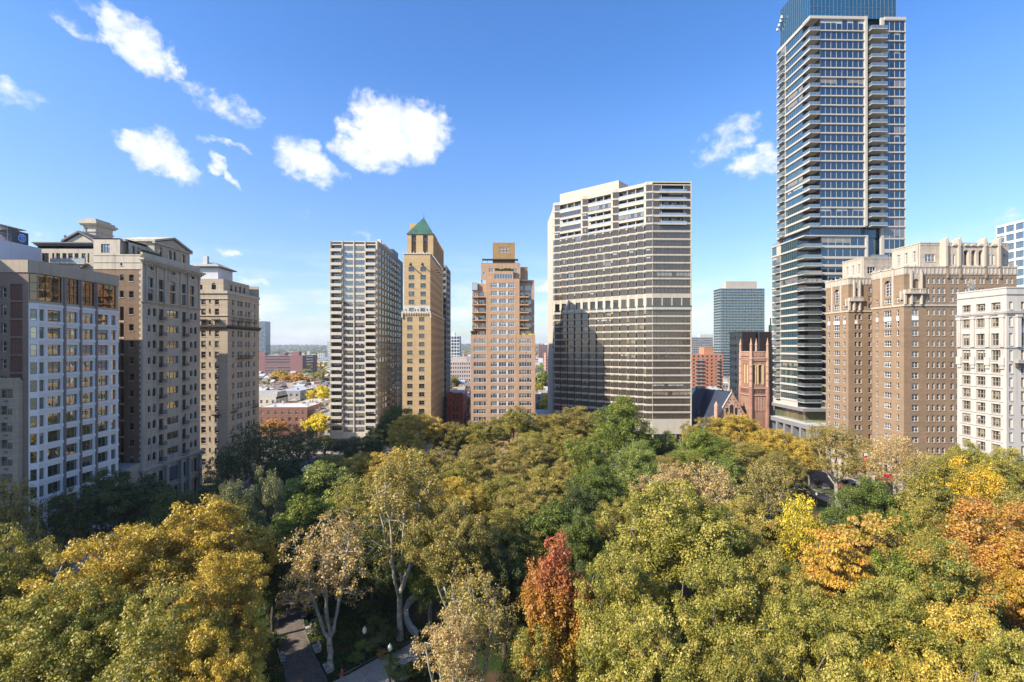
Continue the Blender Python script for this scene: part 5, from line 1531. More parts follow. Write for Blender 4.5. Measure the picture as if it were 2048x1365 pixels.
# ---- brown flank building behind the church
Kb = Bld('apartment_building', 'tall brown brick block with cream corner top, directly behind the church tower', 'apartment building', 120, 250)
KY = 240.0; kx0, kx1 = atY(1484.5, KY), atY(1546, KY)
ksb = stone('brown_party_wall', (.22, .12, .075), .12, .9, .3, course=.4)
crm = stone('cream_tile', (.55, .46, .33), .12)
zk = hz(664, kx0, KY)
Kb.wall.quad(Fr(kx0, KY, EAST), [(0, 0, 0), (kx1-kx0, 0, 0), (kx1-kx0, 0, zk), (0, 0, zk)], ksb)
KYE = atX(1459.5, kx0)
style('Kw', 1, 2, tanfr, gl_dark2, False, .25, crm, .08); style('Kw2', 3, 2, tanfr, gl_dark2, False, .25, crm, .08)
kfr = Fr(kx0, KYE, SOUTH); kw = KYE-KY
Kb.facade(kfr, kw, 0, zk, [(kw*a, kw*b_, zk-2.0-3.6*k-1.9, zk-2.0-3.6*k, s_) for k in range(13) for a, b_, s_ in ((.05, .14, 'Kw'), (.22, .31, 'Kw'), (.4, .6, 'Kw2'), (.69, .78, 'Kw'), (.86, .95, 'Kw'))], crm, vprob=.4)
for z in (zk, zk-5.8): Kb.mb('cornice').box(kfr, -.2, kw+.1, -.1, .5, z-.3, z+.2, crm)
Kb.mb('roof').extz([(kx0+.1, KY+.1), (kx1, KY+.1), (kx1, KYE), (kx0+.1, KYE)], zk-.6, zk-.1, roofgrey)
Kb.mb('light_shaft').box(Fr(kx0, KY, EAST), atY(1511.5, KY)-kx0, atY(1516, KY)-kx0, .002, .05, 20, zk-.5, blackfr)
Kb.mb('light_shaft').box(Fr(kx0, KY, EAST), atY(1516.2, KY)-kx0, atY(1518, KY)-kx0, .002, .4, 20, zk+.3, pst)
Kb.mb('chimney').cyl(atY(1541, KY+4), KY+4, zk, zk+3.4, .9, .9, whc, 8); Kb.mb('chimney').cyl(atY(1541, KY+4), KY+4, zk+3.4, zk+7, .35, .3, brdark, 6)
Kb.wall.quad(Fr(kx1, KY, NORTH), [(0, 0, 0), (kw, 0, 0), (kw, 0, zk), (0, 0, zk)], ksb)
Kb.finish()
# ---- church
brn = stone('brownstone', (.30, .16, .115), .34, .9, .3, course=.5)
brn2 = stone('brownstone_trim', (.42, .27, .20), .28, .9, .3)
yst = stone('ochre_stone', (.50, .38, .20), .12, .9, .2)
slate = stone('blue_slate', (.035, .045, .07), .3, .55, .3, course=.5, spec=.5)
Cr = Bld('church', 'brownstone church with square pinnacled tower and steep dark slate roof', 'church', 102, 220)
TYc = 203.0; tx0, tx1 = atY(1502, TYc), atY(1535, TYc); tws = 9.0
fe = Fr(tx0, TYc, EAST); we = tx1-tx0
fs = Fr(tx0, TYc+tws, SOUTH)
zp = 42.0
zc = lambda py: 43+(697-py)*.205
yP = lambda z: 650+z/7.18
style('Cb', 1, 14, yst, blackfr, True, .6, brn, .09)
style('Cs_', 1, 3, yst, yst, True, .3, brn, .08)
cw = lambda a: atY(1440+a/7.18, TYc)-tx0
Cr.facade(fe, we, 0, zc(yP(395)), [(cw(470), cw(505), zc(yP(835)), zc(yP(585)), 'Cb'), (cw(552), cw(597), zc(yP(835)), zc(yP(585)), 'Cb')], brn, vprob=0)
Cr.facade(fs, tws, 0, zc(yP(395)), [(tws*.28, tws*.46, zc(yP(850)), zc(yP(560)), 'Cs_'), (tws*.54, tws*.72, zc(yP(850)), zc(yP(560)), 'Cs_')], brn, vprob=0)
tm = Cr.mb('stone_trim')
for fr_, w in ((fe, we), (fs, tws)):
    for py, h, d in ((yP(470), .5, .5), (yP(910), .35, .3), (yP(1010), .35, .4), (yP(500), .25, .3)): tm.box(fr_, -.1, w+.1, -.1, d, zc(py)-h, zc(py), brn2)
    for uu in np.linspace(.9, w-.9, 14): tm.box(fr_, uu-.08, uu+.08, .002, .35, zc(yP(520)), zc(yP(480)), brn2)
    for uu in np.linspace(1.1, w-1.1, 8): tm.box(fr_, uu-.12, uu+.12, .002, .22, zc(yP(1240)), zc(yP(1040)), brn2); tm.box(fr_, uu-.3, uu-.12, .002, .15, zc(yP(985)), zc(yP(935)), blackfr)
    # pierced parapet
    for uu in np.linspace(.9, w-.9, 10): tm.box(fr_, uu-.12, uu+.12, -.2, .1, zc(yP(450)), zc(yP(395)), brn2)
    tm.box(fr_, .5, w-.5, -.25, .15, zc(yP(395)), zc(yP(380)), brn2)
for a, b_ in ((455, 468), (507, 515), (530, 550), (600, 628)): tm.box(fe, cw(a), cw(b_), .002, .25, zc(yP(860)), zc(yP(580)), yst)
for c in ((cw(470)+cw(505))/2, (cw(552)+cw(597))/2):
    for t in range(8):
        a0, a1 = math.pi*t/8, math.pi*(t+1)/8; r = .85
        tm.ext(fe, [(c+r*math.cos(a0), zc(yP(585))-.5+r*math.sin(a0)), (c+(r+.25)*math.cos(a0), zc(yP(585))-.5+(r+.25)*math.sin(a0)), (c+(r+.25)*math.cos(a1), zc(yP(585))-.5+(r+.25)*math.sin(a1)), (c+r*math.cos(a1), zc(yP(585))-.5+r*math.sin(a1))], .002, .3, yst)
bt = Cr.mb('buttress')
pn = Cr.mb('pinnacle')
for (x, y) in ((tx0, TYc), (tx1, TYc), (tx0, TYc+tws), (tx1, TYc+tws)):
    bt.cyl(x, y, 0, zc(yP(900)), .85, .8, brn, 8); bt.cyl(x, y, zc(yP(900)), zc(yP(395)), .62, .6, brn2, 8); [bt.cyl(x, y, zc(yP(t_))-.15, zc(yP(t_))+.15, .78, .78, brn, 8) for t_ in (900, 800, 700, 600, 500)]
    pn.cyl(x, y, zc(yP(395)), zc(yP(295)), .5, .46, brn2, 8); pn.cyl(x, y, zc(yP(295)), zc(yP(285)), .66, .66, brn2, 8)
    for i in range(1): pn.cyl(x, y, zc(yP(285)), zc(yP(195)), .52, .05, brn2, 8)
    pn.cyl(x, y, zc(yP(215)), zc(yP(190)), .18, .12, brn2, 6)
Cr.wall.quad(Fr(tx1, TYc, NORTH), [(0, 0, 0), (tws, 0, 0), (tws, 0, zp-2), (0, 0, zp-2)], brn)
Cr.wall.extz([(tx0, TYc+.1), (tx1, TYc+.1), (tx1, TYc+tws), (tx0, TYc+tws)], zc(yP(470)), zc(yP(460)), roofgrey)
# nave with gable front
NY = 205.0; gx_ = atY(1463, NY); zr_ = hz(786, gx_, NY); hw = 6.4; ze = 13.5
frN = Fr(gx_-hw, NY, EAST)
nv = Cr.mb('nave')
nv.ext(frN, [(0, 0), (2*hw, 0), (2*hw, ze), (hw, zr_), (0, ze)], -.6, 0, brn2)
rf = MB()
NE_ = NY+32
rf.poly([(gx_-hw-2.5, NY+.3, ze-5.0), (gx_, NY+.3, zr_-.2), (gx_, NE_, zr_-.2), (gx_-hw-2.5, NE_, ze-5.0)], slate)
rf.poly([(gx_, NY+.3, zr_-.2), (gx_+hw, NY+.3, ze-.2), (gx_+hw, NE_, ze-.2), (gx_, NE_, zr_-.2)], slate)
# wide transept roof sweeping left
sx = atY(1383, 226)
rf.poly([(sx-4, 222, 5), (gx_-.5, 222, 5), (gx_-.5, 230, zr_-.4), (sx+3.5, 230, zr_-.4)], slate)
rf.poly([(sx-4, 238, 5), (sx-4, 222, 5), (sx+3.5, 230, zr_-.4)], slate)
rf.build('roof', Cr.root)
nv.extz([(gx_-hw+.1, NY+.4), (gx_+hw-.1, NY+.4), (gx_+hw-.1, NE_), (gx_-hw+.1, NE_)], 0, ze-.3, brn)
nv.extz([(sx-3, 223), (gx_-1, 223), (gx_-1, 237), (sx-3, 237)], 0, 5.2, brn)
for s_ in (-1, 1):
    tm.ext(frN, [(hw, zr_), (hw+s_*(hw+.3), ze-.2), (hw+s_*(hw+.3), ze+.35), (hw, zr_+.6)][::s_], -.3, .25, pst if s_ < 0 else brn2)
for du, zt, ww in ((-1.9, ze+5.0, .5), (0, ze+6.2, .75), (1.9, ze+5.0, .5)):
    n = 8
    tm.ext(frN, [(hw+du-ww, ze+2.0), (hw+du+ww, ze+2.0)]+[(hw+du+ww*math.cos(t*math.pi/n), zt-ww+ww*math.sin(t*math.pi/n)) for t in range(n+1)], .002, .08, blackfr)
    tm.ext(frN, [(hw+du+(ww+.3)*math.cos(t*math.pi/n), zt-ww+(ww+.3)*math.sin(t*math.pi/n)) for t in range(n+1)]+[(hw+du-ww*math.cos(t*math.pi/n), zt-ww+ww*math.sin(t*math.pi/n)) for t in range(n+1)], .01, .2, brn2)
for t in np.linspace(.12, .9, 8):
    for s_ in (-1, 1): uu = hw+s_*hw*t; z = zr_-(zr_-ze)*t-1.0; tm.box(frN, uu-.18, uu+.18, .002, .25, z-.5, z, brn)
tm.cyl(gx_, NY+.1, zr_+.4, zr_+1.6, .35, .1, brn2, 6)
xt = atY(1432.5, NY-1); bt.cyl(xt, NY-1, 0, zc(812), .95, .85, brn2, 8); pn.cyl(xt, NY-1, zc(812), zc(804), .9, .2, brn2, 8)
dm = Cr.mb('dormer'); dx = atY(1402, 222); dm.ext(Fr(dx-1.3, 223.5, EAST), [(0, 2), (2.6, 2), (2.6, 9), (1.3, 15.5), (0, 9)], -3, 0, brn); dm.ext(Fr(dx-1.3, 223.5, EAST), [(.7, 4), (1.9, 4), (1.9, 8), (.7, 8)], .002, .05, blackfr)
Cr.finish()
# ---- red brick victorian club near the middle
Vb = Bld('house', 'tall red brick victorian house with corner turret, between the two brick towers', 'house', -20, 262)
VY = 255.0; vx0, vx1 = atY(893, VY), atY(926, VY)
rb = stone('bright_red_brick', (.42, .105, .06), .15, .9, .2, course=.4)
zv = hz(786, vx0, VY)
style('Vw', 1, 2, tanfr, gl_dark, True, .2, rb, .08); 
Vb.facade(Fr(vx0, VY, EAST), vx1-vx0, 0, zv, [(3.0+1.9*i, 4.1+1.9*i, 3+4*k, 5.2+4*k, 'Vw') for i in range(2) for k in range(4)], rb)
Vb.facade(Fr(vx1, VY, NORTH), 30, 0, zv-1, [(2+3*i, 3.2+3*i, 3+4*k, 5.4+4*k, 'Vw') for i in range(9) for k in range(4)], rb)
Vb.mb('turret').box(Fr(atY(894, VY-1), VY-1, EAST), 0, 2.9, -2, 0, 0, zv+.5, rb); Vb.mb('turret').box(Fr(atY(894, VY-1), VY-1, EAST), -.2, 3.1, -2.2, .2, zv-3.8, zv-3.3, iron)
Vb.mb('turret').box(Fr(atY(894, VY-1), VY-1, EAST), 1.1, 1.7, .002, .08, 5, zv-6, blackfr)
Vb.mb('roof').extz([(vx0, VY+.2), (vx1, VY+.2), (vx1, VY+30), (vx0, VY+30)], zv-1.5, zv-.99, roofpale)
Vb.mb('cornice').box(Fr(vx0, VY, EAST), -.1, vx1-vx0+.3, -.2, .3, zv-.2, zv+.2, pst); Vb.mb('cornice').box(Fr(vx1, VY, NORTH), 0, 30, -.2, .3, zv-1.1, zv-.8, pst)
Vb.finish()
# ================================================================ TREES
def ring_tube(vs, fs, p0, p1, r0, r1, n):
    d = p1-p0; l = np.linalg.norm(d)
    if l < 1e-6: return
    d = d/l; a = np.array([0, 0, 1.0]) if abs(d[2]) < .9 else np.array([1.0, 0, 0])
    u = np.cross(d, a); u /= np.linalg.norm(u); v = np.cross(d, u)
    b = len(vs)
    for p, r in ((p0, r0), (p1, r1)):
        for i in range(n):
            t = 2*math.pi*i/n; vs.append(p+r*(math.cos(t)*u+math.sin(t)*v))
    for i in range(n):
        j = (i+1) % n; fs.append((b+i, b+j, b+n+j, b+n+i))
def tree_meshes(name, seed, H=22, h0=6, Rr=8, ntips=300, nlobes=11, per=90, leaf=.30, spread=1.15, flat=.65, lobe=.34, up=.45, shape='round', rt=.028, wig=.35, minr=.0, lean=0.0, droop=0.0, rexp=.5, limbs=0, lout=.55, ltop=(.46, .66)):
    rs = np.random.RandomState(seed)
    hc = (H+h0)/2; hr = (H-h0)/2
    ctr = np.array([lean*Rr, 0, hc])
    # lobes over the crown shell
    lob = []
    while len(lob) < nlobes:
        v = rs.randn(3); v /= np.linalg.norm(v)
        if v[2] < -.55: continue
        q = rs.uniform(.5, .74); lob.append(np.array([v[0]*Rr*q, v[1]*Rr*q, v[2]*hr*q])+ctr)
    lob.append(ctr+np.array([0, 0, hr*.55]))
    lob = np.array(lob)
    tips = []
    while len(tips) < ntips:
        c = lob[rs.randint(len(lob))]
        v = rs.randn(3); v /= np.linalg.norm(v); v *= rs.uniform(.45, 1.0)**.6*rs.uniform(.85, 1.12)
        p = c+v*np.array([Rr*lobe*1.25, Rr*lobe*1.25, hr*lobe*1.15])
        e = (p-ctr)/np.array([Rr, Rr, hr]); m = np.linalg.norm(e)
        if m > 1.08: continue
        if shape == 'layer': p[2] = ctr[2]+hr*(np.round(e[2]*3.5+rs.uniform(-.12, .12))/3.5)
        if shape == 'oval' and p[2] < h0+.5: continue
        if p[2] < h0*.8: continue
        tips.append(p)
    tips = np.array(tips)
    base = np.array([0, 0, h0*.75])
    tips = tips[np.argsort(np.linalg.norm(tips-base, axis=1))]
    nodes = [np.array([0, 0, -.3]), np.array([0.05, 0.03, .6])]; par = [-1, 0]; pl = [0, .9]
    k = 7
    for i in range(1, k+1):
        t = i/k; nodes.append(np.array([lean*Rr*.5*t*t+rs.randn()*.06*wig, rs.randn()*.08*wig+.2*math.sin(t*3)*wig, .6+(h0*1.05-.6)*t])); par.append(len(nodes)-2); pl.append(pl[-1]+h0/k)
    lead = [ctr[0], ctr[1]]
    n1 = 6
    for i in range(1, n1+1):
        t = i/n1; nodes.append(np.array([nodes[8][0]+(ctr[0]-nodes[8][0])*t+rs.randn()*.35*wig*2, rs.randn()*.35*wig*2, h0*1.05+(H*(.68 if limbs else .86)-h0*1.05)*t])); par.append(len(nodes)-2); pl.append(pl[-1]+1.5)
    for q in range(limbs):
        a = 2*math.pi*(q+rs.uniform(-.25, .25))/limbs; st = 8 if q % 2 == 0 else 7
        p0 = nodes[st].copy(); top = np.array([ctr[0]+Rr*lout*math.cos(a), Rr*lout*math.sin(a), h0+(H-h0)*rs.uniform(*ltop)]); prev = st
        for i in range(1, 9):
            t = i/8; w = t**.8
            nodes.append(np.array([p0[0]+(top[0]-p0[0])*w, p0[1]+(top[1]-p0[1])*w, p0[2]+(top[2]-p0[2])*t**1.15])+rs.randn(3)*.09*wig*(1+t)); par.append(prev); pl.append(pl[prev]*.6+1.2); prev = len(nodes)-1
    arr = np.array(nodes); PL = np.array(pl); npts = len(nodes)
    buf = np.zeros((9000, 3)); buf[:npts] = arr; PLb = np.zeros(9000); PLb[:npts] = PL
    tipid = []
    for tp in tips:
        d = buf[4:npts]-tp; dist = np.linalg.norm(d, axis=1)
        cost = dist+.30*PLb[4:npts]+np.where(buf[4:npts, 2] > tp[2]+.3, 2.5, 0)
        j = int(np.argmin(cost))+4
        p0 = buf[j].copy(); dd = tp-p0; l = np.linalg.norm(dd); n = max(1, int(l/1.25))
        prev = j
        side = rs.randn(3)*.14*l*wig
        for i in range(1, n+1):
            t = i/n; q = p0+dd*t+side*math.sin(math.pi*t)+np.array([0, 0, .10*l*math.sin(math.pi*t)*(1-droop*2)])
            if i < n: q = q+rs.randn(3)*.10*wig*2
            if npts >= 8990: break
            buf[npts] = q; PLb[npts] = PLb[prev]+l/n; par.append(prev); prev = npts; npts += 1
        tipid.append(prev)
    cnt = np.zeros(npts)
    for t in tipid: cnt[t] += 1
    for i in range(npts-1, 0, -1): cnt[par[i]] += cnt[i]
    rad = rt*np.maximum(cnt, .6)**rexp
    rad[0] *= 1.5; rad[1] *= 1.15
    vs, fs = [], []
    for i in range(1, npts):
        if rad[i] < minr: continue
        p = par[i]; n = 8 if cnt[i] > 60 else (5 if cnt[i] > 8 else 3)
        ring_tube(vs, fs, buf[p], buf[i], min(rad[p], rad[i]*1.35) if i > 8 else rad[p], rad[i], n)
    tm = bpy.data.meshes.new('trunk'); tm.from_pydata([tuple(v) for v in vs], [], fs); tm.polygons.foreach_set('use_smooth', [True]*len(fs)); tm.update()
    # leaves
    cen = buf[tipid]
    M = len(cen)*per
    ci = np.repeat(np.arange(len(cen)), per)
    off = rs.randn(M, 3); off /= np.linalg.norm(off, axis=1)[:, None]
    off *= (rs.rand(M)**.45)[:, None]*spread*(.7+.6*rs.rand(len(cen)))[ci][:, None]
    off[:, 2] *= flat
    pos = cen[ci]+off
    if droop: pos[:, 2] -= droop*np.abs(rs.randn(M))*.8
    nrm = off/(np.linalg.norm(off, axis=1)[:, None]+1e-6)*.55+np.array([0, 0, up])+rs.randn(M, 3)*.5
    nrm /= np.linalg.norm(nrm, axis=1)[:, None]
    tv = rs.randn(M, 3); tv -= (tv*nrm).sum(1)[:, None]*nrm; tv /= np.linalg.norm(tv, axis=1)[:, None]
    bv = np.cross(nrm, tv)
    s = leaf*(.45+1.1*rs.rand(M)**1.6)[:, None]*(.8+.45*rs.rand(len(cen)))[ci][:, None]
    V = np.empty((M, 4, 3))
    V[:, 0] = pos-tv*s*.62; V[:, 1] = pos+bv*s*.46+nrm*s*.10; V[:, 2] = pos+tv*s*.62; V[:, 3] = pos-bv*s*.46+nrm*s*.10
    me = bpy.data.meshes.new('crown')
    me.vertices.add(M*4); me.vertices.foreach_set('co', V.reshape(-1))
    me.loops.add(M*4); me.loops.foreach_set('vertex_index', np.arange(M*4, dtype=np.int32))
    me.polygons.add(M); me.polygons.foreach_set('loop_start', np.arange(0, M*4, 4, dtype=np.int32))
    try: me.polygons.foreach_set('loop_total', np.full(M, 4, dtype=np.int32))
    except Exception: pass
    at = me.attributes.new('r', 'FLOAT', 'FACE')
    cr = rs.rand(len(cen))
    at.data.foreach_set('value', (.45*cr[ci]+.55*rs.rand(M)).astype(np.float32))
    me.update(calc_edges=True)
    return tm, me, H, Rr
def foliage(name, cols, grad=None, trans=.2):
    m, nt, out = newmat('foliage_'+name)
    cols = [(min(.8, q[0]*1.19), q[1]*1.16, q[2]*1.04) for q in cols]
    a = N(nt, 'ShaderNodeAttribute', attribute_name='r').outputs['Fac']
    tc = N(nt, 'ShaderNodeTexCoord').outputs['Object']
    oi = N(nt, 'ShaderNodeObjectInfo').outputs['Random']
    n = noise(nt, tc, .30, 3)
    f = math2(nt, 'MULTIPLY_ADD', a, .55, math2(nt, 'MULTIPLY_ADD', n, 1.2, -.40))
    f = math2(nt, 'ADD', f, math2(nt, 'MULTIPLY_ADD', oi, .16, -.08), clamp=True)
    if grad:
        s = N(nt, 'ShaderNodeSeparateXYZ'); L(nt, tc, s.inputs[0])
        gz = N(nt, 'ShaderNodeMapRange', inp={1: grad[0], 2: grad[1], 3: -.16, 4: .70})
        L(nt, math2(nt, 'MULTIPLY_ADD', s.outputs[0], grad[2], s.outputs[2]), gz.inputs[0])
        f = math2(nt, 'ADD', math2(nt, 'MULTIPLY', f, .38), gz.outputs[0], clamp=True)
    cr = N(nt, 'ShaderNodeValToRGB'); L(nt, f, cr.inputs[0])
    el = cr.color_ramp.elements
    el[0].position = 0.08; el[0].color = (*cols[0], 1); el[1].position = .92; el[1].color = (*cols[-1], 1)
    for i, c in enumerate(cols[1:-1]):
        e = el.new(.08+.84*(i+1)/(len(cols)-1)); e.color = (*c, 1)
    b = N(nt, 'ShaderNodeBsdfPrincipled', inp={'Roughness': .5, 'Specular IOR Level': .35}); L(nt, cr.outputs[0], b.inputs['Base Color'])
    t = N(nt, 'ShaderNodeBsdfTranslucent'); L(nt, mixc(nt, 1.0, cr.outputs[0], (1.25, 1.15, .6), 'MULTIPLY'), t.inputs[0])
    mx = N(nt, 'ShaderNodeMixShader', inp={0: trans}); L(nt, b.outputs[0], mx.inputs[1]); L(nt, t.outputs[0], mx.inputs[2]); L(nt, mx.outputs[0], out.inputs[0])
    return m
PAL = {
 'olive': foliage('olive', [(.06, .075, .015), (.14, .14, .025), (.26, .23, .045), (.38, .31, .08), (.32, .19, .07)]),
 'yolive': foliage('yellow_olive', [(.07, .085, .015), (.155, .16, .027), (.27, .25, .045), (.39, .34, .085), (.36, .25, .10)]),
 'golden': foliage('golden', [(.10, .095, .018), (.24, .19, .03), (.44, .32, .045), (.55, .42, .09), (.44, .26, .06)]),
 'green': foliage('green', [(.045, .07, .012), (.095, .135, .02), (.16, .20, .03), (.24, .26, .045), (.33, .28, .06)]),
 'midgreen': foliage('mid_green', [(.04, .06, .012), (.08, .115, .02), (.13, .165, .03), (.19, .21, .045)]),
 'lightgreen': foliage('light_green', [(.07, .10, .02), (.14, .18, .04), (.22, .26, .06), (.32, .33, .09)]),
 'greygreen': foliage('grey_green', [(.06, .08, .03), (.13, .15, .06), (.22, .23, .11), (.33, .32, .17)]),
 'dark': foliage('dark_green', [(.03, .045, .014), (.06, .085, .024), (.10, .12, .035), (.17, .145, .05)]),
 'brown': foliage('brown_olive', [(.07, .07, .02), (.15, .138, .033), (.26, .215, .055), (.36, .29, .09), (.33, .21, .075)]),
 'tan': foliage('tan_leaf', [(.17, .115, .05), (.32, .23, .10), (.46, .34, .17), (.36, .28, .07), (.45, .24, .12)]),
 'orange': foliage('orange', [(.16, .13, .02), (.36, .24, .03), (.48, .31, .05), (.48, .21, .05), (.26, .22, .04)]),
 'amber': foliage('amber', [(.15, .15, .02), (.34, .27, .03), (.55, .37, .03), (.62, .32, .03), (.26, .23, .04)]),
 'orangemix': foliage('orange_mix', [(.09, .11, .02), (.22, .195, .03), (.37, .27, .05), (.40, .20, .055), (.16, .18, .04)]),
 'rust': foliage('rust', [(.14, .10, .03), (.29, .165, .04), (.42, .24, .05), (.42, .18, .05), (.24, .20, .04)]),
 'mix': foliage('green_orange', [(.05, .08, .015), (.12, .16, .03), (.20, .22, .05), (.42, .26, .05), (.55, .22, .05)]),
 'red': foliage('red_maple', [(.11, .13, .02), (.27, .22, .03), (.34, .18, .03), (.34, .125, .05), (.36, .095, .065)], grad=(3, 23, .35)),
 'yellow': foliage('clear_yellow', [(.22, .19, .015), (.48, .40, .03), (.66, .54, .06), (.45, .42, .05)]),
}
m, nt, out = newmat('plane_bark')
g_ = N(nt, 'ShaderNodeTexCoord').outputs['Object']
n1_ = noise(nt, g_, 2.2, 4, (1, 1, .5)); n2_ = noise(nt, g_, 9, 3)
mr_ = N(nt, 'ShaderNodeMapRange', inp={1: .47, 2: .55, 3: 0, 4: 1}); L(nt, n1_, mr_.inputs[0])
c_ = mixc(nt, mr_.outputs[0], (.44, .40, .33), (.19, .155, .105)); c_ = mixc(nt, n2_, c_, (.34, .32, .26))
b_ = N(nt, 'ShaderNodeBsdfPrincipled', inp={'Roughness': .8}); L(nt, c_, b_.inputs['Base Color']); L(nt, b_.outputs[0], out.inputs[0])
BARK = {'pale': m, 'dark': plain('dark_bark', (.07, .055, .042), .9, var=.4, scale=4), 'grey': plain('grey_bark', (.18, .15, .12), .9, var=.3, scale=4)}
KIND = {}
def K(name, **kw): KIND[name] = tree_meshes(name, **kw)
K('broad1', seed=1, limbs=5, lout=.55, rt=.024, rexp=.46, H=24, h0=7, Rr=9, ntips=520, nlobes=17, per=180, leaf=.185, spread=1.0)
K('broad2', seed=2, limbs=5, lout=.55, rt=.024, rexp=.46, H=24, h0=6, Rr=9, ntips=520, nlobes=16, per=180, leaf=.185, spread=1.0)
K('broad3', seed=3, limbs=5, lout=.55, rt=.024, rexp=.46, H=22, h0=6, Rr=8, ntips=460, nlobes=14, per=170, leaf=.18, spread=.95)
K('sparse1', seed=4, H=24, h0=5, Rr=8, ntips=330, nlobes=12, per=34, leaf=.23, spread=1.0, lobe=.34, rt=.040, rexp=.42, wig=.8, lean=.12, limbs=5, lout=.5, ltop=(.62, .86))
K('sparse2', seed=5, H=26, h0=6, Rr=8.5, ntips=360, nlobes=13, per=72, leaf=.21, spread=1.1, rt=.038, rexp=.42, wig=.6, limbs=5, lout=.5, ltop=(.60, .82))
K('round1', seed=6, H=20, h0=4, Rr=7.5, ntips=420, nlobes=14, per=165, leaf=.18, spread=1.05, flat=.8)
K('round2', seed=7, H=18, h0=3.5, Rr=7, ntips=380, nlobes=12, per=165, leaf=.18, spread=1.0, flat=.8)
K('oval', seed=8, H=20, h0=3, Rr=5, ntips=380, nlobes=16, per=165, leaf=.18, spread=.85, flat=1.0, lobe=.3, shape='oval', up=.3, lean=.3)
K('layer1', seed=9, H=16, h0=4, Rr=8, ntips=380, nlobes=14, per=80, leaf=.28, spread=1.2, flat=.28, shape='layer', up=.9)
K('wisp', seed=10, H=20, h0=5, Rr=9.5, ntips=480, nlobes=14, per=26, leaf=.26, spread=1.0, lobe=.38, rt=.02)
K('feather', seed=11, H=18, h0=4, Rr=7.5, ntips=400, nlobes=16, per=90, leaf=.24, spread=1.1, flat=.35, up=.8, droop=.25)
K('shrub', seed=12, H=3, h0=.4, Rr=1.8, ntips=60, nlobes=7, per=60, leaf=.13, spread=.45, rt=.012)
K('far', seed=13, H=14, h0=3, Rr=6, ntips=130, nlobes=9, per=34, leaf=.62, spread=1.5, minr=.06)
K('far2', seed=14, H=14, h0=3, Rr=6.5, ntips=130, nlobes=11, per=34, leaf=.62, spread=1.5, minr=.06)
def plant(kind, x, y, H, Rr, pal, bark, label, cat='tree', group='trees filling the park square', name=None, rot=None, z=0):
    tm, cm, H0, R0 = KIND[kind]
    nm = name or {'oval': 'maple_tree', 'broad1': 'plane_tree', 'broad2': 'plane_tree', 'sparse1': 'plane_tree', 'sparse2': 'plane_tree'}.get(kind, 'tree')
    e = empty(nm, (x, y, z), label, cat, group)
    rz = random.uniform(0, 6.28) if rot is None else rot
    for me, n_, mt in ((tm, 'trunk', BARK[bark]), (cm, 'crown' if kind != 'shrub' else 'foliage', PAL[pal])):
        if not me.materials: me.materials.append(mt)
        o = bpy.data.objects.new(n_, me); COL.objects.link(o); o.parent = e
        o.material_slots[0].link = 'OBJECT'; o.material_slots[0].material = mt
        o.rotation_euler = (0, 0, rz); o.scale = (Rr/R0, Rr/R0, H/H0)
    return e
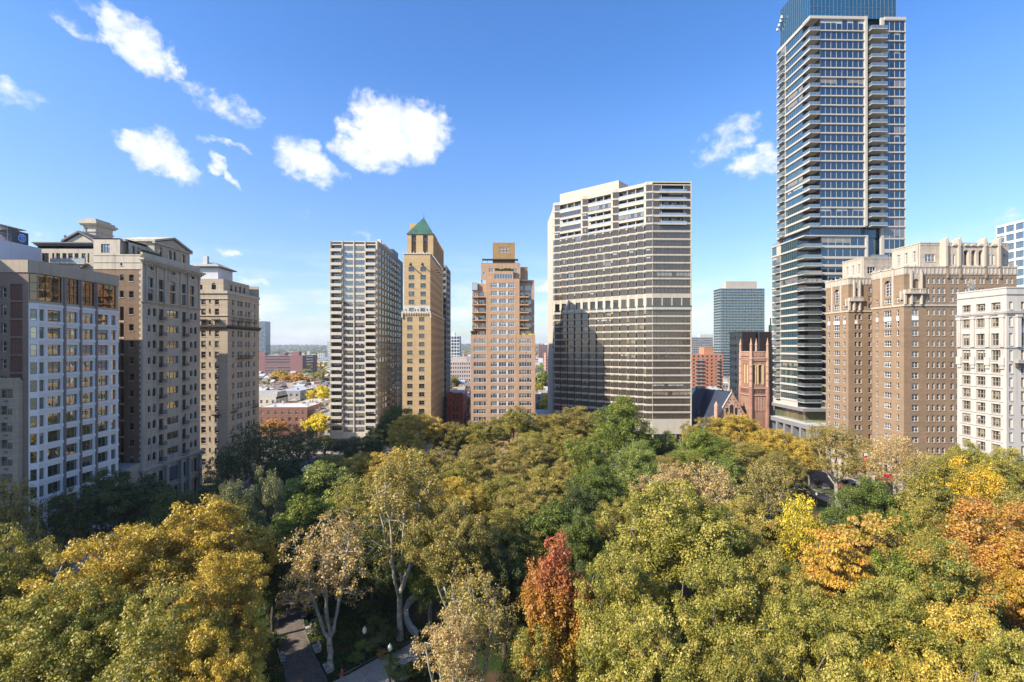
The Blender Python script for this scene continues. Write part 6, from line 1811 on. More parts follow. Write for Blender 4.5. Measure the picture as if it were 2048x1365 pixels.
# (px centre, py top, distance, crown radius, kind, palette, bark, label)
TREES = [
 (395, 985, 63, 8.0, 'broad1', 'golden', 'pale', 'golden plane tree, highest of the big yellow crowns at lower left'),
 (215, 1035, 55, 7.5, 'broad2', 'golden', 'pale', 'golden plane tree with ragged top edge in front of the white banded apartment block'),
 (130, 1150, 46, 6.5, 'broad1', 'yolive', 'pale', 'olive-gold plane tree low in the left corner below the banded block'),
 (300, 1160, 46, 6.0, 'broad3', 'yolive', 'pale', 'broad yellow-olive tree crown directly below the golden crowns at lower left'),
 (445, 1085, 55, 5.4, 'broad2', 'golden', 'pale', 'golden crown overhanging the left side of the bench-lined path'),
 (415, 1230, 44, 4.3, 'broad3', 'golden', 'pale', 'yellow crown at the very bottom just left of the bench-lined path'),
 (250, 1290, 38, 4.5, 'sparse1', 'yolive', 'pale', 'thin pale-limbed plane tree at the bottom left showing bare twigs'),
 (5, 1035, 56, 5.5, 'broad3', 'yolive', 'pale', 'yellow-lit crown at the far left edge of the frame below the beige building'),
 (10, 1185, 45, 5.0, 'broad1', 'yolive', 'pale', 'dull olive crown in the bottom left corner of the square'),
 (662, 1010, 66.5, 6.0, 'sparse1', 'tan', 'pale', 'half-bare plane tree with pale forked trunk beside the bench-lined path'),
 (800, 900, 73.5, 7.5, 'sparse2', 'brown', 'pale', 'tall plane tree on a long white trunk right of the half-bare plane'),
 (905, 985, 69, 6.0, 'broad1', 'brown', 'pale', 'brown-olive plane tree with white stem showing through, centre bottom'),
 (960, 1130, 56, 4.5, 'sparse1', 'brown', 'pale', 'tangle of thin brown leaves and bare twigs left of the red maple'),
 (895, 1225, 50, 4.2, 'sparse2', 'tan', 'pale', 'orange-tan crown at the bottom between the small path corner and red maple'),
 (1100, 1078, 56, 4.3, 'oval', 'red', 'grey', 'red-topped maple fading to orange and green, the only red tree'),
 (1345, 950, 66, 8.6, 'broad1', 'yolive', 'pale', 'largest yellow-olive plane tree right of centre, highest of its cluster'),
 (1235, 1080, 53, 5.0, 'broad2', 'yolive', 'pale', 'yellow-green crown touching the right side of the red maple'),
 (1440, 1095, 52, 6.2, 'broad2', 'yolive', 'pale', 'yellow-olive plane crown in front of the largest plane, right of centre'),
 (1290, 1200, 43, 5.4, 'broad1', 'yolive', 'pale', 'yellow-green crown at the bottom edge right of the red maple'),
 (1470, 1245, 40, 4.5, 'broad3', 'olive', 'pale', 'olive crown at the bottom edge right of centre'),
 (1560, 1085, 56, 5.0, 'broad3', 'olive', 'grey', 'shaded olive crown between the big plane and the orange trees'),
 (1620, 1170, 46, 5.0, 'broad2', 'yolive', 'pale', 'straw-yellow crown at lower right in front of the orange trees'),
 (1790, 1150, 49, 6.0, 'broad1', 'yolive', 'pale', 'broad olive-yellow crown at lower right below the green and orange tree'),
 (1950, 1190, 45, 5.5, 'broad2', 'golden', 'pale', 'golden crown in the lower right corner region of the square'),
 (1700, 1265, 40, 4.6, 'broad3', 'yolive', 'pale', 'yellow-green crown on the bottom edge at lower right'),
 (1870, 1290, 38, 4.5, 'broad3', 'golden', 'pale', 'gold crown on the bottom edge beside the right corner'),
 (2040, 1250, 40, 4.5, 'broad1', 'yolive', 'pale', 'yellow crown in the extreme bottom right corner'),
 (1880, 1080, 60, 5.2, 'round1', 'mix', 'grey', 'green tree flecked with orange in front of the rust-coloured tree'),
 (1965, 978, 70, 8.2, 'round2', 'rust', 'grey', 'large rust-orange tree near the right edge of the square'),
 (2045, 1060, 64, 5.0, 'broad3', 'orange', 'grey', 'orange-brown crown cut by the right edge of the frame'),
 (1745, 1030, 68, 6.2, 'layer1', 'orangemix', 'grey', 'low spreading tree in bright orange layers at right'),
 (1660, 1060, 64, 4.6, 'layer1', 'orange', 'grey', 'orange and yellow layered tree, left neighbour of the bright orange one'),
 (1600, 990, 78, 4.2, 'wisp', 'yellow', 'grey', 'clear yellow tree beside the dark lawn gap, right of centre'),
 (1735, 962, 86, 6.0, 'round1', 'midgreen', 'grey', 'dense round dark green tree beside the street banner'),
 (1800, 1010, 80, 4.4, 'round2', 'green', 'grey', 'small green tree tucked under the dense dark green one at right'),
 (1855, 945, 84, 5.6, 'feather', 'olive', 'grey', 'green-gold layered tree between the dark green and golden-orange trees'),
 (1940, 908, 95, 7.0, 'round2', 'amber', 'grey', 'orange-yellow tree glowing in front of the pale stone block'),
 (1880, 925, 100, 5.5, 'round1', 'olive', 'grey', 'olive tree left of the glowing orange-yellow tree'),
 (1930, 873, 113, 5.5, 'broad3', 'yolive', 'pale', 'yellow-green street tree against the foot of the pale stone block'),
 (2010, 885, 106, 5.5, 'broad1', 'yolive', 'pale', 'yellow-green street tree at the right edge of the frame'),
 (2035, 985, 82, 5.5, 'wisp', 'olive', 'grey', 'thin olive tree at the right edge above the rust-orange tree'),
 (1672, 848, 140, 9.5, 'sparse2', 'brown', 'pale', 'solitary plane tree with pale trunk standing by the street corner'),
 (1790, 870, 128, 7.5, 'wisp', 'tan', 'pale', 'brown thin-leaved plane tree in front of the brick apartment entrance'),
 (1850, 905, 118, 6.0, 'wisp', 'brown', 'pale', 'thin brownish street tree right of the entrance awnings'),
 (1562, 895, 134, 5.5, 'broad3', 'brown', 'pale', 'brownish crown below the podium of the tall glass skyscraper'),
 (1470, 822, 168, 8.5, 'broad1', 'golden', 'pale', 'golden-orange tree in front of the church gable'),
 (1545, 850, 158, 7.0, 'broad2', 'golden', 'pale', 'golden tree at the foot of the church tower and skyscraper'),
 (1405, 832, 172, 7.0, 'broad3', 'brown', 'pale', 'tan-olive tree at the foot of the saw-tooth tower, left of the church'),
 (1400, 860, 140, 8.5, 'round1', 'green', 'grey', 'bright green round tree right of the tallest green trees'),
 (1460, 905, 122, 6.0, 'round2', 'lightgreen', 'grey', 'light green tree right of the bright green round one'),
 (1530, 925, 108, 6.5, 'wisp', 'brown', 'pale', 'brown wispy crown left of the lawn gap'),
 (1245, 796, 150, 9.0, 'round1', 'green', 'grey', 'tallest green tree, peak of the treeline below the saw-tooth tower'),
 (1175, 862, 126, 7.0, 'round2', 'green', 'grey', 'green tree at the left foot of the tallest green tree'),
 (1280, 885, 118, 7.0, 'round1', 'lightgreen', 'grey', 'light green tree directly below the tallest green tree'),
 (1195, 935, 104, 6.5, 'round1', 'midgreen', 'grey', 'mid green tree in the centre of the square below the green group'),
 (1155, 808, 180, 9.5, 'broad1', 'brown', 'pale', 'tan-olive tree at the left foot of the saw-tooth tower'),
 (1090, 822, 185, 8.0, 'broad2', 'brown', 'pale', 'brownish olive tree below the gap right of the orange-buff building'),
 (1030, 806, 172, 8.5, 'broad3', 'olive', 'grey', 'green-gold domed tree against the foot of the orange-buff building'),
 (960, 836, 170, 8.0, 'broad1', 'olive', 'pale', 'olive tree below the left half of the orange-buff building'),
 (905, 838, 172, 7.0, 'broad2', 'brown', 'pale', 'brown-olive tree below the red brick victorian house'),
 (835, 818, 168, 9.0, 'broad2', 'golden', 'pale', 'golden-brown tree at the foot of the green-roofed tower'),
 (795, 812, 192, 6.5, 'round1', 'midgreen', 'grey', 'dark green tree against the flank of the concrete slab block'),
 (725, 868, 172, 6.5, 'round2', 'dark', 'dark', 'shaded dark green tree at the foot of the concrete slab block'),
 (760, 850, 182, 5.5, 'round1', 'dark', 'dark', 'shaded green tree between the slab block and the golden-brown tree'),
 (665, 905, 140, 6.0, 'broad1', 'olive', 'grey', 'yellow-olive tree below the left corner of the concrete slab block'),
 (735, 898, 130, 7.5, 'broad2', 'golden', 'pale', 'yellow-gold tree below the middle of the concrete slab block'),
 (800, 890, 122, 7.5, 'broad1', 'golden', 'pale', 'gold-green tree left of centre below the green-roofed tower'),
 (880, 890, 128, 8.0, 'broad3', 'brown', 'pale', 'brown-gold tree in the middle distance left of centre'),
 (960, 880, 132, 8.5, 'broad2', 'brown', 'pale', 'wide brownish tree in the middle distance below the orange-buff building'),
 (1050, 872, 138, 8.5, 'broad1', 'brown', 'pale', 'brown tree in the middle distance just left of the green group'),
 (1090, 925, 112, 7.0, 'broad3', 'olive', 'grey', 'dark olive tree in mid square left of the mid green tree'),
 (1000, 945, 104, 8.0, 'broad2', 'olive', 'pale', 'olive tree in mid square with gold flecks'),
 (905, 950, 98, 7.0, 'broad1', 'golden', 'pale', 'golden tree in mid square above the brown-olive plane'),
 (1110, 1000, 84, 6.0, 'feather', 'midgreen', 'grey', 'shaded green tree right above the red maple'),
 (1010, 1010, 84, 6.5, 'broad3', 'olive', 'grey', 'olive-brown tree above and left of the red maple'),
 (1330, 930, 100, 7.0, 'sparse2', 'tan', 'pale', 'tan thin-leaved tree behind the largest yellow-olive plane'),
 (1420, 925, 98, 7.0, 'wisp', 'tan', 'pale', 'tan thin-leaved tree between the big plane and light green tree'),
 (1500, 985, 82, 6.0, 'broad3', 'olive', 'grey', 'olive tree left of the clear yellow tree'),
 (1250, 985, 86, 6.0, 'broad2', 'olive', 'pale', 'olive crown behind the left shoulder of the largest plane'),
 (640, 920, 104, 7.0, 'feather', 'lightgreen', 'grey', 'feathery yellow-green tree above the half-bare plane tree'),
 (720, 955, 92, 6.0, 'sparse2', 'yolive', 'pale', 'gold plane tree with bare pale limbs left of centre'),
 (610, 985, 86, 5.5, 'feather', 'green', 'grey', 'fresh green feathery tree behind the half-bare plane tree'),
 (530, 925, 92, 4.2, 'round2', 'greygreen', 'grey', 'pale grey-green tree with rounded clumps left of the feathery tree'),
 (470, 968, 78, 4.0, 'round1', 'greygreen', 'grey', 'small dome of pale green behind the highest golden crown'),
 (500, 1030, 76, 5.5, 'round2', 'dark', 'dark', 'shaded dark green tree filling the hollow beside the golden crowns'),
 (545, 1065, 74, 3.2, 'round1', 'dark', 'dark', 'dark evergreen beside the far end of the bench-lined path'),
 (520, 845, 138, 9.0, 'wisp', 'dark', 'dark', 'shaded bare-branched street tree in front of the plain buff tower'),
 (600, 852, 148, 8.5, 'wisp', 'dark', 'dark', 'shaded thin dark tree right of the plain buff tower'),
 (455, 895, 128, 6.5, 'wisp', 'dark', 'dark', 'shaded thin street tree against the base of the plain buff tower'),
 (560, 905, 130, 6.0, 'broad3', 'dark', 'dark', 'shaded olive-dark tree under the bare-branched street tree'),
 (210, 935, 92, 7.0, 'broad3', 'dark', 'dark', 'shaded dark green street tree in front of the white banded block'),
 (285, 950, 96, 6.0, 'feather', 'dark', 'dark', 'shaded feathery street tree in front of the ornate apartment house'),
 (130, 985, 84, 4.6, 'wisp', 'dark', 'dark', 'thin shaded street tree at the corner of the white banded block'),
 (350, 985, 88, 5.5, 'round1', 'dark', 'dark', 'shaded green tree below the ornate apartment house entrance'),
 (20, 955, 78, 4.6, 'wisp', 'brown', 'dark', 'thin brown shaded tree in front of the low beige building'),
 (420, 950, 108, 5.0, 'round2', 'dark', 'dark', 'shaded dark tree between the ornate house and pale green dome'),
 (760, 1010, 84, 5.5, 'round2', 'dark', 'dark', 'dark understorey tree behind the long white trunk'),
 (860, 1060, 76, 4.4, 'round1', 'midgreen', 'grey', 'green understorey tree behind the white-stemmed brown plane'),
 (1618, 872, 152, 6.0, 'broad2', 'golden', 'pale', 'golden tree overlapping the stone podium of the tall skyscraper'),
 (1575, 862, 166, 5.5, 'broad3', 'brown', 'pale', 'brown-gold tree at the near corner of the church tower foot'),
 (690, 880, 188, 5.0, 'round1', 'dark', 'dark', 'dark green tree hugging the near corner of the concrete slab block'),
 (650, 868, 196, 5.0, 'round2', 'olive', 'dark', 'olive tree at the left foot of the concrete slab block'),
 (1075, 1225, 52, 3.9, 'round2', 'mix', 'grey', 'green crown speckled orange at the foot of the red maple'),
 (2190, 1080, 62, 7.0, 'broad1', 'yolive', 'pale', 'yellow-olive plane tree just outside the right edge, by the street'),
 (2300, 1200, 50, 7.0, 'broad2', 'golden', 'pale', 'golden plane tree outside the right edge above the park corner'),
 (2180, 960, 84, 6.0, 'broad3', 'olive', 'grey', 'olive street tree outside the right edge in front of the pale stone block'),
 (2450, 1120, 56, 7.0, 'broad1', 'olive', 'pale', 'olive plane tree farthest out beyond the right edge'),
 (-120, 1120, 50, 6.5, 'broad2', 'golden', 'pale', 'golden plane tree just outside the left edge of the square'),
 (1125, 850, 160, 7.5, 'broad3', 'olive', 'pale', 'olive tree filling the dip left of the tallest green tree'),
 (1065, 858, 158, 7.0, 'broad2', 'yolive', 'pale', 'gold-flecked tree right below the gap beside the orange-buff building'),
 (1335, 858, 158, 7.0, 'round2', 'green', 'grey', 'green tree between the tallest green tree and the bright round one'),
 (1330, 905, 132, 6.5, 'broad2', 'brown', 'pale', 'brown-olive tree in the notch between the green trees'),
 (1150, 905, 128, 6.0, 'broad3', 'brown', 'pale', 'dark brown-olive tree at the left foot of the green group'),
 (1560, 905, 138, 6.0, 'broad1', 'brown', 'pale', 'brown-gold tree filling the corner left of the street'),
 (1500, 880, 150, 7.0, 'broad2', 'olive', 'pale', 'olive tree below the golden tree at the church'),
 (1440, 868, 158, 6.0, 'broad3', 'yolive', 'pale', 'yellow-olive tree just under the church gable'),
 (1010, 905, 122, 7.0, 'broad3', 'brown', 'pale', 'brown tree just below the green-gold domed tree'),
 (930, 912, 116, 6.5, 'broad1', 'olive', 'pale', 'olive-gold tree in the middle rows left of centre'),
 (845, 925, 108, 6.5, 'broad2', 'olive', 'pale', 'yellow-olive tree behind the tall plane with long white trunk'),
 (790, 955, 98, 5.5, 'broad3', 'golden', 'pale', 'gold tree seen through the limbs of the tall plane'),
 (1060, 965, 96, 6.5, 'broad1', 'brown', 'pale', 'brown-olive tree in mid square above the red maple'),
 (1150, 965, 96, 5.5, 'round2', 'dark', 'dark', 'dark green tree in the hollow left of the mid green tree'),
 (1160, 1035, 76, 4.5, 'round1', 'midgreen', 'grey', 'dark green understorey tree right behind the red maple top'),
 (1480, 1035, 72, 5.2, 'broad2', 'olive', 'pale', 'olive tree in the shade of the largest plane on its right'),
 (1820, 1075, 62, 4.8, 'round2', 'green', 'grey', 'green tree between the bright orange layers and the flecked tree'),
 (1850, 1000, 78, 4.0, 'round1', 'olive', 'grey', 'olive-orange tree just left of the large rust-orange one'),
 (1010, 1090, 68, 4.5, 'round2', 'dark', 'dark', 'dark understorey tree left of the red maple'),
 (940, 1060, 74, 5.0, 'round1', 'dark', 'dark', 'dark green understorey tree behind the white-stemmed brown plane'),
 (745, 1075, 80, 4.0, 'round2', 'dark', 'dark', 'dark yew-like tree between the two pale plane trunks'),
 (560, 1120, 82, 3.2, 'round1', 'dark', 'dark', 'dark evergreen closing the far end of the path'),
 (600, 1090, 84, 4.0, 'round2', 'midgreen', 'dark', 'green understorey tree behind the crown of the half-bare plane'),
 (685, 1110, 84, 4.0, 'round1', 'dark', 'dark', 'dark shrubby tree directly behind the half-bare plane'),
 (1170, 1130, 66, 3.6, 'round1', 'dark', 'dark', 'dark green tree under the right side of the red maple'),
]
for (px, py, Z, Rr, kind, pal, bark, label) in TREES:
    x, y = gp(px, Z); H = CH-(py-HOR)/F*Z
    if kind.startswith('broad') and 'white' not in label: bark = 'grey'
    fixed = {(662, 1010): 2.2, (800, 900): .6, (1085, 1078): .25}
    plant(kind, x, y, H, Rr*1.08, pal, bark, label, rot=fixed.get((px, py)))
# ================================================================ GROUND, STREETS, PARK
def sheet(name, pts, z, mat):
    m = MB(); m.poly([(x, y, z) for x, y in pts], mat); o = m.build(name); o['kind'] = 'structure'; return o
grnd = stone('earth', (.10, .095, .07), .3, .95, 0)
sheet('ground', [(-14000, -3000), (14000, -3000), (14000, 16000), (-14000, 16000)], -.02, grnd)
asph = stone('asphalt', (.06, .06, .065), .15, .9, .1)
pave = stone('pavement_stone', (.34, .31, .27), .14, .9, .1, mottle=1.5)
sheet('street_block', [(-90, -25), (130, -25), (130, 225), (-90, 225)], .0, asph)
def slab(name, pts, z0, z1, mat):
    m = MB(); m.extz(pts, z0, z1, mat); o = m.build(name); o['kind'] = 'structure'; return o
# pavements
slab('pavement', [(-86, 20), (-81, 20), (-81, 205), (-86, 205)], 0, .14, pave)
slab('pavement', [(112, 20), (116, 20), (116, 205), (112, 205)], 0, .14, pave)
slab('pavement', [(-86, 205.2), (116, 205.2), (116, 209), (-86, 209)], 0, .14, pave)
slab('park_pavement', [(-71, 14), (96, 14), (96, 186), (-71, 186)], 0, .14, pave)
m, nt, out = newmat('lawn')
g2 = N(nt, 'ShaderNodeNewGeometry').outputs['Position']
a_ = noise(nt, g2, .12, 4); b_2 = noise(nt, g2, 3.5, 4, rough=.7); c_3 = noise(nt, g2, .5, 3)
cc_ = mixc(nt, b_2, (.012, .026, .007), (.035, .065, .015))
mr2 = N(nt, 'ShaderNodeMapRange', inp={1: .50, 2: .60, 3: 0, 4: 1}); L(nt, a_, mr2.inputs[0])
cc_ = mixc(nt, mr2.outputs[0], cc_, mixc(nt, b_2, (.05, .035, .02), (.10, .07, .04)))
bb_ = N(nt, 'ShaderNodeBsdfPrincipled', inp={'Roughness': .95, 'Specular IOR Level': .1}); L(nt, cc_, bb_.inputs['Base Color']); L(nt, bb_.outputs[0], out.inputs[0])
slab('lawn', [(-67, 18), (91, 18), (91, 182), (-67, 182)], .142, .20, m)
# grass tufts scattered near the visible clearings
def tufts(name, cx, cy, w, h, n, pal, sz=.12):
    rs = np.random.RandomState(int(abs(cx*7+cy)))
    me = MB(); vs, fs = [], []
    for i in range(n):
        x, y = cx+rs.uniform(-w, w), cy+rs.uniform(-h, h); a = rs.uniform(0, 3.14); s_ = sz*rs.uniform(.5, 1.4)
        b = len(vs); dx, dy = math.cos(a)*s_*.5, math.sin(a)*s_*.5
        vs += [(x-dx, y-dy, .19), (x+dx, y+dy, .19), (x+rs.uniform(-.05, .05), y+rs.uniform(-.05, .05), .19+s_)]; fs.append((b, b+1, b+2))
    q = bpy.data.meshes.new(name); q.from_pydata(vs, [], fs); q.materials.append(pal); o = bpy.data.objects.new(name, q); COL.objects.link(o)
    return o
# brick-paved path with benches, and the wider crossing path
pvm, nt, out = newmat('path_paving')
g3 = N(nt, 'ShaderNodeNewGeometry').outputs['Position']
mp = N(nt, 'ShaderNodeMapping'); mp.inputs['Rotation'].default_value = (0, 0, .35); L(nt, g3, mp.inputs[0])
br = N(nt, 'ShaderNodeTexBrick', inp={'Scale': 1.0, 'Brick Width': .9, 'Row Height': .6, 'Mortar Size': .02, 'Color1': (.12, .105, .095, 1), 'Color2': (.16, .14, .125, 1), 'Mortar': (.07, .06, .055, 1)}); L(nt, mp.outputs[0], br.inputs[0])
cc_ = mixc(nt, 1.0, br.outputs[0], mixc(nt, noise(nt, g3, .8, 4), (.7, .7, .7), (1.3, 1.25, 1.2)), 'MULTIPLY')
bb_ = N(nt, 'ShaderNodeBsdfPrincipled', inp={'Roughness': .85, 'Specular IOR Level': .2}); L(nt, cc_, bb_.inputs['Base Color']); L(nt, bb_.outputs[0], out.inputs[0])
def G(px, py):
    Z = CH/(py-HOR)*F; return gp(px, Z)
P1L = [G(600, 1480), G(572, 1365), G(556, 1290), G(551, 1235), G(563, 1190), G(575, 1172)]
P1R = [G(608, 1172), G(610, 1190), G(606, 1235), G(612, 1270), G(632, 1320), G(655, 1365), G(700, 1480)]
slab('bench_path', P1L+P1R, .15, .235, pvm)
P2 = [G(640, 1380), G(700, 1352), G(752, 1322), G(792, 1305), G(806, 1299), G(828, 1286), G(843, 1300), G(838, 1330), G(815, 1365), G(760, 1480), G(650, 1480)]
slab('crossing_path', P2, .15, .24, stone('path_stone', (.42, .37, .31), .12, .9, .05))
# low stone curb of beds
cu_ = stone('kerb_stone', (.16, .15, .13), .1)
def kerb(pts, w=.18, h=.30, name='bed_kerb'):
    m = MB()
    for (a, b) in zip(pts, pts[1:]):
        fr = Fr(a[0], a[1], math.atan2(b[1]-a[1], b[0]-a[0])); m.box(fr, 0, math.hypot(b[0]-a[0], b[1]-a[1]), -w, 0, .15, h, cu_)
    o = m.build(name); o['kind'] = 'structure'
kerb([G(655, 1365), G(632, 1320), G(612, 1270), G(606, 1235)])
kerb([G(690, 1352), G(752, 1318), G(806, 1295), G(828, 1282)])
# ---- benches
wood = plain('bench_wood', (.48, .43, .37), .7, var=.25, scale=6)
def bench_proto():
    e = empty('park_bench', (0, 0, 0), 'x', 'bench')
    f = Fr(0, 0, 0)
    m = MB()
    for i in range(5): m.box(f, -.95, .95, -.5+.11*i, -.41+.11*i, .43, .47, wood)
    m.build('seat', e, (0, 0, 0))
    m = MB()
    for i in range(5): m.box(f, -.95, .95, -.56-.02*i, -.52-.02*i, .52+.10*i, .60+.10*i, wood)
    m.build('backrest', e, (0, 0, 0))
    for u in (-.9, 0, .9):
        m = MB(); m.box(f, u-.03, u+.03, -.6, -.54, 0, .98, blackfr); m.box(f, u-.03, u+.03, -.06, 0, 0, .65, blackfr); m.box(f, u-.03, u+.03, -.54, -.06, .62, .66, blackfr); m.box(f, u-.03, u+.03, -.54, -.06, .38, .42, blackfr)
        m.build('end_frame', e, (0, 0, 0))
    return e
bp_ = bench_proto()
BEN = [  # px, py, facing angle
 (569, 1196, 105, 'farthest wooden bench on the left of the path, partly under leaves'),
 (561, 1221, 108, 'wooden bench on the left of the path level with the walking person'),
 (555, 1251, 117, 'wooden bench on the left of the path, second one nearer than the walking person'),
 (559, 1290, 118, 'wooden bench on the left of the path facing the dark lawn bench across'),
 (570, 1324, 121, 'nearest wooden bench on the left of the path at the bottom'),
 (604, 1212, -70, 'farthest wooden bench on the right of the path'),
 (603, 1238, -67, 'wooden bench on the right of the path just past the walking person'),
 (613, 1272, -62, 'wooden bench on the right of the path beside the dark lawn'),
 (628, 1310, -58, 'long wooden bench on the right of the path under the half-bare plane'),
 (650, 1350, -56, 'nearest wooden bench on the right of the path by the plane trunk'),
]
for i, (px, py, an, lab) in enumerate(BEN):
    o = bp_ if i == 0 else copy_tree(bp_)
    x, y = G(px, py); o.location = (x, y, .235); o.rotation_euler = (0, 0, R(an)); tag(o, lab, 'bench', 'benches lining the park path'); o.scale = (1.25, 1.25, 1.25)
# ---- park lamps
def lamp(px, py, h, lab, first=None):
    x, y = G(px, py)
    e = empty('park_lamp', (x, y, .2), lab, 'street lamp', 'globe lamps in the park')
    m = MB(); m.cyl(x, y, .2, .7, .2, .16, blackfr, 8); m.cyl(x, y, .7, h-.7, .07, .055, blackfr, 8); m.cyl(x, y, h-.7, h-.55, .14, .18, blackfr, 8); m.build('post', e)
    m = MB(); gm_ = plain('lamp_globe', (.75, .72, .55), .4)
    prof = [(.14, 0), (.26, .2), (.29, .4), (.24, .62), (.12, .8), (.05, .95)]
    for (r0, z0), (r1, z1) in zip(prof, prof[1:]): m.cyl(x, y, h-.55+z0, h-.55+z1, r0, r1, gm_, 12)
    m.build('globe', e)
    return e
lamp(729, 1333, 5.0, 'globe lamp wrapped by a hanging basket at the left of the crossing path')
lamp(780, 1372, 5.0, 'globe lamp with green hanging basket standing at the crossing path')
lamp(1633, 1022, 4.6, 'small globe lamp at the dark lawn near the street')
def basket(px, py, h, lab):
    x, y = G(px, py); e = plant('shrub', x, y, 2.4, 1.15, 'lightgreen', 'dark', lab, 'plant', None, 'hanging_basket', z=h)
basket(729, 1333, 1.3, 'lime green trailing basket on the left globe lamp'); basket(780, 1372, 1.5, 'green trailing basket on the globe lamp at the crossing')
# ---- shrubs and ground planting
rs_ = random.Random(5)
SH = [(708, 1325, .9, 'lightgreen', 'light green clipped shrub at the edge of the dark lawn'), (722, 1330, .9, 'lightgreen', 'light green clipped shrub beside the left globe lamp'),
 (760, 1300, 1.6, 'greygreen', 'pale leafy shrub under the long white trunk'), (776, 1290, 1.9, 'dark', 'dark glossy rhododendron at the foot of the long white trunk'), (790, 1310, 1.2, 'dark', 'low dark shrub beside the crossing path edge'),
 (748, 1270, 1.9, 'midgreen', 'mid green shrub behind the pale leafy shrub'), (765, 1318, .9, 'rust', 'small russet shrub by the crossing path'), (812, 1372, 2.0, 'midgreen', 'green shrub on the right of the hanging basket lamp'),
 (838, 1355, 1.6, 'dark', 'dark shrub at the right end of the crossing path'), (640, 1270, 1.9, 'greygreen', 'grey-green shrub at the lawn left of the plane trunk'), (628, 1235, 1.8, 'dark', 'dark shrub on the right of the bench path'),
 (545, 1300, 1.6, 'dark', 'dark shrub behind the left benches'), (540, 1250, 2.0, 'dark', 'dark shrub behind the second left bench'), (546, 1205, 2.2, 'dark', 'dark shrub behind the farthest left bench'), (690, 1290, 1.2, 'dark', 'low dark shrub in the middle of the dark lawn'),
 (735, 1245, 2.4, 'dark', 'tall dark shrub in front of the curving wall'), (700, 1210, 2.6, 'dark', 'tall dark shrub behind the plane trunk'), (620, 1190, 2.4, 'dark', 'dark shrub at the far end of the bench path'),
 (1640, 975, 1.6, 'dark', 'dark hedge clump at the park edge by the street'), (1700, 985, 1.8, 'green', 'green hedge clump behind the street barrier'), (1610, 985, 2.0, 'dark', 'dark shrub left of the solitary plane trunk')]
for px, py, h, pal, lab in SH:
    x, y = G(px, py); plant('shrub', x, y, h*1.25, h, pal, 'dark', lab, 'shrub', 'shrubs and clipped bushes in the park beds', 'shrub', z=.18)
# curving pale stone wall
cwm = stone('pale_wall_stone', (.46, .43, .38), .14, .85, .3)
e = empty('stone_wall', (*G(820, 1245), .2), 'low curving pale stone wall beside the long white tree trunk', 'wall')
pts = [G(845, 1190), G(828, 1200), G(814, 1215), G(808, 1232), G(810, 1250), G(818, 1266), G(830, 1280)]
m = MB(); m2 = MB()
for (a, b) in zip(pts, pts[1:]):
    fr = Fr(a[0], a[1], math.atan2(b[1]-a[1], b[0]-a[0])); l = math.hypot(b[0]-a[0], b[1]-a[1])
    m.box(fr, 0, l, -.5, 0, .15, 1.0, cwm); m2.box(fr, -.05, l+.05, -.6, .1, 1.0, 1.15, cwm)
m.build('wall_body', e); m2.build('coping', e)
for g_a in ((G(690, 1270), 5, 3), (G(1655, 985), 6, 5)):
    t = tufts('grass', g_a[0][0], g_a[0][1], g_a[1], g_a[2], 2600, PAL['green'], .14); t['kind'] = 'stuff'; tag(t, 'green grass growing on the small lawn', 'grass')
# fallen leaves
lv = MB(); rs = np.random.RandomState(3); vs, fs = [], []
for i in range(3500):
    px, py = rs.uniform(535, 860), rs.uniform(1175, 1400); x, y = G(px, py); s_ = rs.uniform(.05, .1); a = rs.uniform(0, 6.28); b = len(vs)
    vs += [(x+s_*math.cos(a+k*1.57), y+s_*math.sin(a+k*1.57), .25+rs.uniform(0, .03)) for k in range(4)]; fs.append((b, b+1, b+2, b+3))
q = bpy.data.meshes.new('fallen_leaves'); q.from_pydata(vs, [], fs); q.materials.append(PAL['rust']); o = bpy.data.objects.new('fallen_leaves', q); COL.objects.link(o)
tag(o, 'scattered dry brown leaves on the park ground', 'leaves', kind='stuff')
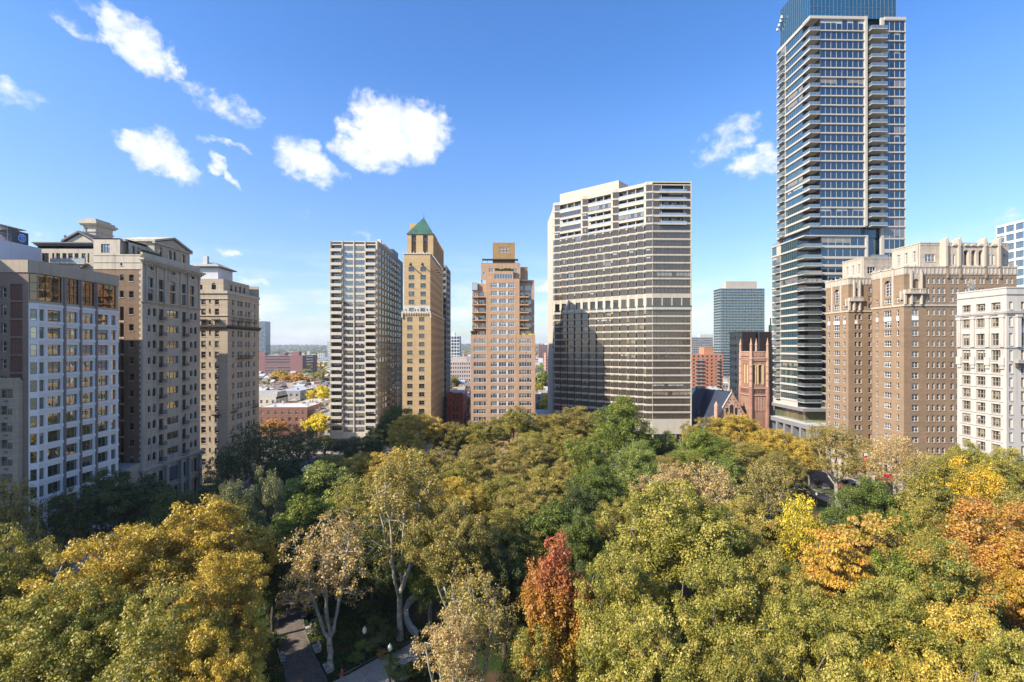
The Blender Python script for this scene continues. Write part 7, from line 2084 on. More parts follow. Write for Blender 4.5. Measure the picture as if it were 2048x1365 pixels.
# ---- walking person
def person(x, y, z, rz, lab, coat, trouser, hair):
    """one skinned body, clothes and hair on top"""
    e = empty('person', (x, y, z), lab, 'person', rz=rz)
    skin = plain('skin', (.45, .28, .2), .6)
    J = [((0, 0, .95), .15, .11, -1), ((0, 0, 1.2), .15, .11, 0), ((0, 0, 1.42), .17, .11, 1), ((0, 0, 1.52), .06, .06, 2), ((0, .02, 1.6), .07, .08, 3), ((0, .02, 1.72), .085, .1, 4), ((0, .01, 1.78), .05, .06, 5),
         ((.18, 0, 1.43), .065, .06, 2), ((.25, -.08, 1.15), .05, .05, 7), ((.24, .08, .92), .04, .04, 8), ((.23, .14, .84), .035, .02, 9),
         ((-.18, 0, 1.43), .065, .06, 2), ((-.25, .05, 1.15), .05, .05, 11), ((-.24, .2, .95), .04, .04, 12), ((-.23, .26, .88), .035, .02, 13),
         ((.1, 0, .88), .1, .1, 0), ((.1, .18, .5), .07, .07, 15), ((.1, .12, .09), .05, .05, 16), ((.1, .28, .04), .045, .03, 17),
         ((-.1, 0, .88), .1, .1, 0), ((-.1, -.12, .5), .07, .07, 19), ((-.1, -.34, .14), .05, .05, 20), ((-.1, -.22, .04), .045, .03, 21)]
    me = bpy.data.meshes.new('body'); me.from_pydata([j[0] for j in J], [(j[3], i) for i, j in enumerate(J) if j[3] >= 0], [])
    o = bpy.data.objects.new('body', me); COL.objects.link(o); o.parent = e
    md = o.modifiers.new('skin', 'SKIN'); 
    for i, j in enumerate(J): me.skin_vertices[0].data[i].radius = (j[1], j[2]) if me.skin_vertices else None
    me.skin_vertices[0].data[0].use_root = True
    o.modifiers.new('sub', 'SUBSURF').levels = 1
    # colour by height: trousers, coat, skin
    m, nt, out = newmat('person_body_'+coat[0]); tc = N(nt, 'ShaderNodeTexCoord').outputs['Object']; s_ = N(nt, 'ShaderNodeSeparateXYZ'); L(nt, tc, s_.inputs[0])
    c1 = mixc(nt, math2(nt, 'GREATER_THAN', s_.outputs[2], .86), trouser, coat[1]); c2 = mixc(nt, math2(nt, 'GREATER_THAN', s_.outputs[2], 1.53), c1, (.45, .28, .2))
    bb = N(nt, 'ShaderNodeBsdfPrincipled', inp={'Roughness': .8}); L(nt, c2, bb.inputs['Base Color']); L(nt, bb.outputs[0], out.inputs[0]); me.materials.append(m)
    h = MB(); hm = plain('hair_'+coat[0], hair, .8)
    for z0, z1, r0, r1 in ((1.66, 1.74, .10, .115), (1.74, 1.80, .115, .10), (1.80, 1.85, .10, .04)): h.cyl(0, -.02, z0, z1, r0, r1, hm, 10)
    h.build('hair', e, (0, 0, 0))
    c = MB(); cm = plain('coat_'+coat[0], coat[1], .85)
    prof = [(.84, .17), (1.0, .165), (1.2, .175), (1.4, .19), (1.5, .1)]
    for (z0, r0), (z1, r1) in zip(prof, prof[1:]): c.cyl(0, 0, z0, z1, r0, r1, cm, 10)
    c.build('coat', e, (0, 0, 0))
    return e
try:
    x, y = G(577, 1230); person(x, y, .24, R(185), 'person in a dark coat and light shoes walking along the bench-lined path', ('dark', (.03, .03, .04)), (.08, .08, .1), (.35, .32, .28))
    x, y = G(684, 1368); person(x, y, .24, R(150), 'person in a red top standing by the plane trunk near the nearest bench', ('red', (.45, .04, .05)), (.25, .25, .28), (.05, .04, .03))
except Exception as ex_: print('person', ex_)
# ================================================================ STREET CORNER (right)
kb = MB()
white_l = plain('road_white', (.6, .6, .58), .8)
m = MB()
for yy in np.arange(40, 200, 7.0): m.box(Fr(103.2, yy, NORTH), 0, 3, 0, .12, .004, .008, white_l)
o = m.build('lane_marking'); o['kind'] = 'structure'
# red banner barrier with white lettering-like rows, near the solitary plane
bx0, by0 = G(1674, 980); bx1, by1 = G(1697, 996)
e = empty('banner', (bx0, by0, .2), 'red fence banner with white stripes of small lettering by the street', 'banner')
fr = Fr(bx0, by0, math.atan2(by1-by0, bx1-bx0)); l = math.hypot(bx1-bx0, by1-by0)
redm = plain('banner_red', (.62, .03, .03), .7)
m = MB(); m.box(fr, 0, l, 0, .05, .9, 3.0, redm); m.build('cloth', e)
m = MB()
for zz_, h_ in ((2.75, .22),): m.box(fr, .02, l-.02, .052, .06, zz_, zz_+h_, white_l)
for r_ in range(3):
    u_ = .5
    while u_ < l-.8:
        w_ = random.uniform(.15, .4)
        m.box(fr, u_, u_+w_, .052, .06, 1.2+.45*r_, 1.45+.45*r_, white_l); u_ += w_+.14
m.build('lettering', e)
m = MB()
for t in (0, .33, .66, 1): m.box(fr, l*t-.04, l*t+.04, -.06, 0, .1, 3.05, blackfr)
m.build('fence_post', e)
# awnings and flags at the brick apartment entrance
def awning(px, pyb, Y, w, zt, zb, lab, mat, mat2):
    x = atY(px, Y); e = empty('awning', (x, Y, zb), lab, 'awning')
    fr = Fr(x, Y, EAST); m = MB()
    m.poly([fr.p(0, 1.8, zb), fr.p(w, 1.8, zb), fr.p(w, .01, zt), fr.p(0, .01, zt)], mat); m.poly([fr.p(0, 1.8, zb-.4), fr.p(w, 1.8, zb-.4), fr.p(w, 1.8, zb), fr.p(0, 1.8, zb)], mat2)
    m.poly([fr.p(0, 1.8, zb), fr.p(0, .01, zt), fr.p(0, .01, zb)], mat); m.poly([fr.p(w, .01, zb), fr.p(w, .01, zt), fr.p(w, 1.8, zb)], mat)
    m.build('canvas', e)
    m = MB()
    for u_ in (.05, w-.05): m.box(fr, u_-.03, u_+.03, 1.7, 1.76, 0, zb, blackfr)
    m.build('pole', e); return e
awning(1793, 0, 140.6, 1.9+0.2, 6.2, 4.4, 'red awning with white edge at the ground floor entrance of the brick apartment house', redm, white_l) if False else None
xa, ya = PXs, 145.5
e = empty('awning', (xa-1, ya, 3.2), 'red awning with white edge over the brick apartment entrance', 'awning')
fr = Fr(xa-.5, 147.5, SOUTH); m = MB()
m.poly([fr.p(0, 2.2, 3.4), fr.p(3.4, 2.2, 3.4), fr.p(3.4, .01, 5.6), fr.p(0, .01, 5.6)], redm); m.poly([fr.p(0, 2.2, 2.9), fr.p(3.4, 2.2, 2.9), fr.p(3.4, 2.2, 3.4), fr.p(0, 2.2, 3.4)], white_l)
m.poly([fr.p(3.4, .01, 3.4), fr.p(3.4, .01, 5.6), fr.p(3.4, 2.2, 3.4)], redm); m.poly([fr.p(0, 2.2, 3.4), fr.p(0, .01, 5.6), fr.p(0, .01, 3.4)], redm); m.build('canvas', e)
m = MB(); m.box(fr, .1, .2, 2.05, 2.15, 0, 3.4, blackfr); m.box(fr, 3.2, 3.3, 2.05, 2.15, 0, 3.4, blackfr); m.build('pole', e)
orm = plain('flag_orange', (.75, .22, .03), .7); tealm = plain('flag_teal', (.03, .3, .3), .7); whm = plain('flag_white', (.7, .72, .75), .7)
for i, (yy, z1_, cols_, lab) in enumerate(((156.0, 11, (whm, redm, orm), 'tall festive banner in white, red and orange hanging left of the entrance awning'), (150.5, 8.0, (tealm, yel, orm), 'festive banner in teal, yellow and orange beside the entrance awning'))):
    e = empty('hanging_banner', (xa-1, yy, z1_), lab, 'banner'); fr = Fr(xa-.6, yy, SOUTH)
    m = MB()
    for j, c in enumerate(cols_):
        z = z1_-2.1*j; o_ = .35*j
        m.ext(fr, [(o_, z), (o_+1.0, z-2.0), (o_+2.2, z-1.6), (o_+2.0, z-.1)], .4, .45, c)
    m.build('cloth', e); m = MB(); m.box(fr, -.1, 2.6, .35, .5, z1_, z1_+.1, blackfr); m.box(fr, 0, .1, 0, .4, z1_, z1_+.1, blackfr); m.build('bracket', e)
# parked cars along the streets (seen in gaps)
def car_proto(paint, nm):
    e = empty('parked_car', (0, 0, 0), 'x', 'car')
    m = MB(); f = Fr(0, 0, 0)
    body = [(-2.2, .35), (-2.25, .75), (-1.5, .92), (-.9, 1.42), (.75, 1.45), (1.45, .98), (2.2, .82), (2.25, .35)]
    m.ext(f, body, -.88, .88, paint); o = m.build('body', e, (0, 0, 0)); bv = o.modifiers.new('bevel', 'BEVEL'); bv.width = .09; bv.segments = 2
    m = MB(); m.ext(f, [(-1.32, .95), (-.85, 1.36), (.7, 1.38), (1.25, .97)], -.89, .89, gl_dark); m.build('window', e, (0, 0, 0))
    ty = plain('tyre', (.02, .02, .02), .9)
    for u in (-1.4, 1.4):
        for d in (-.8, .8):
            m = MB(); n = 14
            m.ext(f, [(u+.34*math.cos(t*2*math.pi/n), .34+.34*math.sin(t*2*math.pi/n)) for t in range(n)], d-.12, d+.12, ty)
            wv = m.build('wheel', e, (0, 0, 0)); m = MB(); m.ext(f, [(u+.2*math.cos(t*2*math.pi/n), .34+.2*math.sin(t*2*math.pi/n)) for t in range(n)], d-.13, d+.13, metal); m.build('rim', wv, (0, 0, 0))
    for d in (-.6, .6):
        m = MB(); m.box(f, 2.2, 2.27, d-.15, d+.15, .62, .76, whm); m.build('headlight', e, (0, 0, 0))
    return e

CP = [((.03, .03, .035), 'black'), ((.5, .5, .5), 'white'), ((.2, .21, .22), 'silver-grey'), ((.25, .02, .02), 'dark red'), ((.02, .05, .12), 'navy blue')]
cars = [car_proto(plain('car_paint_'+n.replace(' ', '_').replace('-', '_'), c, .25, .3, .6), n) for c, n in CP]
spots = [(0, 99.0, 132, 90, 'parked at the park kerb below the solitary plane'), (1, 99.0, 138.5, 90, 'parked at the park kerb behind the black one'), (2, 99.0, 151, 90, 'parked at the park kerb near the banner'), (3, 110.6, 146, 90, 'standing in front of the brick apartment entrance'), (4, 110.6, 156, 90, 'parked beyond the entrance awning'),
         (1, 105, 172, 92, 'driving away on the street by the skyscraper podium'), (0, -79.5, 120, 90, 'parked by the ornate apartment house'), (2, -79.5, 108, 90, 'parked by the white banded block'), (1, -50, 200, 0, 'parked at the foot of the concrete slab block'), (2, 60, 201, 0, 'parked at the foot of the saw-tooth tower')]
seen_ = set()
for k, x, y, a, lab in spots:
    o = copy_tree(cars[k]) if k in seen_ else cars[k]; seen_.add(k)
    o.location = (x, y, .0); o.rotation_euler = (0, 0, R(a)); tag(o, CP[k][1]+' car '+lab, 'car', 'cars along the streets round the square')
# ================================================================ THE CITY BEYOND
wallms = [stone('row_brick_red', (.25, .125, .09), .15, .9, .2, course=.5), stone('row_brick_brown', (.24, .15, .10), .15), stone('row_render', (.52, .46, .37), .12), stone('row_brick_orange', (.38, .19, .11), .15), stone('row_grey', (.32, .31, .31), .12)]
roofms = [roofpale, stone('roof_silver', (.38, .40, .43), .15), stone('roof_dark', (.12, .115, .12), .15), roofgrey, stone('roof_buff', (.46, .41, .34), .15)]
def house_proto(k):
    rnd = random.Random(50+k)
    W, D, H = rnd.choice((5.5, 6, 6.5)), rnd.choice((11, 13)), rnd.choice((8.5, 9.5, 10.5, 11.5))
    wm_, rm = wallms[k % 5], roofms[(k*2+k//5) % 5]
    e = empty('rowhouse', (0, 0, 0), 'x', 'house')
    f = Fr(-W/2, 0, EAST)
    m = MB(); m.extz([(-W/2, 0), (W/2, 0), (W/2, D), (-W/2, D)], 0, H, wm_); m.build('wall', e, (0, 0, 0))
    m = MB()
    if k % 4 == 3:
        m.ext(Fr(-W/2, 0, EAST), [(-.1, H), (W+.1, H), (W+.1, H+.1), (-.1, H+.1)], -D, .1, rm)
        m.poly([(-W/2-.1, -.1, H+.1), (W/2+.1, -.1, H+.1), (W/2+.1, D*.5, H+2.6), (-W/2-.1, D*.5, H+2.6)], rm); m.poly([(W/2+.1, D, H+.1), (-W/2-.1, D, H+.1), (-W/2-.1, D*.5, H+2.6), (W/2+.1, D*.5, H+2.6)], rm)
        for s_ in (-1, 1): m.poly([(s_*(W/2), 0, H+.1), (s_*(W/2), D, H+.1), (s_*(W/2), D*.5, H+2.5)], wm_)
    else:
        m.extz([(-W/2+.2, .3), (W/2-.2, .3), (W/2-.2, D), (-W/2+.2, D)], H-.3, H+.05, rm)
        m.box(f, 0, W, -.3, 0, H, H+.45, wm_, rm); m.box(f, 0, .2, -D, -.3, H, H+.3, wm_, rm)
    r_ = m.build('roof', e, (0, 0, 0))
    m = MB(); cx = rnd.uniform(-W/3, W/3); m.extz([(cx-.4, D*.6), (cx+.4, D*.6), (cx+.4, D*.6+.7), (cx-.4, D*.6+.7)], H, H+(3.4 if k % 4 == 3 else 1.7), wm_, roofms[2]); m.build('chimney', e, (0, 0, 0))
    if k % 3 == 0:
        m = MB(); m.extz([(-1.2, D*.3), (1.0, D*.3), (1.0, D*.3+1.6), (-1.2, D*.3+1.6)], H, H+1.1, metal); m.build('air_conditioner', e, (0, 0, 0)) if k % 4 != 3 else None
    for i in range(2):
        for j in range(3):
            m = MB(); u = W*(i+.5)/2; m.box(f, u-.55, u+.55, .002, .05, 1.2+3.0*j, 2.9+3.0*j, gl_dark); m.box(f, u-.65, u+.65, .002, .09, 1.05+3.0*j, 1.2+3.0*j, whc); m.build('window', e, (0, 0, 0))
    return e, W, D, H
PR = [house_proto(k) for k in range(10)]
HL = ['red brick rowhouse with silver-grey flat roof', 'brown brick rowhouse with dark flat roof', 'cream rendered rowhouse with buff flat roof', 'orange brick rowhouse with pitched pale roof', 'grey rendered rowhouse with grey flat roof',
      'small red brick rowhouse with flat roof and chimney', 'brown brick rowhouse with light flat roof', 'cream rendered rowhouse with steep roof', 'orange brick rowhouse with white roof', 'grey rowhouse with pale roof']
first = [True]*10
def in_cone(x, y):
    Z = dep(x, y); px = 1024+F*(cT*x-sT*y)/Z
    for a, b, tag_ in ((508, 668, 'beyond the plain buff tower'), (888, 948, 'in the gap beside the green-roofed tower'), (1064, 1112, 'in the gap left of the saw-tooth tower'), (1376, 1470, 'in the gap before the church')):
        if a < px < b: return tag_
    return None
rnd = random.Random(11)
blocks = []   # keep clear of placed buildings
def clear(x, y):
    Z = dep(x, y); px = 1024+F*(cT*x-sT*y)/Z
    if 500 < px < 610 and 745 < y < 835: return False
    if 1370 < px < 1470 and (195 < y < 265 or 385 < y < 430 or 780 < y < 840): return False
    if 885 < px < 955 and (505 < y < 550 or 610 < y < 650): return False
    if 885 < px < 930 and y < 300: return False
    if 1066 < px < 1130 and (y < 292 or 550 < y < 585): return False
    return True
nh = 0
yrow = 248.0; row = 0
hs = []
while yrow < 1150:
    x = -620.0
    off = rnd.uniform(0, 5)
    run = 0
    while x < 420:
        t = in_cone(x, yrow+5)
        k = rnd.randrange(10)
        W = PR[k][1]
        if t and clear(x, yrow+5) and clear(x, yrow+14):
            run += 1
            if run % 12 and rnd.random() > .06: hs.append((x+W/2, yrow+rnd.uniform(-.6, .6), k, t, 0 if row % 2 == 0 else math.pi))
        x += W
    yrow += (20 if row % 2 == 0 else 31)*(1+max(0, yrow-400)/700); row += 1
print('houses', len(hs))
for (x, y, k, t, rz) in hs[:300]:
    e, W, D, H = PR[k]
    if first[k]: o = e; first[k] = False
    else: o = copy_tree(e) if y < 520 else None
    if o is None:
        o = e.copy(); COL.objects.link(o)
        for ch in e.children:
            if ch.name.startswith(('wall', 'roof', 'chimney')): c = ch.copy(); COL.objects.link(c); c.parent = o
    o.location = (x, y+(D if rz else 0), 0); o.rotation_euler = (0, 0, rz); tag(o, HL[k]+' '+t, 'house', 'distant rowhouses with flat roofs')
for k in range(10):
    if first[k]:
        for ch in list(PR[k][0].children): bpy.data.objects.remove(ch)
        bpy.data.objects.remove(PR[k][0])
# larger rooftops seen close below the left gap
def lump(name, lab, cat, px0, px1, Y, D, pyt, wm_, rm, extra=None, group=None):
    x0, x1 = atY(px0, Y), atY(px1, Y); z1 = hz(pyt, x0, Y)
    b = Bld(name, lab, cat, (x0+x1)/2, Y+D/2, group)
    style('lw'+str(int(px0)), 1, 2, whitefr, gl_dark, False, .2, wm_, .08)
    n = max(1, int((x1-x0)/3.2))
    b.facade(Fr(x0, Y, EAST), x1-x0, 0, z1, [((x1-x0)*(i+.3)/n, (x1-x0)*(i+.7)/n, z1-3.4-3.4*k, z1-1.6-3.4*k, 'lw'+str(int(px0))) for i in range(n) for k in range(int((z1-1)/3.4))], wm_)
    b.facade(Fr(x1, Y, NORTH), D, 0, z1, [(D*(i+.3)/4, D*(i+.7)/4, z1-3.4-3.4*k, z1-1.6-3.4*k, 'lw'+str(int(px0))) for i in range(4) for k in range(int((z1-1)/3.4))], wm_)
    b.wall.quad(Fr(x0, Y+D, SOUTH), [(0, 0, 0), (D, 0, 0), (D, 0, z1), (0, 0, z1)], wm_)
    b.wall.quad(W0, [(x1, -Y-D, 0), (x0, -Y-D, 0), (x0, -Y-D, z1), (x1, -Y-D, z1)], wm_)
    b.mb('roof').extz([(x0+.2, Y+.3), (x1-.2, Y+.3), (x1-.2, Y+D-.2), (x0+.2, Y+D-.2)], z1-.5, z1-.15, rm)
    rr = random.Random(int(px0)); 
    for i in range(rr.randint(4, 9)):
        x, y = rr.uniform(x0+1, x1-1.5), rr.uniform(Y+1, Y+D-1.5); s_ = rr.uniform(.5, 1.3); b.mb('roof_unit').extz([(x, y), (x+s_, y), (x+s_, y+s_), (x, y+s_)], z1-.15, z1+rr.uniform(.4, 1.5), rr.choice((metal, greymul, roofpale)))
    return b
lump('brick_building', 'long red brick building with pale flat roof just behind the street trees', 'building', 517, 614, 246, 20, 815, wallms[0], roofpale).finish(maxw=40)
b = lump('house', 'cream house with grey mansard roof above the long red brick building', 'house', 505, 552, 285, 16, 795, wallms[2], roofgrey)
x0, x1 = atY(505, 285), atY(552, 285); zt = hz(799, x0, 285)
b.mb('mansard').ext(Fr(x1, 285, NORTH), [(0, zt), (16, zt), (13, zt+4.0), (2, zt+4.0)], -(x1-x0), 0, roofgrey); b.finish(maxw=30)
lump('brick_building', 'terrace building with silver roof and dark bay fronts in the left gap', 'building', 552, 600, 310, 34, 782, wallms[4], roofms[1]).finish(maxw=40)
lump('brick_building', 'low buff building with sunlit flat roof beside the yellow tree', 'building', 590, 636, 268, 22, 806, wallms[2], roofms[4]).finish(maxw=40)
lump('brick_building', 'long low brick building left of the concrete slab block', 'building', 610, 655, 330, 20, 779, wallms[0], roofms[1]).finish(maxw=40)
lump('house', 'white-painted house between the church roof and the orange-red flats', 'house', 1398, 1424, 300, 12, 780, wpaint, roofms[2]).finish(maxw=30)
lump('house', 'brick house with flat pale roof right behind the church roof', 'house', 1424, 1470, 285, 16, 785, wallms[3], roofpale).finish(maxw=30)
lump('house', 'blue-grey gabled building by the podium terrace in the centre gap', 'house', 1070, 1095, 300, 14, 808, wallms[4], roofms[2]).finish(maxw=30)
# trees among the rooftops
CT = [(560, 740, 520, 12, 'far', 'golden', 'large golden tree cluster in front of the maroon office block'), (530, 762, 440, 10, 'far2', 'yolive', 'yellow-green tree left of the orange tree beyond the buff tower'), (592, 745, 500, 14, 'far2', 'orange', 'broad orange tree among the distant rooftops'),
 (625, 745, 600, 12, 'far', 'green', 'green tree behind the orange one among distant rooftops'), (645, 770, 300, 9, 'far2', 'yellow', 'bright yellow tree beside the left edge of the concrete slab block'), (633, 828, 232, 7, 'far', 'yellow', 'thin yellow-green tree below the bright yellow one'),
 (575, 785, 380, 7, 'far', 'olive', 'olive tree between distant roofs'), (536, 788, 360, 9, 'far2', 'yolive', 'dull yellow tree against the edge of the buff tower'), (610, 738, 680, 12, 'far', 'olive', 'far olive tree below the horizon left of the slab block'),
 (650, 742, 640, 10, 'far2', 'green', 'far green tree touching the slab block edge'), (545, 838, 236, 6, 'far2', 'rust', 'rusty red tree in front of the long red brick building'), (1083, 740, 430, 8, 'far', 'green', 'green tree in the narrow gap left of the saw-tooth tower'),
 (1098, 786, 300, 6, 'far2', 'yellow', 'yellow tree beside the saw-tooth tower flank'), (1078, 765, 380, 6, 'far', 'yolive', 'yellow-green tree in the narrow centre gap'), (930, 790, 290, 5, 'far2', 'brown', 'brown tree beside the victorian red house'), (905, 752, 450, 7, 'far', 'olive', 'olive tree below the pale stone offices'), (638, 742, 520, 8, 'far', 'olive', 'olive tree right of the broad orange tree')]
for px, py, Z, r_, kd, pal, lab in CT:
    x, y = gp(px, Z); H = CH-(py-HOR)/F*Z; plant(kd, x, y, H, r_, pal, 'dark', lab, group='trees among the distant rooftops')
# ---- one mass of far town and woodland between 1.1 and 6 km
fw = MB()
town, rs = MB(), np.random.RandomState(21)
tw_w = [wallms[0], wallms[2], whg, wallms[4]]
for i in range(2600):
    Y = 1150*(5.6**rs.rand()); X = rs.uniform(-.62, .62)*Y*1.15
    s_ = rs.uniform(6, 18)*(1+Y/3500); h = rs.uniform(6, 11) if rs.rand() < .93 else rs.uniform(14, 30); d = rs.uniform(8, 20)
    town.extz([(X, Y), (X+s_, Y), (X+s_, Y+d), (X, Y+d)], 0, h, tw_w[rs.randint(4)], roofms[rs.randint(5)])
o = town.build('distant_town'); tag(o, 'mass of tiny distant houses and sheds below the horizon', 'town', kind='stuff')
def wood(name, n, y0, y1, hmul, pals, lab, seed, zf=None):
    rs = np.random.RandomState(seed); M = n*14
    Y = y0*((y1/y0)**rs.rand(n)); X = rs.uniform(-.72, .72, n)*Y*1.15
    base = np.zeros(n) if zf is None else np.array([zf(a, b) for a, b in zip(X, Y)])
    ci = np.repeat(np.arange(n), 14); rad = (4+5*rs.rand(n))*hmul
    off = rs.randn(M, 3); off /= np.linalg.norm(off, axis=1)[:, None]; off[:, 2] = np.abs(off[:, 2])*1.0
    pos = np.stack([X, Y, base+2], 1)[ci]+off*rad[ci][:, None]*np.array([1, 1, 1.0])
    tv = rs.randn(M, 3); nr = off+rs.randn(M, 3)*.4; nr /= np.linalg.norm(nr, axis=1)[:, None]; tv -= (tv*nr).sum(1)[:, None]*nr; tv /= np.linalg.norm(tv, axis=1)[:, None]; bv = np.cross(nr, tv)
    s = (rad[ci]*.65)[:, None]*(.6+.7*rs.rand(M))[:, None]
    V = np.empty((M, 4, 3)); V[:, 0] = pos-tv*s; V[:, 1] = pos+bv*s*.8; V[:, 2] = pos+tv*s; V[:, 3] = pos-bv*s*.8
    me = bpy.data.meshes.new(name); me.vertices.add(M*4); me.vertices.foreach_set('co', V.reshape(-1)); me.loops.add(M*4); me.loops.foreach_set('vertex_index', np.arange(M*4, dtype=np.int32)); me.polygons.add(M); me.polygons.foreach_set('loop_start', np.arange(0, M*4, 4, dtype=np.int32))
    a = me.attributes.new('r', 'FLOAT', 'FACE'); a.data.foreach_set('value', (.7*rs.rand(n)[ci]+.3*rs.rand(M)).astype(np.float32)); me.update(calc_edges=True)
    for p in pals: me.materials.append(p)
    me.polygons.foreach_set('material_index', rs.randint(0, len(pals), n)[ci].astype(np.int32))
    o = bpy.data.objects.new(name, me); COL.objects.link(o); tag(o, lab, 'wood', kind='stuff')
wood('street_trees', 1500, 950, 3200, 1.0, [PAL['olive'], PAL['midgreen'], PAL['brown'], PAL['golden']], 'street trees scattered through the distant town', 31)
def hill(x, y):
    t = max(0, min(1, (y-4200)/3000)); t = t*t*(3-2*t)
    return t*(78+16*math.sin(x/900.+1)+9*math.sin(x/380.+2)+5*math.sin(x/170.))
m = MB(); nx_, ny_ = 90, 14; vs = []
hm_ = stone('hill_earth', (.06, .07, .035), .2)
for j in range(ny_):
    for i in range(nx_):
        x = -9000+18000*i/(nx_-1); y = 4000+5500*j/(ny_-1); m.v.append((x, y, hill(x, y)-.5))
for j in range(ny_-1):
    for i in range(nx_-1): b0 = j*nx_+i; m.f.append((b0, b0+1, b0+nx_+1, b0+nx_)); m.m.append(0)
m.mats.append(hm_); o = m.build('hills'); o['kind'] = 'structure'
wood('far_woods', 9000, 3000, 7600, 2.0, [PAL['midgreen'], PAL['olive'], PAL['dark'], PAL['brown']], 'far wooded ridge along the horizon', 33, hill)
# ---- the air between
hz_m, nt, out = newmat('haze_air')
pv = N(nt, 'ShaderNodeVolumePrincipled', inp={'Color': (.80, .88, 1.0, 1), 'Density': 8.0e-5, 'Anisotropy': .2}); L(nt, pv.outputs[0], out.inputs['Volume'])
m = MB(); m.extz([(-9800, -2500), (9800, -2500), (9800, 9900), (-9800, 9900)], -1.5, 210, hz_m); HAZE = m.build('haze'); HAZE['kind'] = 'stuff'; tag(HAZE, 'thin blue haze over the distant town', 'haze')
# ================================================================ camera, sky, sun
cam = bpy.data.cameras.new('camera'); co = bpy.data.objects.new('camera', cam); COL.objects.link(co)
co.location = (0, 0, CH); co.rotation_euler = (R(90), 0, -TH)
cam.sensor_width = 36; cam.lens = 36*F/2048; cam.shift_y = (HOR-682.5)/2048
cam.clip_start = .5; cam.clip_end = 60000
SC.camera = co
SAZ, SEL = R(63), R(36.5)      # sun: 66 deg south of east
sd = Vector((-math.sin(SAZ)*math.cos(SEL), -math.cos(SAZ)*math.cos(SEL), math.sin(SEL)))
sun = bpy.data.lights.new('sun', 'SUN'); so = bpy.data.objects.new('sun', sun); COL.objects.link(so)
so.location = (0, 0, 300); so.rotation_euler = sd.to_track_quat('Z', 'Y').to_euler()
sun.energy = 4.8; sun.angle = R(.53); sun.color = (1.0, .90, .76)
w = bpy.data.worlds.new('World'); SC.world = w; w.use_nodes = True
nt = w.node_tree
for n in list(nt.nodes): nt.nodes.remove(n)
out = nt.nodes.new('ShaderNodeOutputWorld'); bg = nt.nodes.new('ShaderNodeBackground')
sky = nt.nodes.new('ShaderNodeTexSky'); sky.sky_type = 'NISHITA'; sky.sun_disc = False
sky.sun_elevation = SEL; sky.sun_rotation = math.atan2(sd.x, sd.y); sky.air_density = 1.0; sky.dust_density = .6; sky.ozone_density = 2.0; sky.altitude = 50
g = N(nt, 'ShaderNodeTexCoord').outputs['Generated']
sx = N(nt, 'ShaderNodeSeparateXYZ'); L(nt, g, sx.inputs[0])
az = math2(nt, 'ARCTAN2', sx.outputs[0], sx.outputs[1]); el = math2(nt, 'ARCSINE', sx.outputs[2])
# domain-warped direction for ragged cloud edges
comb = N(nt, 'ShaderNodeCombineXYZ'); L(nt, az, comb.inputs[0]); L(nt, el, comb.inputs[1])
def wn(scale, detail, rough, seed, sc=(1, 1, 1)):
    mp = N(nt, 'ShaderNodeMapping'); mp.inputs['Scale'].default_value = sc; mp.inputs['Location'].default_value = (seed, seed*.7, 0); L(nt, comb.outputs[0], mp.inputs[0])
    n = N(nt, 'ShaderNodeTexNoise', inp={'Scale': scale, 'Detail': detail, 'Roughness': rough}); L(nt, mp.outputs[0], n.inputs['Vector']); return n.outputs[0]
warpx = math2(nt, 'MULTIPLY_ADD', wn(14, 5, .6, 3.1), .10, -.05)
warpy = math2(nt, 'MULTIPLY_ADD', wn(14, 5, .6, 9.7), .07, -.035)
azw, elw = math2(nt, 'ADD', az, warpx), math2(nt, 'ADD', el, warpy)
CLOUDS = [  # pixel centre, half sizes, tilt, weight
    (285, 95, 62, 34, -33, 1.0), (235, 60, 40, 22, -55, .9), (318, 122, 34, 26, -20, 1.0), (160, 58, 55, 11, -14, .55), (185, 22, 50, 13, -25, .5),
    (30, 190, 75, 22, -4, .7), (430, 205, 75, 18, -12, .6), (378, 178, 22, 14, 0, .55), (490, 218, 38, 18, -20, .58), (320, 312, 58, 36, -32, 1.0), (270, 285, 44, 20, -20, .9), (355, 338, 45, 20, -20, .95), (440, 335, 28, 12, -30, .8), (460, 355, 22, 10, -30, .8), (458, 291, 46, 8, -5, .65),
    (770, 265, 66, 56, 0, 1.15), (825, 262, 62, 46, -10, 1.15), (722, 302, 42, 30, -8, 1.05), (704, 255, 30, 16, -20, .85), (620, 325, 58, 30, -20, 1.0), (632, 298, 22, 18, -30, .8), (665, 352, 28, 12, -20, .6),
    (1455, 285, 52, 30, 28, .66), (1480, 258, 22, 22, 0, .7), (1425, 305, 30, 18, 20, .5), (1508, 322, 52, 24, 3, .82), (608, 432, 34, 9, -28, .45), (735, 468, 20, 10, -10, .45), (452, 498, 45, 10, 6, .55), (20, 468, 48, 12, -10, .55), (95, 470, 40, 10, 0, .4),
    (1090, 580, 34, 14, 0, .8), (2010, 430, 40, 14, 0, .5), (490, 558, 60, 10, -4, .55)]
cover = None
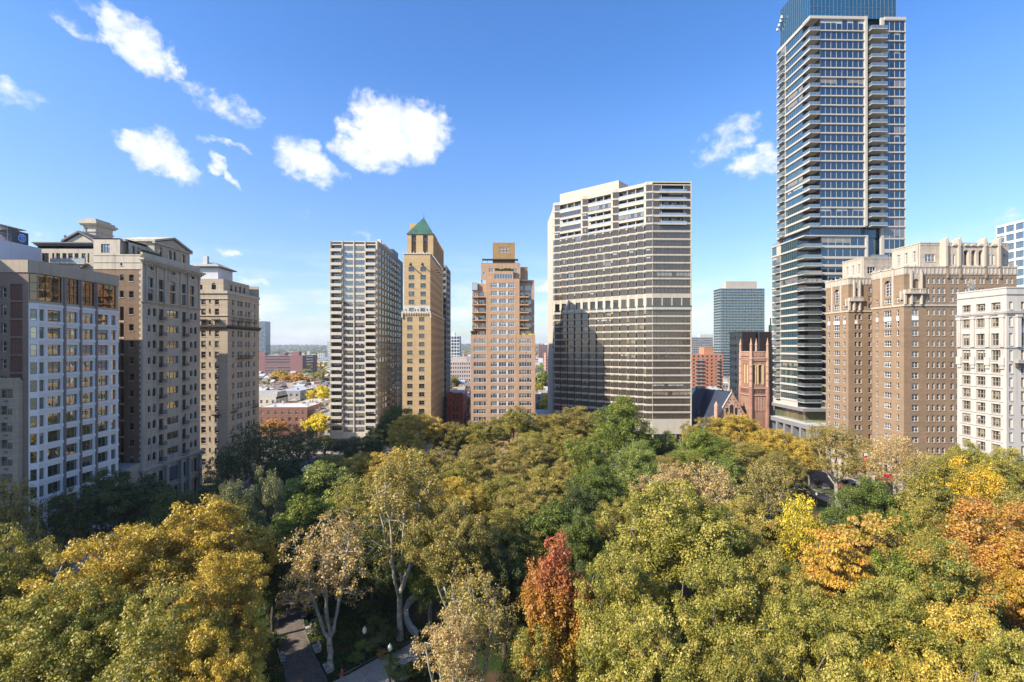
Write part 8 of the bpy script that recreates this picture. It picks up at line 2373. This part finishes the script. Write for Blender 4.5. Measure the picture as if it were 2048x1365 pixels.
for (px, py, a, b, rot, wt) in CLOUDS:
    r = (px-1024)/F; v = (HOR-py)/F
    A0 = math.atan(r)+TH; E0 = math.atan2(v, math.sqrt(1+r*r))
    ka = 1/(1+r*r); ke = 1/math.sqrt(1+r*r)
    sa, sb = a/F*(ka if abs(rot) < 45 else (ka+ke)/2)*1.1, b/F*ke*1.1
    c_, s_ = math.cos(R(rot)), math.sin(R(rot))
    dx = math2(nt, 'SUBTRACT', azw, A0); dy = math2(nt, 'SUBTRACT', elw, E0)
    u_ = math2(nt, 'ADD', math2(nt, 'MULTIPLY', dx, c_/sa), math2(nt, 'MULTIPLY', dy, s_/sa))
    v_ = math2(nt, 'ADD', math2(nt, 'MULTIPLY', dx, -s_/sb), math2(nt, 'MULTIPLY', dy, c_/sb))
    q = math2(nt, 'ADD', math2(nt, 'MULTIPLY', u_, u_), math2(nt, 'MULTIPLY', v_, v_))
    f = math2(nt, 'MULTIPLY', math2(nt, 'SUBTRACT', 1.0, math2(nt, 'MULTIPLY', q, .5)), wt)
    cover = f if cover is None else math2(nt, 'MAXIMUM', cover, f)
fb = wn(26, 7, .62, 1.3, (1, 1.35, 1))
cov = math2(nt, 'ADD', cover, math2(nt, 'MULTIPLY_ADD', fb, 1.6, -.96))
mr = N(nt, 'ShaderNodeMapRange', interpolation_type='SMOOTHSTEP', inp={1: .08, 2: .85, 3: 0, 4: 1}); L(nt, cov, mr.inputs[0])
# thin bank low over the horizon
lowb = wn(5, 6, .6, 5.5, (1, 6, 1))
lm = N(nt, 'ShaderNodeMapRange', interpolation_type='SMOOTHSTEP', inp={1: .40, 2: .64, 3: .04, 4: .7}); L(nt, lowb, lm.inputs[0])
band_ = N(nt, 'ShaderNodeMapRange', interpolation_type='SMOOTHSTEP', inp={1: .21, 2: .04, 3: 0, 4: 1}); L(nt, el, band_.inputs[0])
low = math2(nt, 'MULTIPLY', lm.outputs[0], band_.outputs[0])
al = math2(nt, 'MAXIMUM', mr.outputs[0], low)
hs = N(nt, 'ShaderNodeHueSaturation', inp={'Saturation': 1.32, 'Value': 1.0, 'Hue': .507}); L(nt, sky.outputs[0], hs.inputs['Color'])
vr = N(nt, 'ShaderNodeMapRange', inp={1: .0, 2: .4, 3: .66, 4: 1.0}); L(nt, el, vr.inputs[0]); L(nt, vr.outputs[0], hs.inputs['Value'])
sr = N(nt, 'ShaderNodeMapRange', inp={1: .02, 2: .5, 3: 1.12, 4: 1.28}); L(nt, el, sr.inputs[0]); L(nt, sr.outputs[0], hs.inputs['Saturation'])
skc = mixc(nt, 1.0, hs.outputs[0], (.134*.97, .134*1.02, .134*1.08), 'MULTIPLY')
ct = N(nt, 'ShaderNodeMapRange', inp={1: .35, 2: .62, 3: 0, 4: 1}); L(nt, wn(17, 5, .6, 7.7), ct.inputs[0])
cloudc = mixc(nt, ct.outputs[0], (.47, .52, .60), (.66, .66, .66))
col = mixc(nt, al, skc, cloudc)
L(nt, col, bg.inputs[0]); bg.inputs[1].default_value = 1.0
L(nt, bg.outputs[0], out.inputs[0])
SC.view_settings.view_transform = 'Standard'; SC.view_settings.look = 'None'; SC.view_settings.exposure = 0.92; SC.view_settings.gamma = 1
SC.cycles.use_denoising = True
SC.cycles.denoiser = 'OPENIMAGEDENOISE'; SC.cycles.denoising_prefilter = 'ACCURATE'; SC.cycles.denoising_input_passes = 'RGB_ALBEDO_NORMAL'
SC.cycles.max_bounces = 6; SC.cycles.diffuse_bounces = 3; SC.cycles.glossy_bounces = 3; SC.cycles.transmission_bounces = 3; SC.cycles.transparent_max_bounces = 4
SC.cycles.sample_clamp_indirect = 6
SC.cycles.use_adaptive_sampling = True; SC.cycles.adaptive_threshold = .01
